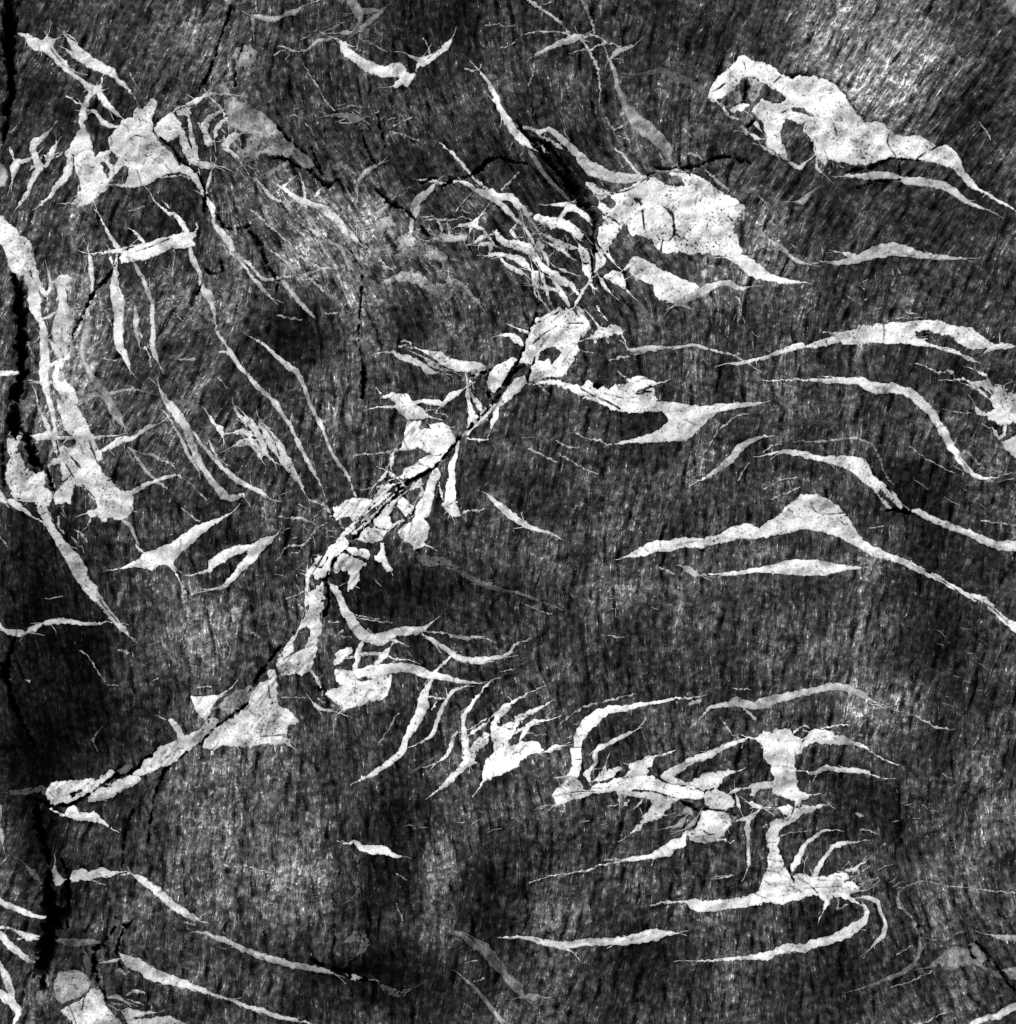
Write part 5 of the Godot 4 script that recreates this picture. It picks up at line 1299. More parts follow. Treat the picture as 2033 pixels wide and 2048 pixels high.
	v("drooping white thread right of the hammock vein", 0.87, [
		s(T21, [136, 105, 2.8, 144, 110, 3.4, 152, 115, 3.4, 160, 121, 5, 170, 123, 5, 180, 123, 5, 186, 122, 4.6, 193, 121, 3.4]), s(T22, [0, 121, 3.4, 5, 119, 2.4, 8, 117, 2.8, 11, 111, 1.8, 16, 109, 1]), c(T21, [182, 124, 1, 190, 122, 1])])
	v("fine wavy thread above the drooping one", 0.72, [s(T21, [138, 101, 0.8, 150, 102, 1.6, 160, 105, 2.4, 168, 106, 2.4, 175, 105, 1.8, 183, 107, 1.2])])
	v("spear shaped white vein with a long point, lower left third", 0.95, [
		p(T20, [91, 53, 96, 51, 98, 49, 105, 46, 112, 40, 122, 37, 133, 32, 143, 25, 150, 20, 158, 17, 170, 13, 177, 10, 170, 16, 163, 19, 158, 24, 150, 31, 144, 36, 139, 41, 132, 47, 133, 51, 128, 50, 120, 51, 117, 54, 110, 53, 105, 51, 97, 53]), s(T20, [130, 50, 3.4, 134, 55, 1.6, 137, 62, 1.3, 138.5, 65, 0.8]), s(T20, [104, 34, 1, 106, 37, 2.2, 111, 41, 1.8])], 0.8)
	v("upper of two white blades set side by side, lower left", 0.97, [s(T20, [153, 56, 1.6, 160, 54, 3.4, 164, 48, 7, 172, 43, 8, 180, 39, 8, 188, 37, 5.6, 194, 36, 5])], 0.6)
	v("lower and longer of two white blades, lower left", 0.97, [s(T20, [160, 69, 1, 170, 67, 2.8, 177, 61, 4.6, 183, 54, 5, 189, 48, 6, 194, 43, 9]), p(T21, [-2, 40, 2, 34, 10, 29, 19.5, 27, 16, 33, 8, 40, 3, 47, -2, 51])], 0.6)
	v("thin horizontal broken vein low on the left", 0.78, [
		s(T20, [-6, 95, 4, 0, 96, 4.4, 4, 99, 3]), s(T20, [8, 101, 5, 15, 102, 6, 20, 102, 3]), s(T20, [22, 101, 3, 25, 99, 4.8, 31, 96, 4]), s(T20, [36, 94, 4, 43, 93, 4.8, 50, 93, 3.4, 60, 94, 2.8, 70, 95, 2.4, 80, 94, 1.2, 88, 93.5, 1])])
	v("large arched white vein with a dark island, middle right", 0.9, [
		p(T13, [-30, 87.5, -22, 85.5, -8, 83, 0, 81, 10, 76, 20, 72, 30, 70, 31, 73, 40, 69, 50, 66, 57, 62, 65, 61, 71, 60, 72, 57.5, 80, 57, 90, 56, 100, 55, 110, 54.5, 120, 54, 134, 54, 138, 57, 146, 59, 155, 60, 162, 64, 167, 69, 171, 72, 178, 72, 185, 73, 191, 74.5, 185, 76, 177, 76, 170, 78, 168, 76, 163, 77, 156, 76, 150, 73, 145, 71, 144, 69, 138, 71, 128, 69, 120, 69.5, 128, 72, 135, 75, 142, 76, 148, 79, 155, 82, 160, 86, 158, 86, 150, 83, 140, 79, 132, 77, 124, 74, 115, 73, 105, 71, 92, 71, 80, 70, 72, 72, 63, 72, 57, 70, 48, 73, 38, 75, 30, 74, 20, 77, 10, 80, 0, 83, -8, 85.5, -22, 88]),
		h(T13, [114, 63, 124, 61.5, 132, 65, 140, 67, 144, 68, 143, 70, 138, 71, 128, 69, 120, 68, 116, 68]), s(T13, [45, 62, 1.2, 55, 63.5, 2]), s(T13, [166, 80, 1.4, 170, 77, 2.2]), c(T13, [91, 56, 0.7, 92, 64, 0.7, 91, 71, 0.7])], 0.8, 0.15)
	v("long even white vein curving steeply down the right side", 0.87, [
		s(T13, [5, 100, 0.8, 17, 99.5, 1.2, 28, 99.5, 1.4, 40, 99.5, 2.4, 48, 100, 4.4, 56, 99.5, 4.8, 65, 100, 5, 73, 100, 6, 78, 104, 7, 85, 106, 8, 93, 106, 8, 99, 106, 7, 106, 108, 6, 112, 110, 7.4, 117, 115, 7, 123, 121, 7, 127, 125, 6, 130, 131, 6, 134, 137, 6.4, 139, 145, 6, 144, 153, 5.6, 149, 161, 4.8, 154, 168, 4.2, 160, 172, 3.6, 166, 175, 3, 172, 175, 1.8, 178, 174, 1.2]), s(T13, [40, 97, 0.8, 46, 96.5, 0.9, 56, 98, 1])], 0.7)
	vv("shattered white cluster at the right edge", [
		["vein_body", 0.87, 1.2, 0.4, [p(T13, [174, 105, 178, 103, 182, 104, 184, 108, 188, 110, 192, 109, 200, 109, 200, 136, 190, 132, 187, 134, 180, 134, 174, 131, 166, 125, 173, 124, 176, 121, 173, 117, 173, 112])]],
		["branch", 0.85, 0.8, 0.0, [p(T13, [180, 147, 186, 145, 192, 142, 200, 140, 200, 165, 190, 158, 185, 154])]],
		["branch", 0.87, 1.2, 0.2, [s(T13, [144, 100, 2.2, 152, 99, 1.8, 157, 102, 2, 162, 103, 4, 167, 102, 5, 170, 106, 4]), s(T13, [156, 104, 1.8, 163, 107, 2.6, 169, 112, 3]), s(T13, [163, 94, 1.8, 168, 97, 1.8, 171, 102, 2.4, 173, 106, 2.4])]],
		["branch", 0.84, 1.2, 0.2, [s(T13, [161, 121, 1.8, 163, 125, 3.6, 167, 126, 3.6]), s(T13, [184, 134, 2.6, 182, 142, 2.6, 179, 145, 1.8, 175, 138, 1.8, 170, 136, 1])]]])
	v("thin arched thread left of the shattered right edge cluster", 0.75, [s(T13, [114, 87, 0.7, 122, 90, 0.8, 128, 93.5, 1.4, 134, 94.5, 1.4, 138, 93, 2, 142, 95, 2, 144, 97, 1.2])])
	v("grey hooked fleck beside the long even vein's lower end", 0.6, [s(T13, [150, 157, 3, 153, 154, 3, 158, 158, 1.6, 164, 165, 1.2])])
	v("faint grey flat lens below the arched vein, right of centre", 0.3, [s(T13, [8, 134, 1.2, 20, 133, 4, 35, 132, 5, 45, 132, 4, 51, 133, 1.2])], 0.8)
	v("hairline arch over the comet shaped vein, right side", 0.62, [s(T13, [20, 147, 0.8, 35, 147, 1.2, 48, 146.5, 1.4, 60, 145, 1.5, 70, 145, 1.5, 78, 147, 1.5, 84, 152, 1.7, 87, 158, 1.7, 89, 165, 1.4, 93, 173, 1.2, 98, 181, 0.8])])
	v("comet shaped white vein with a split tail, right side", 0.86, [
		s(T13, [0, 157, 1, 10, 155, 2.4, 18, 155, 4.6, 25, 156, 4.6, 33, 158, 5, 41, 160, 5.4]), p(T13, [40, 159, 50, 158, 60, 158, 70, 158.5, 77, 160, 80, 165, 82, 172, 86, 176, 92, 181, 98, 186, 101, 190, 106, 198, 103, 199, 98, 194, 93, 190, 87, 184, 85, 186, 92, 193, 98, 199, 94, 199, 89, 194, 82, 184, 75, 178, 68, 172, 60, 167, 52, 165, 42, 162])], 0.7, 0.1)
	v("small white leaf pointing up right, above the big dark rock panel", 0.78, [s(T12, [156, 176, 1, 164, 171, 3.4, 172, 165, 5.6, 180, 158, 5.6, 184, 152, 5.6, 190, 148, 4.4, 198, 144, 2.4, 205, 143, 1])])
	v("great white vein peaking like a roof and running to the right edge", 0.88, [
		p(T23, [-14, 19, -5, 22, 0, 18, 7, 13, 14, 6, 20, 2, 27, -4, 38, -4, 48, 0, 55, 4, 60, 9, 65, 17, 69, 24, 75, 30, 82, 35, 90, 38, 100, 43, 112, 48, 122, 53, 133, 58, 143, 64, 152, 70, 160, 72, 168, 75, 175, 81, 182, 90, 188, 96, 193, 100, 200, 106, 200, 110, 190, 102, 182, 95, 175, 88, 167, 80, 158, 77, 150, 72, 140, 66, 128, 60, 118, 55, 108, 51, 100, 48, 90, 46, 80, 42, 70, 36, 60, 31, 50, 27, 40, 24, 30, 22, 18, 25, 8, 27, 0, 28, -10, 30, -18, 29]),
		s(T22, [99, 43, 3.4, 105, 41, 6, 112, 39, 8, 118, 36, 8, 124, 35, 9, 132, 35, 8, 140, 33, 8, 148, 33, 8, 156, 33, 7, 165, 31, 7, 172, 29, 8, 180, 25, 10, 188, 24, 12, 195, 25, 12]), p(T23, [184, 91, 193, 95, 200, 97, 200, 103, 188, 97]),
		c(T23, [34, 2, 0.7, 38, 9, 0.7, 46, 11, 0.7, 60, 10, 0.7]), c(T23, [112, 50, 0.7, 128, 57, 0.7, 147, 69, 0.7]), c(T23, [160, 76, 0.8, 172, 82, 0.8, 185, 95, 0.8]), c(T22, [135, 35, 0.6, 150, 32, 0.6, 165, 32, 0.6])], 0.8, 0.1)
	v("slim white lens floating under the roof shaped vein", 0.88, [p(T23, [-14, 53, 0, 50, 12, 47, 24, 45.5, 40, 46, 55, 49, 65, 50.5, 76, 52, 65, 53.3, 55, 55, 45, 58, 30, 58, 15, 57, 0, 55.5, -14, 55.5]), s(T22, [155, 57.5, 0.8, 165, 57, 1.8, 175, 56.5, 2.8, 185, 55.5, 3.4, 193, 54, 4.4])], 0.5)
	v("tiny pale lozenge at the slim lens's left tip", 0.75, [s(T22, [140, 51, 1.2, 144, 53, 5, 149, 56, 5, 152, 57, 1.6])], 0.6)
	v("pale straight vein running off the right edge from a crack", 0.8, [s(T23, [112, 8, 1.5, 118, 9, 5, 125, 13, 4.8, 133, 17, 4.8, 142, 20, 4.8, 150, 23, 4.8, 158, 26, 5, 166, 30, 6, 173, 33, 6, 180, 35, 7, 188, 35, 9, 198, 36, 9])], 0.7)
	v("pale arch above the big T shaped vein, lower right", 0.78, [
		s(T22, [150, 170, 0.8, 156, 164, 1.2, 160, 159, 2.4, 168, 157, 3.6, 175, 156, 4.6, 181, 154, 6, 188, 156, 7, 195, 157, 7]), s(T23, [-12, 157, 7, 0, 154, 8, 10, 151, 6, 20, 149, 5.4, 30, 147, 5, 40, 145, 5, 48, 143, 6, 56, 143, 6, 64, 145, 5, 71, 148, 5, 78, 152, 2.6, 84, 155, 1.8]), s(T22, [185, 158, 2.4, 192, 164, 2.2, 196, 168, 1])], 0.8)

func veins_lower() -> void:
	v("steep white vein hanging under the long right arm, below centre", 0.92, [
		s(T21, [140, 138, 1.8, 137, 143, 4.4, 134, 150, 7, 133, 157, 9, 131, 163, 8, 128, 169, 7, 125, 175, 7, 122, 180, 6]), s(T21, [119, 184, 5, 117, 192, 6, 112, 198, 5, 102, 205, 4.4, 92, 212, 3, 82, 216.5, 1.6])], 0.9)
	v("slender stepped vein next to the steep hanging one", 0.88, [
		s(Q2, [52, 9, 1.8, 46, 10, 2.6, 40, 13, 5, 35, 19, 6, 31, 26, 5, 27, 33, 5, 24, 40, 5, 22, 48, 5, 19, 55, 4.4, 16, 64, 4.4, 10, 70, 2.8, 3, 74, 2, -8, 79, 1.2]), s(Q2, [10, 20, 1.4, 18, 21, 1.8, 22, 22, 2.2, 30, 22, 1.8]), s(Q2, [20, 15, 1.2, 21, 21, 1.8, 18, 30, 1.8, 14, 36, 2.2])])
	v("short hooked vein between the stepped one and the antler", 0.9, [s(Q2, [50, 63, 1.4, 45, 63, 2.6, 40, 68, 3.8, 38, 74, 5, 36, 82, 5, 33, 90, 4, 27, 95, 2.8, 20, 99, 1.8])])
	v("faint grey sliver left of the short hooked vein", 0.45, [s(Q2, [18, 92, 2, 13, 96, 4, 8, 99, 5, 0, 105, 4, -5, 108, 2])], 0.7)
	vv("white antler of three prongs with a long pointed foot", [
		["vein_body", 0.97, 0.8, 0.0, [p(Q2, [51, 92, 60, 92, 66, 94, 66, 97, 68, 99, 62, 103, 55, 108, 48, 113, 40, 121, 32, 127, 24, 132, 18, 135, 24, 128, 31, 120, 38, 112, 44, 107, 48, 104, 49, 98, 52, 96]), s(Q2, [24, 131, 2.4, 18, 135, 1.8, 13, 138, 1]), c(Q2, [42, 109, 0.8, 55, 108, 0.8])]],
		["prong", 0.96, 0.9, 0.0, [s(Q2, [88, 0, 0.9, 80, 7, 1.8, 72, 17, 2.6, 66, 24, 3.2, 60, 33, 4, 55, 39, 5, 52, 46, 4.4, 52, 55, 6, 53, 65, 7.6, 54, 75, 8.6, 55, 85, 9.6, 57, 93, 10]), s(Q2, [52, 36, 0.9, 49, 46, 1.2])]],
		["prong", 0.94, 0.9, 0.1, [s(Q2, [60, 66, 2, 65, 62, 5, 73, 57, 4, 80, 52, 2, 88, 43, 1.2]), s(Q2, [60, 59, 1.2, 70, 53, 1.8, 80, 46, 1.2])]],
		["prong", 0.93, 1.1, 0.4, [p(Q2, [61, 92, 60, 84, 63, 76, 70, 69, 77, 64, 82, 65, 83, 71, 80, 77, 74, 83, 67, 88, 66, 95])]]])
	vv("bushy white antler with curved right prongs beside the other", [
		["vein_body", 0.98, 0.9, 0.05, [p(Q2, [85, 52, 88, 48, 92, 50, 95, 56, 98, 57, 104, 58, 112, 60, 114, 64, 109, 70, 107, 76, 108, 81, 113, 77, 120, 75, 130, 74, 136, 73, 143, 76, 145, 80, 150, 83, 144, 88, 138, 87, 130, 90, 122, 97, 117, 103, 108, 107, 103, 110, 98, 115, 90, 115, 84, 119, 78, 123, 73, 126, 75, 118, 74, 112, 77, 103, 80, 96, 86, 91, 89, 85, 88, 78, 87, 70, 86, 64, 84, 58]), c(Q2, [111, 89, 1.6, 116, 87, 1.6])]],
		["prong", 0.97, 0.8, 0.0, [p(Q2, [88, 49, 89, 42, 95, 36, 102, 29, 110, 25, 118, 23.5, 110, 30, 108, 35, 103, 41, 97, 46, 94, 52, 92, 52]), s(Q2, [117, 24, 2.4, 125, 20, 1.8, 132, 15, 1.2, 142, 11, 0.9])]],
		["prong", 0.95, 1.0, 0.1, [p(Q2, [98, 57, 104, 53, 111, 50, 114, 45, 122, 42, 132, 37, 142, 33, 150, 30, 154, 28, 148, 33, 141, 38, 134, 42, 126, 46, 122, 50, 117, 57, 114, 62, 110, 61, 104, 59])]],
		["prong", 0.95, 0.9, 0.1, [s(Q2, [152, 48, 1.2, 145, 49, 4, 137, 51, 6, 130, 56, 7, 126, 63, 6, 122, 69, 3.6, 120, 74, 1.2]), s(Q2, [115, 64, 2, 119, 61, 4, 124, 58, 4])]]])
	v("small pale lump just right of the bushy antler", 0.9, [s(Q2, [153, 85, 3, 156, 84, 5, 160, 81, 7, 166, 80, 6, 169, 79, 2])], 1.2)
	vv("white vein rising like a chimney and bending right, lower centre", [
		["vein_body", 0.97, 0.9, 0.0, [s(Q3, [22, 52, 2.4, 28, 50, 10, 30, 44, 10, 30, 38, 11, 30, 30, 10, 32, 24, 7, 32, 18, 9, 36, 12, 10, 40, 6, 11, 47, 1, 12]), s(T22, [65, 174, 10, 69, 171, 10, 74, 167, 9, 80, 163, 8, 87, 160.5, 6, 95, 160, 5, 105, 158, 3.6, 115, 156, 2.4, 125, 154.5, 2.4, 135, 152, 1.8, 142, 152, 1.4, 150, 151, 0.9]), c(Q3, [24, 38, 0.7, 36, 37, 0.7]), c(Q3, [26, 26, 0.8, 36, 26, 0.8])]]])
	v("curved white horn just right of the chimney vein", 0.9, [s(Q3, [87, 10, 1.2, 78, 14, 3, 70, 18, 3.8, 62, 22, 3.8, 54, 26, 4.4, 49, 30, 5, 48, 36, 4.4, 49, 41, 3.6, 45, 46, 3.6, 40, 52, 6, 42, 57, 3.6])], 0.8)
	vv("long white trunk vein with ragged wings, lower centre right", [
		["vein_body", 0.96, 0.9, 0.15, [p(Q3, [6, 72, 12, 65, 18, 59, 21, 54, 28, 54, 34, 59, 37, 65, 46, 62, 52, 60, 60, 61, 64, 57, 72, 55, 85, 55, 98, 54, 105, 54, 109, 58, 115, 61, 123, 63, 132, 64, 140, 64, 148, 67, 152, 69, 153, 73, 146, 77, 140, 76, 132, 75, 126, 75, 118, 73, 112, 71, 104, 68, 94, 68, 82, 68, 72, 68, 62, 69, 52, 70, 45, 71, 40, 74, 30, 75, 22, 77, 15, 80, 7, 83, 10, 77]), c(Q3, [5, 73, 0.9, 20, 70, 0.9, 33, 68, 0.9, 48, 68, 0.9]), h(Q3, [36, 57, 42, 60, 46, 63, 43, 67, 37, 66])]],
		["wing", 0.8, 0.9, 0.2, [p(Q3, [69, 69, 80, 69, 92, 69, 102, 69, 112, 72, 122, 74, 128, 76, 124, 80, 119, 86, 113, 90, 116, 92, 108, 97, 98, 99, 94, 101, 91, 105, 82, 110, 78, 113, 84, 106, 91, 100, 95, 93, 100, 87, 104, 81, 102, 77, 94, 75, 85, 74, 78, 73, 73, 74, 72, 80, 70, 74]), s(Q3, [78, 81, 3, 82, 77, 1.6]), s(Q3, [86, 86, 1.4, 92, 80, 2.4, 95, 77, 1.4])]],
		["wing", 0.95, 1.1, 0.2, [p(Q3, [48, 58, 54, 50, 58, 43, 57, 50, 63, 47, 70, 45, 73, 46, 67, 53, 60, 56, 53, 59])]],
		["wing", 0.92, 1.0, 0.4, [p(Q3, [77, 54, 82, 48, 80, 43, 88, 40, 98, 36, 108, 35, 104, 40, 101, 45, 101, 51, 95, 54, 85, 55]), s(Q3, [106, 35.5, 3, 116, 32.5, 1.8, 126, 29, 0.9])]],
		["wing", 0.86, 1.1, 0.6, [p(Q3, [134, 62, 142, 57, 150, 53, 158, 50, 168, 48, 180, 46.5, 186, 47, 176, 51, 170, 57, 166, 62, 160, 65, 152, 68, 146, 66])]],
		["branch", 0.86, 0.8, 0.2, [s(Q3, [190, 18, 3.4, 180, 21, 4.8, 170, 25, 5.4, 160, 31, 6, 150, 35, 7, 140, 39, 7, 132, 44, 8, 124, 49, 9, 117, 54, 9, 122, 58, 8, 130, 60, 7]), s(Q3, [189, 20, 2.2, 188, 26, 1.2])]],
		["lobe", 0.91, 0.9, 0.25, [p(Q3, [153, 73, 155, 68, 163, 66, 172, 69, 178, 73, 182, 80, 182, 83, 174, 85, 166, 86, 158, 85, 153, 81]), s(Q3, [184, 75, 5, 186, 82, 4])]],
		["lobe", 0.9, 0.9, 0.25, [p(Q3, [150, 87, 156, 87, 166, 87.5, 174, 89.5, 179, 94, 179, 98, 176, 106, 170, 112, 162, 117, 154, 118, 147, 117, 140, 114, 136, 110, 138, 106, 145, 104, 147, 98, 150, 92]), c(Q3, [152, 106, 1, 158, 110, 1, 163, 109, 1]), s(Q3, [163, 116, 2, 172, 115, 2, 179, 119, 2, 182, 116, 1.2])]]])
	v("grey splintered pieces nested under the trunk vein's right lobe", 0.66, [s(Q3, [131, 90, 5, 138, 86, 5, 141, 90, 4]), s(Q3, [134, 95, 4, 130, 100, 5, 123, 104, 2.4, 116, 105, 1.2]), s(Q3, [146, 93, 3, 142, 99, 4, 137, 103, 4])], 1.2, 0.3)
	v("long tapering vein running down left under the trunk vein", 0.92, [
		p(Q3, [136, 106, 139, 108, 136, 113, 136, 120, 134, 123, 125, 125, 122, 130, 113, 132, 100, 133, 90, 135, 82, 136, 75, 137, 70, 136, 80, 133, 88, 131, 98, 129, 106, 126, 115, 121, 122, 116, 130, 113]), s(Q3, [76, 136.5, 2, 68, 138, 1.8, 60, 140, 1.5, 52, 139, 1.2]), s(Q3, [57, 135, 0.9, 68, 135, 1.4, 75, 136, 1.8]), s(Q3, [50, 140, 1, 46, 144, 1.4, 36, 145, 1.8, 28, 147, 1.2, 10, 149, 0.9, -15, 156, 0.8])], 0.8)
	vv("big white T shaped vein standing on a splayed base, lower right", [
		["vein_body", 0.93, 0.9, 0.0, [p(Q4, [25, 29, 32, 29, 36, 26, 40, 26, 40, 20, 45, 22, 50, 24, 54, 19, 57, 21, 64, 20, 70, 20, 73, 25, 78, 28, 83, 32, 84, 35, 80, 46, 75, 46, 75, 51, 77, 58, 77, 64, 76, 67, 78, 73, 80, 82, 83, 88, 89, 90, 96, 93, 92, 96, 86, 99, 81, 105, 78, 107, 76, 104, 76, 100, 68, 98, 60, 94, 53, 91, 52, 88, 53, 85, 52, 78, 53, 75, 51, 67, 50, 60, 45, 57, 44, 53, 40, 51, 41, 44, 41, 40, 37, 35, 32, 32]), c(Q4, [50, 60, 0.6, 60, 60, 0.6, 74, 63, 0.6])]],
		["arm", 0.93, 0.9, 0.0, [p(Q4, [79, 46, 84, 35, 88, 31, 92, 24, 97, 20, 104, 20, 113, 22, 119, 25, 121, 27, 131, 28, 137, 32, 144, 34, 151, 38, 156, 42, 149, 40, 140, 38, 130, 38, 120, 38, 112, 39, 105, 37, 100, 35, 92, 37, 86, 41, 82, 46]), s(Q4, [151, 38, 3, 160, 46, 2, 170, 52, 1.6, 180, 57, 1.3, 192, 62, 0.9]), s(Q4, [74, 24, 2.4, 80, 19, 3, 86, 16.5, 2.4, 92, 19, 2]), s(Q4, [104, 19, 1.2, 115, 17, 1.5, 125, 15.5, 1.3, 135, 16, 0.9])]],
		["arm", 0.88, 0.9, 0.0, [p(Q4, [53, 85, 46, 86, 38, 86, 33, 92, 28, 93, 29, 88, 28, 85, 18, 86.5, 10, 88.5, 5, 90, 8, 86, 14, 84, 25, 83.5, 32, 80, 38, 78, 53, 78])]],
		["stem", 0.93, 1.0, 0.1, [p(Q4, [76, 106, 70, 104, 63, 106, 52, 107, 60, 109, 63, 112, 64, 115, 71, 115, 70, 118, 62, 120, 54, 123, 50, 125, 50, 130, 46, 136, 47, 143, 48, 150, 49, 157, 47, 164, 47, 172, 45, 178, 43, 184, 40, 193, 76, 193, 73, 183, 70, 177, 65, 172, 64, 166, 61, 160, 60, 154, 60, 148, 61, 140, 62, 134, 66, 128, 72, 126, 79, 121, 84, 117, 92, 113, 98, 112, 104, 107, 111, 105.5, 103, 104, 94, 106, 86, 105, 80, 108]), c(Q4, [76, 103, 1.2, 75, 112, 1.4, 69, 122, 1.2]), c(Q4, [47, 147, 0.6, 60, 147, 0.6]), c(Q4, [48, 164, 0.6, 63, 167, 0.6]), c(Q4, [45, 176, 0.6, 57, 178, 0.6, 70, 184, 0.6])]],
		["base", 0.92, 0.9, 0.15, [p(T33, [-12, 95, -6, 91, -3, 84.5, 0, 83, 8, 84, 18, 84, 20, 80, 23, 77, 30, 78, 36, 80, 42, 79, 50, 79, 60, 76, 63, 77, 65, 80, 62, 83, 66, 84, 72, 88, 73, 91, 64, 93, 69, 98, 71, 100, 64, 98, 58, 95, 50, 96, 48, 101, 43, 106, 46, 98, 40, 95, 36, 94, 28, 96, 20, 98, 12, 100, 0, 99.5, -12, 102]), c(T33, [0, 85, 0.7, 14, 85, 0.7, 28, 91, 0.7]), c(T33, [30, 88, 0.6, 44, 88, 0.6, 58, 87, 0.6]), c(T33, [26, 80, 0.7, 34, 86, 0.7, 40, 92, 0.7])]],
		["spear", 0.88, 0.8, 0.15, [p(T32, [138, 99, 146, 97.5, 160, 98, 176, 97.5, 186, 95.5, 193, 94, 194, 102, 184, 104, 172, 105, 160, 106.5, 152, 106.5, 147, 104, 144, 101]), s(T32, [116, 102, 1.2, 124, 99.5, 1.5, 133, 98.8, 1.6, 140, 99, 2])]],
		["finger", 0.88, 0.8, 0.1, [s(Q4, [73, 178, 4, 77, 171, 7, 82, 163, 7, 87, 153, 5, 91, 147, 3.8, 98, 142, 3.8, 104, 137, 3.6, 110, 134, 1.8, 118, 133, 1.8])]],
		["finger", 0.88, 0.9, 0.1, [s(Q4, [99, 184, 8, 104, 176, 6, 109, 167, 5, 113, 162, 3.8, 118, 156, 3.8, 121, 152, 6, 127, 150, 5, 134, 148, 3.8, 140, 147, 2.4, 150, 146, 1.2])]],
		["finger", 0.85, 0.8, 0.0, [s(T33, [64, 75, 3.6, 70, 74, 3.6, 73, 71, 1.2])]]])
	v("small white arm with a speckled end, right of the T's stem", 0.87, [s(Q4, [86, 66, 1.8, 93, 68, 3, 100, 69, 3.8, 106, 65, 6, 112, 63, 6, 120, 65, 5, 130, 66, 5.4, 140, 67, 6, 150, 67.5, 4.4, 158, 69.5, 3, 165, 73, 1.8, 171, 75, 1])], 0.9)
	v("narrow dripping vein left of the T's stem", 0.87, [s(Q4, [28, 102, 3.6, 33, 104, 5, 38, 106, 6]), s(Q4, [36, 111, 4, 28, 117, 6, 18, 120, 4]), s(Q4, [26, 122, 6, 25, 130, 7, 26, 138, 5, 26.5, 148, 3.2, 26, 158, 3.6, 27, 165, 3.6, 25, 173, 1.6])], 1.1)
	v("white crescent sweeping left beneath the T's base", 0.85, [s(T32, [145, 144.5, 0.7, 155, 144, 0.9, 164, 143.5, 1.4, 175, 142.5, 2.4, 185, 141.5, 3.2, 192, 141, 4]), s(T33, [-12, 141, 4, 0, 139, 6, 8, 136, 5.4, 18, 133, 5.4, 28, 133, 6, 38, 130, 6, 48, 127.5, 6.4, 56, 125, 7, 63, 121.5, 8, 70, 117, 7, 75, 114, 6, 77, 110, 5, 78, 106, 4.6, 76, 102, 2.4])], 0.7)
	v("thin white sickle right of the crescent", 0.8, [s(T33, [75, 96, 2.4, 80, 96, 3.6, 86, 99, 4, 88, 105, 2.6, 91, 112, 2.6, 92, 118, 3.2, 90, 125, 3.8, 85, 130, 2.8, 81, 133.5, 1.2])], 0.7)
	v("grey looping thread ending in a long hook, lower right", 0.58, [
		s(T33, [129, 84, 0.7, 118, 83, 1, 108, 87, 1.3, 102, 91, 1.5, 102, 99, 3, 103, 103, 2, 109, 107, 1.3, 113, 112, 1.6, 115, 118, 2, 117, 122, 2.6]), s(T33, [118, 126, 2.4, 119, 132, 2.6, 117, 140, 2.8, 113, 147, 4, 108, 151, 4, 100, 155, 3.2, 90, 158.5, 2.6, 80, 162, 2, 70, 164.5, 1.2, 64, 165.8, 0.7])])
	v("grey winged quartz patch near the lower right corner", 0.52, [p(T33, [134, 140, 138, 133, 146, 132, 155, 135, 158, 141, 164, 145, 172, 149, 178, 153, 183, 157, 178, 156, 168, 150, 160, 147, 148, 147, 145, 151, 138, 150, 133, 147, 127, 150, 122, 149, 130, 144]), p(T33, [157, 130, 162, 131, 167, 138, 168, 144, 164, 145, 159, 139]), s(T33, [120, 127, 2, 128, 127, 2, 135, 127, 2, 142, 125, 1.2, 150, 121, 1.2])], 1.1, 0.4)
	v("short pale wedge entering from the lower right edge", 0.72, [s(T33, [172, 123, 1.2, 178, 124.5, 3.8, 186, 126, 5, 198, 128, 6])], 0.7)
	v("grey stub on the right edge below the pale wedge", 0.58, [p(T33, [180, 150, 188, 148.5, 200, 149, 200, 158, 188, 158, 184, 154])], 0.9)
	v("white vein crossing the bottom right corner", 0.78, [s(T33, [154, 195, 3.6, 158, 192, 3.8, 165, 189, 4, 172, 186, 4.4, 178, 186, 4, 184, 182, 6, 190, 179, 5, 200, 174, 5])], 0.9)
	v("isolated white dash pointing right, bottom centre left", 0.92, [s(T31, [76, 54, 1.2, 80, 52, 3, 85, 57, 3.8, 92, 58, 7, 97, 59, 7, 103, 60, 6, 108, 62, 4, 113, 64, 2.4, 117, 64, 1])], 0.8)
	v("curved white canoe shaped vein, bottom centre", 0.87, [s(T32, [3, 127, 0.9, 15, 126, 1.5, 20, 126.5, 2.4, 27, 128, 3.6, 34, 130, 4.4, 42, 131, 5, 50, 132, 6, 56, 131.3, 5, 65, 130, 6, 75, 130, 6, 85, 130, 6, 95, 129.5, 7, 105, 127.5, 8, 112, 126, 9, 120, 124.5, 9.6, 127, 123.5, 4.6, 135, 123, 1.2]), s(T32, [49, 133, 4.6, 53, 135.5, 3])], 0.7)
	v("blurred grey streak falling to the bottom, centre", 0.52, [
		s(T31, [158, 122, 3, 162, 124, 5, 165, 126, 4.6, 170, 131, 4.6, 174, 135, 4.4]), s(T31, [174, 129, 4, 180, 135, 8, 185, 142, 9, 190, 148, 9, 194, 152, 8]), s(T32, [2, 153, 7, 8, 160, 8, 14, 166, 8, 18, 171, 4]), s(T32, [16, 173, 2, 22, 172, 5, 27, 173, 6, 32, 173, 2])], 1.0, 0.2)
	v("thin pale streak at the bottom edge right of centre left", 0.62, [s(T31, [166, 160, 3.4, 171, 164, 1.8, 178, 172, 2.4, 184, 180, 3.6, 190, 187, 3.6, 194, 192, 2.8]), s(T32, [0, 188, 2.2, 7, 194, 2.2])])
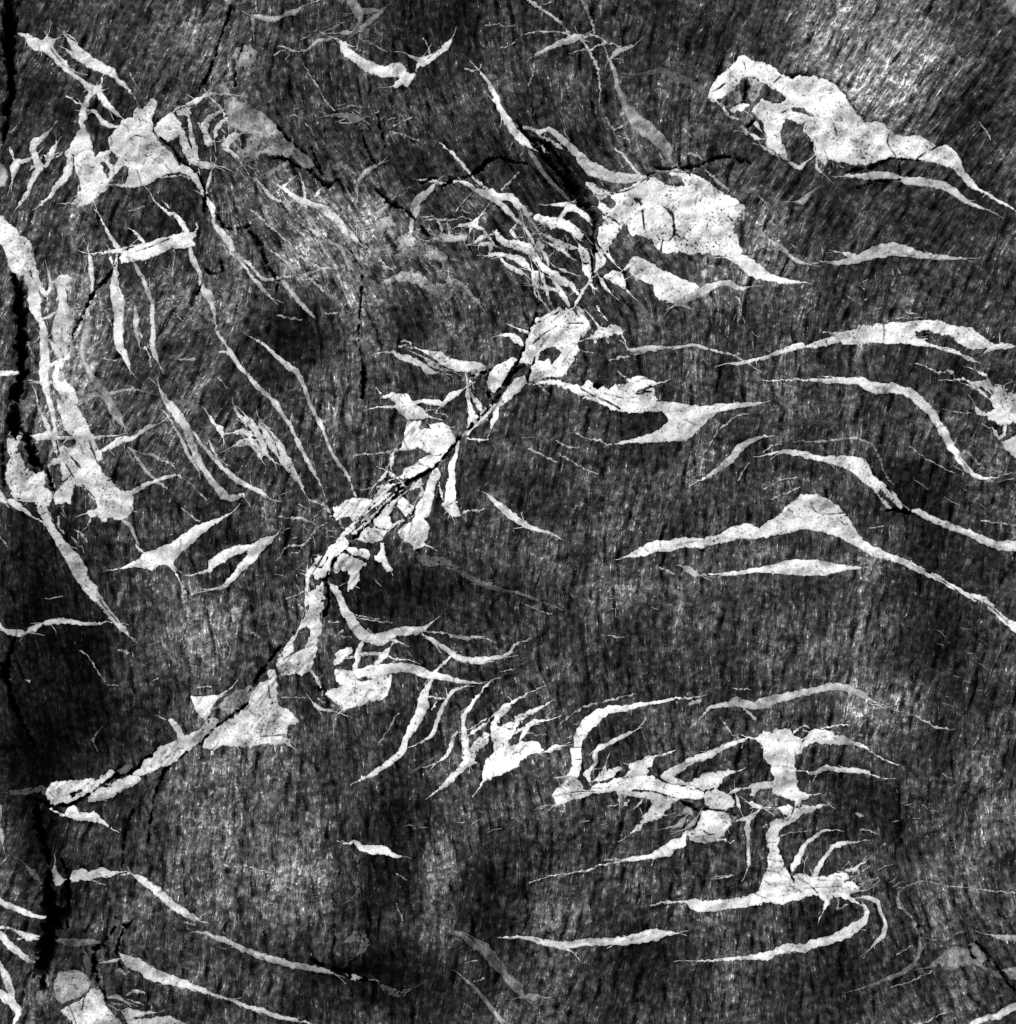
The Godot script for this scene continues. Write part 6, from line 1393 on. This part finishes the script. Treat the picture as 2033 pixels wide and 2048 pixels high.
	v("long straight grey vein, upper of two at bottom left", 0.72, [
		s(T30, [142, 113, 1.2, 150, 115.5, 1.8]), s(T30, [152, 121, 1.8, 160, 122, 2.4, 168, 125, 4.6, 174, 126, 4.6, 182, 130, 3, 188, 133, 4.6, 194, 134, 4.8]), s(T31, [0, 134, 4.8, 10, 138, 4.8, 20, 141, 5.6, 30, 144.5, 4.8, 40, 147, 4.8, 50, 149, 4, 60, 151, 3, 64, 153, 1.2]), s(T31, [75, 154, 2, 80, 156, 4.4, 85, 157, 2.4, 89, 158, 1.2])], 0.7)
	v("thick white vein, lower of two long ones at bottom left", 0.84, [p(T30, [93, 137, 98, 138, 107, 140, 112, 145, 118, 148, 126, 152, 136, 155, 146, 159, 156, 163, 166, 167, 175, 171, 178, 173, 170, 172, 160, 168, 148, 165, 138, 163, 126, 161, 118, 159, 112, 157, 108, 153, 100, 149, 95, 144]), s(T30, [177, 172.5, 3, 185, 175.5, 3.2, 192, 178, 3.6]), s(T31, [0, 177.5, 3.6, 10, 180, 4.2, 20, 184, 3.6, 30, 187, 2.6, 40, 190, 1.8, 50, 192, 1.2])], 0.8, 0.1)
	v("string of white knots left of the slanting bar, lower left", 0.84, [s(T30, [56, 79, 3, 59, 78, 8, 63, 77, 8, 66, 79, 6]), s(T30, [67, 79, 6, 72, 77, 7, 77, 76, 8, 81, 76, 7, 85, 76.5, 4.6, 90, 76, 2.4]), s(T30, [93, 77, 1.2, 98.5, 76.5, 2])])
	v("slanting white bar in the pale rock, lower left", 0.86, [s(T30, [105, 79, 4, 109, 81, 6, 114, 84, 5, 120, 88, 6, 127, 93, 6, 134, 100, 6, 141, 105, 5, 148, 109, 4, 153, 111.5, 2])], 0.8)
	v("white splash under the main vein's lower end", 0.92, [p(Q1, [32, 171, 35, 164, 42, 161, 47, 163, 48, 168, 55, 171, 62, 170, 66, 168, 72, 173, 76, 178, 82, 184, 88, 190, 80, 187, 72, 183, 60, 180, 48, 180, 38, 176]), s(Q1, [14, 167, 3, 22, 170, 2.6, 30, 173, 3])], 0.9)
	v("dim grey pebble row left of the main vein's lower end", 0.34, [s(T30, [8, 14, 4, 20, 13, 5, 26, 12, 5]), s(T30, [29, 13, 4, 32, 12, 7, 35, 14, 5])], 1.0)
	v("grey pebble wedged in the main vein's upper crack, lower left", 0.5, [p(Q1, [94, 120, 102, 115, 110, 112, 113, 117, 106, 122, 97, 125])], 0.7, 0.0, "quartz_pebble", "pebble")
	v("grey triangular chip high above the main vein, lower left", 0.62, [p(Q1, [62, 83, 68, 78, 66, 87])], 0.3, 0.0, "quartz_pebble", "pebble")
	v("grey flat lens bridging the black fissure, bottom left", 0.5, [s(T30, [44, 128, 3.6, 50, 129, 5, 58, 129.5, 6, 66, 129, 5, 72, 128, 4, 77, 128.5, 1.6])], 0.6)
	v("pale pointed stone wedged in the black fissure, bottom left", 0.72, [p(T30, [43, 68, 45, 75, 50, 81, 47, 85, 44, 86, 41, 80, 41, 73])], 0.6, 0.3, "wedged_stone", "stone")
	v("pale round cobble at the foot of the black fissure", 0.7, [p(T30, [41, 165, 42, 158, 46, 152, 54, 151, 62, 152, 68, 156, 70, 162, 66, 168, 60, 173, 53, 175, 47, 177, 43, 173])], 0.6, 0.5, "quartz_cobble", "cobble")
	v("small grey cobble left of the pale round one", 0.55, [p(T30, [26, 172, 29, 167, 34, 167, 38, 172, 36, 177, 32, 178, 28, 175])], 0.5, 0.3, "quartz_cobble", "cobble")
	v("broad pale lump of quartz at the bottom edge, left", 0.8, [p(T30, [46, 183, 52, 178, 60, 175, 66, 170, 70, 165, 76, 166, 79, 172, 80, 178, 86, 184, 92, 190, 97, 200, 60, 200, 54, 190, 48, 186]), c(T30, [64, 172, 0.9, 62, 182, 0.9]), c(T30, [52, 178, 0.8, 58, 192, 0.8])], 0.9, 0.4)
	v("grey layered tongue right of the broad pale lump", 0.74, [p(T30, [92, 182, 98, 181, 107, 183, 118, 184, 104, 187, 102, 189, 112, 189, 122, 187, 130, 187, 140, 192, 150, 200, 108, 200, 100, 197, 96, 188])], 0.8, 0.2)
	v("small white hooks in the dark block, bottom left", 0.72, [s(T30, [97, 170, 2, 100, 167.5, 2, 106, 167, 2, 111, 169, 1.2]), s(T30, [84, 172, 2.4, 89, 172, 3.6, 93, 174, 2.6]), s(T30, [85, 177, 1.4, 92, 177.5, 2]), s(T30, [80, 144, 1.2, 85, 143.5, 2, 90, 142, 3.6]), s(T30, [88, 152, 1.2, 92, 150, 2, 97, 153, 1.2, 100, 151, 1.2])])
	v("dim grey root hanging above the cobble, bottom left", 0.36, [s(T30, [66, 140, 6, 68, 146, 5, 68, 153, 4])], 0.7)
	v("thin white vein entering from the left edge, upper of three", 0.93, [s(T30, [-6, 92, 4, 0, 96, 5, 5, 100, 5, 12, 103, 5, 20, 106, 4.2, 28, 109, 3, 34, 110, 2.2])], 0.7)
	v("forked white vein at the left edge, middle of three", 0.92, [s(T30, [-6, 118, 2.4, 0, 118, 2.4, 8, 118, 1.8, 15, 121, 2.4, 22, 125, 5, 29, 126, 4]), s(T30, [15, 126, 1.8, 22, 125, 2.4])], 0.9)
	v("thick white vein at the left edge, lowest of three", 0.9, [s(T30, [-6, 119, 6, 0, 123, 6, 5, 128, 6, 11, 134, 6, 17, 139, 5, 22, 143, 3.2, 26, 145, 2])], 0.7)
	v("white double streak in the bottom left corner", 0.94, [s(T30, [-3, 146, 5, 1, 152, 5, 4, 158, 6, 6, 164, 6, 8, 172, 6]), s(T30, [-6, 168, 5, 0, 171, 7, 5, 175, 8, 10, 180, 8, 13, 184, 5, 10, 191, 3, 8, 196, 2])], 0.9)
	v("grey sliver on the left edge above the bottom fissure", 0.7, [s(T30, [-4, 22, 4, 0, 25, 4, 1, 29, 2]), s(T30, [-3, 38, 6, 2, 44, 5, 4, 50, 3])], 0.9)
	v("pale bruise of quartz left of the black fissure, bottom left", 0.5, [s(T30, [23, 71, 2, 26, 74, 4, 29, 79, 4.4])], 1.0)
	v("dim speckled column of weathered quartz, bottom centre left", 0.42, [s(T31, [80, 62, 3, 84, 68, 4, 83, 75, 3]), s(T31, [81, 83, 4, 84, 90, 3.4, 77, 96, 4]), s(T31, [83, 99, 2.4, 82, 108, 3]), s(T31, [76, 128, 6, 83, 125, 7, 88, 132, 7, 84, 137, 5]), s(T31, [101, 163, 3, 107, 167, 6, 114, 169, 5, 122, 166, 4])], 2.0, 2.4)

func threads() -> void:
	# the finest quartz threads, too many and too slight to tell apart
	var sh := [
		s(T00, [124, 136, 1, 140, 135, 1.4, 146, 137, 1.4]), s(T00, [97, 161, 0.8, 110, 157, 0.9]), s(T00, [101, 57, 1, 104, 64, 0.8, 109, 72, 0.7]),
		s(T01, [133, 30, 0.8, 136, 35, 0.8, 138, 42, 1.2]), s(T01, [165, 54, 0.9, 170, 56, 1.2, 176, 55, 1, 178, 51, 0.8]), s(T01, [30, 88, 0.8, 34, 87, 0.9, 40, 90, 0.8]), s(T01, [40, 47, 0.7, 50, 63, 0.8, 58, 77, 0.8, 65, 84, 0.8]), s(T01, [110, 97, 0.9, 117, 94, 1.2, 125, 91, 1]), s(T01, [107, 101, 0.8, 118, 104, 1.2, 130, 108, 0.8]), s(T01, [106, 92, 0.8, 112, 90, 0.8]),
		s(T01, [0, 161, 1.2, 8, 167, 1.4, 16, 174, 1.6, 24, 181, 1.2, 32, 188, 0.8]), s(T01, [82, 181, 1.2, 87, 177, 1.2]), s(T01, [135, 169, 1.2, 150, 169, 1.3, 159, 169, 1.4]), s(T01, [151, 168, 1.2, 153, 178, 1.2]), s(T01, [144, 168, 1.2, 148, 178, 1.2]), s(T01, [172, 147, 1, 165, 155, 0.9, 158, 163, 0.8]),
		s(T01, [34, 168, 1, 44, 174, 1.6, 52, 180, 2, 60, 184, 2.4, 68, 189, 3]), s(T01, [40, 178, 1.5, 44, 188, 1.2]), s(T01, [18, 42, 0.6, 30, 36, 0.8]), s(T01, [180, 21, 0.8, 192, 20, 1]),
		s(T11, [16, 0, 1.2, 24, 6, 2.2, 30, 11, 3, 34, 17, 3.2, 37, 20, 2.2]), s(T11, [20, 21.5, 2, 30, 20, 2.2, 40, 19, 2.2, 50, 16, 2.2, 58, 13.5, 2.4, 66, 15, 1.6]), s(T11, [25, 24, 4, 32, 32, 3.4, 38, 40, 3.4, 45, 47, 2.8, 50, 52, 1.6]), s(T11, [38, 5, 2, 48, 11, 1.8, 55, 15, 1.5]), s(T11, [43, 20, 2.6, 50, 25, 1.8, 57, 31, 1.2, 62, 36, 1]), s(T11, [67, 16, 1.8, 70, 24, 1.4, 73, 33, 1, 76, 42, 0.8]), s(T11, [58, 49, 1, 68, 48.5, 1.2]), s(T11, [70, -2, 4, 74, 8, 3, 76, 14, 3]), s(T11, [91, 1, 2.2, 97, 5, 2.2, 103, 11, 1.8, 110, 16, 1.5]), s(T11, [20, 50, 1, 30, 52, 1.4, 40, 54, 1]),
		s(T11, [80, 158, 0.8, 90, 157, 1.2, 100, 156, 1.8, 113, 154, 2.2]), s(T11, [85, 184, 1.2, 93, 183, 1.4]), s(T11, [135, 157, 1, 140, 160, 1.2]), s(T11, [142, 125, 1, 150, 126, 1, 152, 128, 0.8]),
		s(T02, [0, 21, 1, 5, 22, 1.2, 12, 21, 0.8]), s(T02, [0, 39, 0.8, 8, 37, 0.8, 13, 32, 0.8]), s(T02, [62, -2, 2.4, 67, 8, 2.2, 71, 18, 1.4, 73, 25, 1]), s(T02, [1, 147, 1.2, 8, 140, 1.6, 15, 133, 1]), s(T02, [32, 112, 1.2, 37, 122, 2.2, 44, 130, 2.2, 50, 135, 2, 54, 139, 1.2]), s(T02, [158, 129, 1.2, 163, 134, 1.8, 168, 139, 2.2, 173, 143, 2.2, 176, 146, 1.2]), s(T02, [142, 117, 1.2, 150, 118, 1.8, 156, 121, 1.2]), s(T02, [161, 77, 1.2, 170, 81, 1.8, 174, 88, 1.8, 182, 92, 1.8]), s(T02, [186, 98, 2.2, 189, 103, 2.2]), s(T02, [140, 99, 0.8, 148, 106, 1.1]), s(T02, [90, 104, 0.9, 100, 107, 1.2]), s(T02, [81, 90, 1.5, 84, 96, 1.6, 88, 100, 1, 97, 95, 1.4]), s(T02, [27, 45, 0.8, 26, 56, 1.2, 22, 68, 1.4]),
		s(T03, [176, 93, 1, 182, 100, 0.8, 186, 107, 0.8]), s(T03, [6, 150, 0.8, 12, 156, 1, 15, 163, 0.8]),
		s(T10, [112, 157, 1, 100, 152, 2]), s(T10, [100, 152, 1.6, 103, 154, 2.2, 107, 161, 1.8, 112, 168, 2.6, 118, 174, 2.2, 124, 179, 2.6, 130, 183, 1.2]), s(T10, [112, 157, 1.2, 117, 157, 3, 124, 161, 1.8, 132, 164, 1.8, 136, 168, 1.2]), s(T10, [77, 42, 0.8, 82, 49, 1, 85, 58, 0.8]), s(T10, [22, 60, 1, 21, 70, 1.4, 24, 78, 1.4, 27, 82, 0.8]), s(T10, [18, 73, 1, 24, 72, 1.2]), s(T10, [121, 41, 0.8, 130, 38, 1, 140, 37, 0.8]), s(T10, [137, 84, 1, 150, 84, 1.4]), s(T10, [80, 83, 0.9, 86, 85, 0.9, 92, 84, 0.9]), s(T10, [55, 44, 0.8, 61, 44, 0.8]), s(T10, [168, 98, 0.7, 176, 107, 0.7]), s(T10, [126, 127, 0.8, 130, 132, 0.8]), s(T10, [148, 179, 0.8, 155, 187, 1, 160, 192, 0.8]), s(T10, [132, 20, 0.8, 134, -4, 1.2]),
		s(T12, [22, 152, 1.2, 30, 156, 1.6, 37, 159, 1.6, 44, 163, 1.2]), s(T12, [44, 156, 0.9, 52, 160, 1.2, 60, 165, 1.2, 66, 169, 0.9, 76, 172, 0.8]), s(T12, [43, 146, 0.9, 50, 150, 1.2, 60, 152, 0.8]), s(T12, [57, 140, 0.8, 67, 145, 0.9, 76, 146, 1.2, 83, 150, 1.4]), s(T12, [17, 144, 0.7, 26, 144, 0.8]), s(T12, [192, 125, 1.2, 183, 127, 1.2, 176, 132, 1.2, 168, 138, 1.2, 163, 147, 1.2, 158, 155, 1.2, 153, 160, 0.8]), s(T12, [30, 104, 1, 34, 107, 1, 38, 111, 1.2]), s(T12, [63, 77, 1, 72, 79, 0.9]), s(T12, [192, 163, 0.8, 187, 170, 0.9, 183, 177, 0.8]), s(T12, [182, 35, 1.4, 186, 45, 1.4, 182, 55, 1.2]),
		s(T13, [100, 52.5, 1.1, 110, 52, 1.1, 120, 52, 0.9]), s(T13, [108, 48, 0.9, 116, 49, 1]), s(T13, [-2, 155, 1.2, 5, 150, 1.2, 12, 149.5, 0.9]), s(T13, [-2, 184, 1.2, 8, 178, 1.2, 16, 175, 1.2, 24, 175, 0.8]), s(T13, [4, 191, 1, 15, 187, 1.2, 26, 182, 1.2]), s(T13, [110, 150, 0.8, 120, 158, 1, 134, 166, 0.8, 145, 172, 0.8]), s(T13, [135, 122, 0.7, 150, 125, 0.8, 158, 125, 0.8]), s(T13, [178, 178, 1, 190, 175, 1]), s(T13, [0, 75, 1, 4, 78, 0.9]),
		s(T20, [57, 22, 1.1, 63, 27, 1.8, 68, 32, 1.3]), s(T20, [55, 28, 0.8, 60, 34, 1.2, 64, 38, 1.3, 65, 41, 0.8]), s(T20, [45, 13, 1.6, 46, 21, 1.8, 50, 26, 1.2]), s(T20, [0, 28, 1.1, 6, 36, 1.1]), s(T20, [35, 76, 0.8, 48, 74, 0.8]), s(T20, [62, 115, 0.7, 67, 118, 0.7, 72, 124, 0.8, 77, 132, 0.8, 83, 139, 0.7]), s(T20, [22, 138, 2, 25, 139, 1.4]), s(T20, [92, 115, 2, 98, 117, 2]), s(T20, [95, 16, 3, 100, 20, 3.4, 103, 26, 2, 106, 34, 1.6]), s(T20, [84, 141, 0.8, 92, 142, 0.8]), s(T20, [152, 144, 1, 163, 143, 1.2]), s(T20, [131, 27, 0.8, 133, 27, 0.8]), s(T20, [140, 6, 1, 150, 14, 1.2, 154, 17, 0.9]),
		s(T21, [44, 0, 1.2, 52, 2, 1.6, 58, 5, 2.2, 61, 9, 2.4]), s(T21, [22, 13, 1.4, 34, 14, 1.8, 44, 16, 1.8, 52, 20, 1.8, 47, 27, 1.8, 41, 35, 1.8, 33, 34.5, 1.4, 26, 37, 1]), s(T21, [30, 41, 1, 38, 40, 1.2, 40, 36, 1.2]), s(T21, [59, 18, 2, 53, 21, 1.6]), s(T21, [66, 12, 1, 70, 17, 1.2, 71, 22, 0.9]), s(T21, [27, 76, 1.2, 34, 74, 1.6, 42, 70, 1.2]), s(T21, [36, 76, 1.2, 40, 84, 1.6, 41, 87, 1.2]), s(T21, [60, 94, 1.2, 70, 93, 1.3]), s(T21, [65, 105, 1.2, 72, 100, 1.2]), s(T21, [67, 104, 1.2, 78, 106, 1.2]), s(T21, [82, 90, 0.8, 95, 92, 1, 110, 94, 0.8]), s(T21, [97, 189, 1, 104, 180, 1.2, 108, 173, 1, 114, 163, 1]), s(T21, [52, 152, 1, 58, 156, 1]), s(T21, [0, 100, 1, 7, 106, 1.2]), s(T21, [24, 152, 0.8, 44, 152, 0.8]), s(T21, [96, 62, 1, 102, 66, 1]), s(T21, [80, 88, 0.8, 100, 91, 0.8]),
		s(T22, [20, 80, 0.9, 30, 85, 1.1, 40, 88, 0.9]), s(T22, [46, 172, 1.2, 55, 165, 1.2, 63, 160, 1.4, 72, 157, 1.4, 85, 154, 1.4, 95, 151, 1.2, 105, 149, 1.4]), s(T22, [143, 157, 1.2, 148, 155, 2.4, 154, 153, 1.2]), s(T22, [122, 52, 1.2, 130, 55, 2.2, 134, 57, 1.2]), s(T22, [178, 144, 0.9, 192, 145, 1]), s(T22, [168, 166, 0.8, 173, 172, 0.9, 178, 180, 0.8]), s(T22, [0, 132, 0.8, 12, 130, 0.8]), s(T22, [78, 103, 0.9, 90, 105, 0.9, 96, 105, 0.9]), s(T22, [100, 158, 0.8, 101, 165, 0.8]),
		s(T23, [165, 16, 0.8, 176, 17.5, 1, 195, 20, 0.7]), s(T23, [95, 160, 1.2, 105, 163, 1.2, 115, 166, 1.4, 122, 170, 1.8, 132, 175, 1.2, 145, 176, 0.8]), s(T23, [78, 156, 1, 95, 160, 1.2]), s(T23, [90, 20, 0.7, 78, 22, 0.7]),
		s(Q2, [137, 67, 1.2, 146, 66, 2.4, 152, 65, 1.2]), s(Q2, [168, 53, 1, 175, 47, 1.2, 185, 40, 1.2, 194, 37, 1.2]), s(Q2, [158, 46, 0.9, 152, 46, 1.2]), s(Q2, [150, 45, 0.8, 158, 38, 0.9]), s(Q2, [140, 11, 0.8, 152, 7, 0.7]), s(Q2, [104, 108, 1, 112, 106, 1.2, 120, 102, 1]), s(Q2, [140, 152, 0.8, 155, 148, 1, 165, 151, 0.8]), s(Q2, [158, 80, 1, 160, 74, 1]),
		s(Q3, [177, 69, 1.6, 183, 66, 2.2, 193, 65, 2.2]), s(Q3, [170, 1, 0.8, 178, 12, 1, 186, 17, 1.5]), s(Q3, [60, 84, 0.9, 70, 81, 1]), s(Q3, [160, 152, 0.8, 170, 150, 1.2, 180, 149.5, 0.8]), s(Q3, [108, 178, 1, 116, 175, 1.4, 124, 174, 1.6]),
		s(Q4, [62, 139, 1.6, 72, 136, 1.2, 82, 135, 1.2, 95, 134, 1.2]), s(Q4, [88, 181, 1.2, 88, 170, 1, 92, 162, 0.8]), s(Q4, [150, 133, 1.5, 160, 134, 1.2, 170, 137, 1.5]), s(Q4, [110, 100, 0.8, 116, 105, 1.2, 122, 109, 1.2]), s(Q4, [42, 129, 1.6, 47, 126, 1.2]), s(Q4, [148, 116, 5, 151, 117, 5]), s(Q4, [175, 150, 3, 177, 149, 3]),
		s(T33, [66, 81, 1.2, 73, 77, 1.2]), s(T33, [72, 86, 1.2, 80, 83, 1.2, 87, 80, 0.9]), s(T33, [83, 91, 0.9, 83, 87, 0.9, 88, 82, 0.7]), s(T33, [56, 96, 1.2, 55, 104, 1.6, 62, 101, 2]), s(T33, [127, 151, 1.1, 118, 156, 0.9, 108, 161, 0.8, 95, 164, 0.7]), s(T33, [112, 191, 0.8, 124, 190, 0.9, 130, 186, 0.8, 138, 183, 0.7]), s(T33, [142, 87, 0.7, 155, 88, 0.8, 175, 90.5, 1, 192, 92, 0.9]), s(T33, [100, 139, 0.7, 112, 132, 0.7]), s(T33, [20, 135.5, 1, 30, 135, 1]),
		s(T32, [162, 81, 0.8, 172, 79.5, 1.2, 180, 78.5, 0.8]), s(T32, [26, 27, 0.8, 36, 24, 1, 42, 24, 0.8]),
		s(T31, [0, 71, 1, 10, 74, 1, 20, 77, 0.8]), s(T31, [165, 147, 0.8, 175, 145, 0.8]), s(T31, [172, 161, 0.9, 180, 158, 1.2]), s(T31, [112, 77, 0.8, 120, 82, 0.8]), s(T31, [112, 100, 0.7, 115, 108, 0.9, 117, 114, 0.7]),
		s(T30, [172, 69, 1, 180, 72, 1.2, 190, 70, 1.2]), s(T30, [97, 174, 0.8, 110, 178, 0.8])]
	var fields := [   # dense little webs: x, y, half width, half height, number, length, angle, spread (degrees), width
		[470, 270, 90, 65, 60, 34, 60, 40, 2.4], [720, 460, 60, 60, 60, 26, 110, 90, 2.2], [850, 490, 90, 60, 60, 30, 30, 80, 2.2], [620, 440, 70, 60, 40, 36, 45, 30, 2.0],
		[960, 450, 130, 50, 40, 36, 35, 40, 2.6], [1090, 480, 60, 60, 50, 28, 70, 60, 2.4], [1300, 440, 130, 90, 60, 22, 40, 70, 2.0], [1590, 480, 60, 50, 18, 26, 20, 60, 2.0], [160, 640, 60, 150, 50, 34, 75, 30, 2.0],
		[190, 880, 70, 70, 36, 26, 50, 60, 2.0], [390, 1290, 90, 70, 60, 16, 90, 90, 2.0], [600, 1110, 70, 120, 60, 30, 20, 60, 1.8], [860, 1390, 60, 80, 30, 24, 100, 40, 1.8],
		[1720, 1770, 60, 34, 50, 30, -28, 14, 1.8], [1900, 960, 90, 50, 20, 44, 28, 14, 1.2], [1930, 1330, 70, 110, 30, 20, 18, 16, 1.1], [1830, 640, 90, 60, 26, 24, 12, 16, 1.6], [1750, 590, 70, 60, 30, 18, 100, 60, 2.2],
		[1840, 1620, 60, 60, 40, 18, 30, 50, 1.6], [1240, 1190, 90, 50, 50, 18, 60, 90, 1.8], [640, 100, 130, 90, 30, 26, 100, 60, 1.4], [690, 230, 50, 25, 40, 22, 10, 50, 1.8], [1450, 620, 70, 70, 40, 22, 85, 30, 1.8],
		[290, 620, 80, 120, 50, 26, 70, 70, 1.6], [1010, 1640, 300, 30, 20, 30, 170, 20, 1.2], [1060, 250, 60, 90, 20, 30, 90, 40, 1.4], [1660, 330, 40, 20, 24, 18, 60, 60, 2.2], [430, 1830, 90, 120, 40, 26, 70, 60, 1.4], [130, 1000, 80, 40, 24, 24, 60, 40, 1.6]]
	for e in fields:
		for k in int(e[4] * 0.4):
			var at := Vector2(e[0] + dice.randfn(0, 0.5) * e[2], e[1] + dice.randfn(0, 0.5) * e[3])
			var dir := Vector2.from_angle(deg_to_rad(e[6] + dice.randf_range(-e[7], e[7])))
			var len: float = e[5] * dice.randf_range(0.25, 1.1)
			var bend := dice.randf_range(-0.22, 0.22)
			var r := PackedVector3Array()
			for n in 5:
				r.append(Vector3(at.x, at.y, e[8] * dice.randf_range(0.4, 1.2) * (1.0 - absf(n - 1.8) / 4.0)))
				at += dir * len * 0.25
				dir = dir.rotated(bend)
			sh.append(["s", curve(r)])
	v("fine pale quartz threads scattered over the whole rock face", 0.7, sh, 1.0, 0.0, "quartz_threads", "")
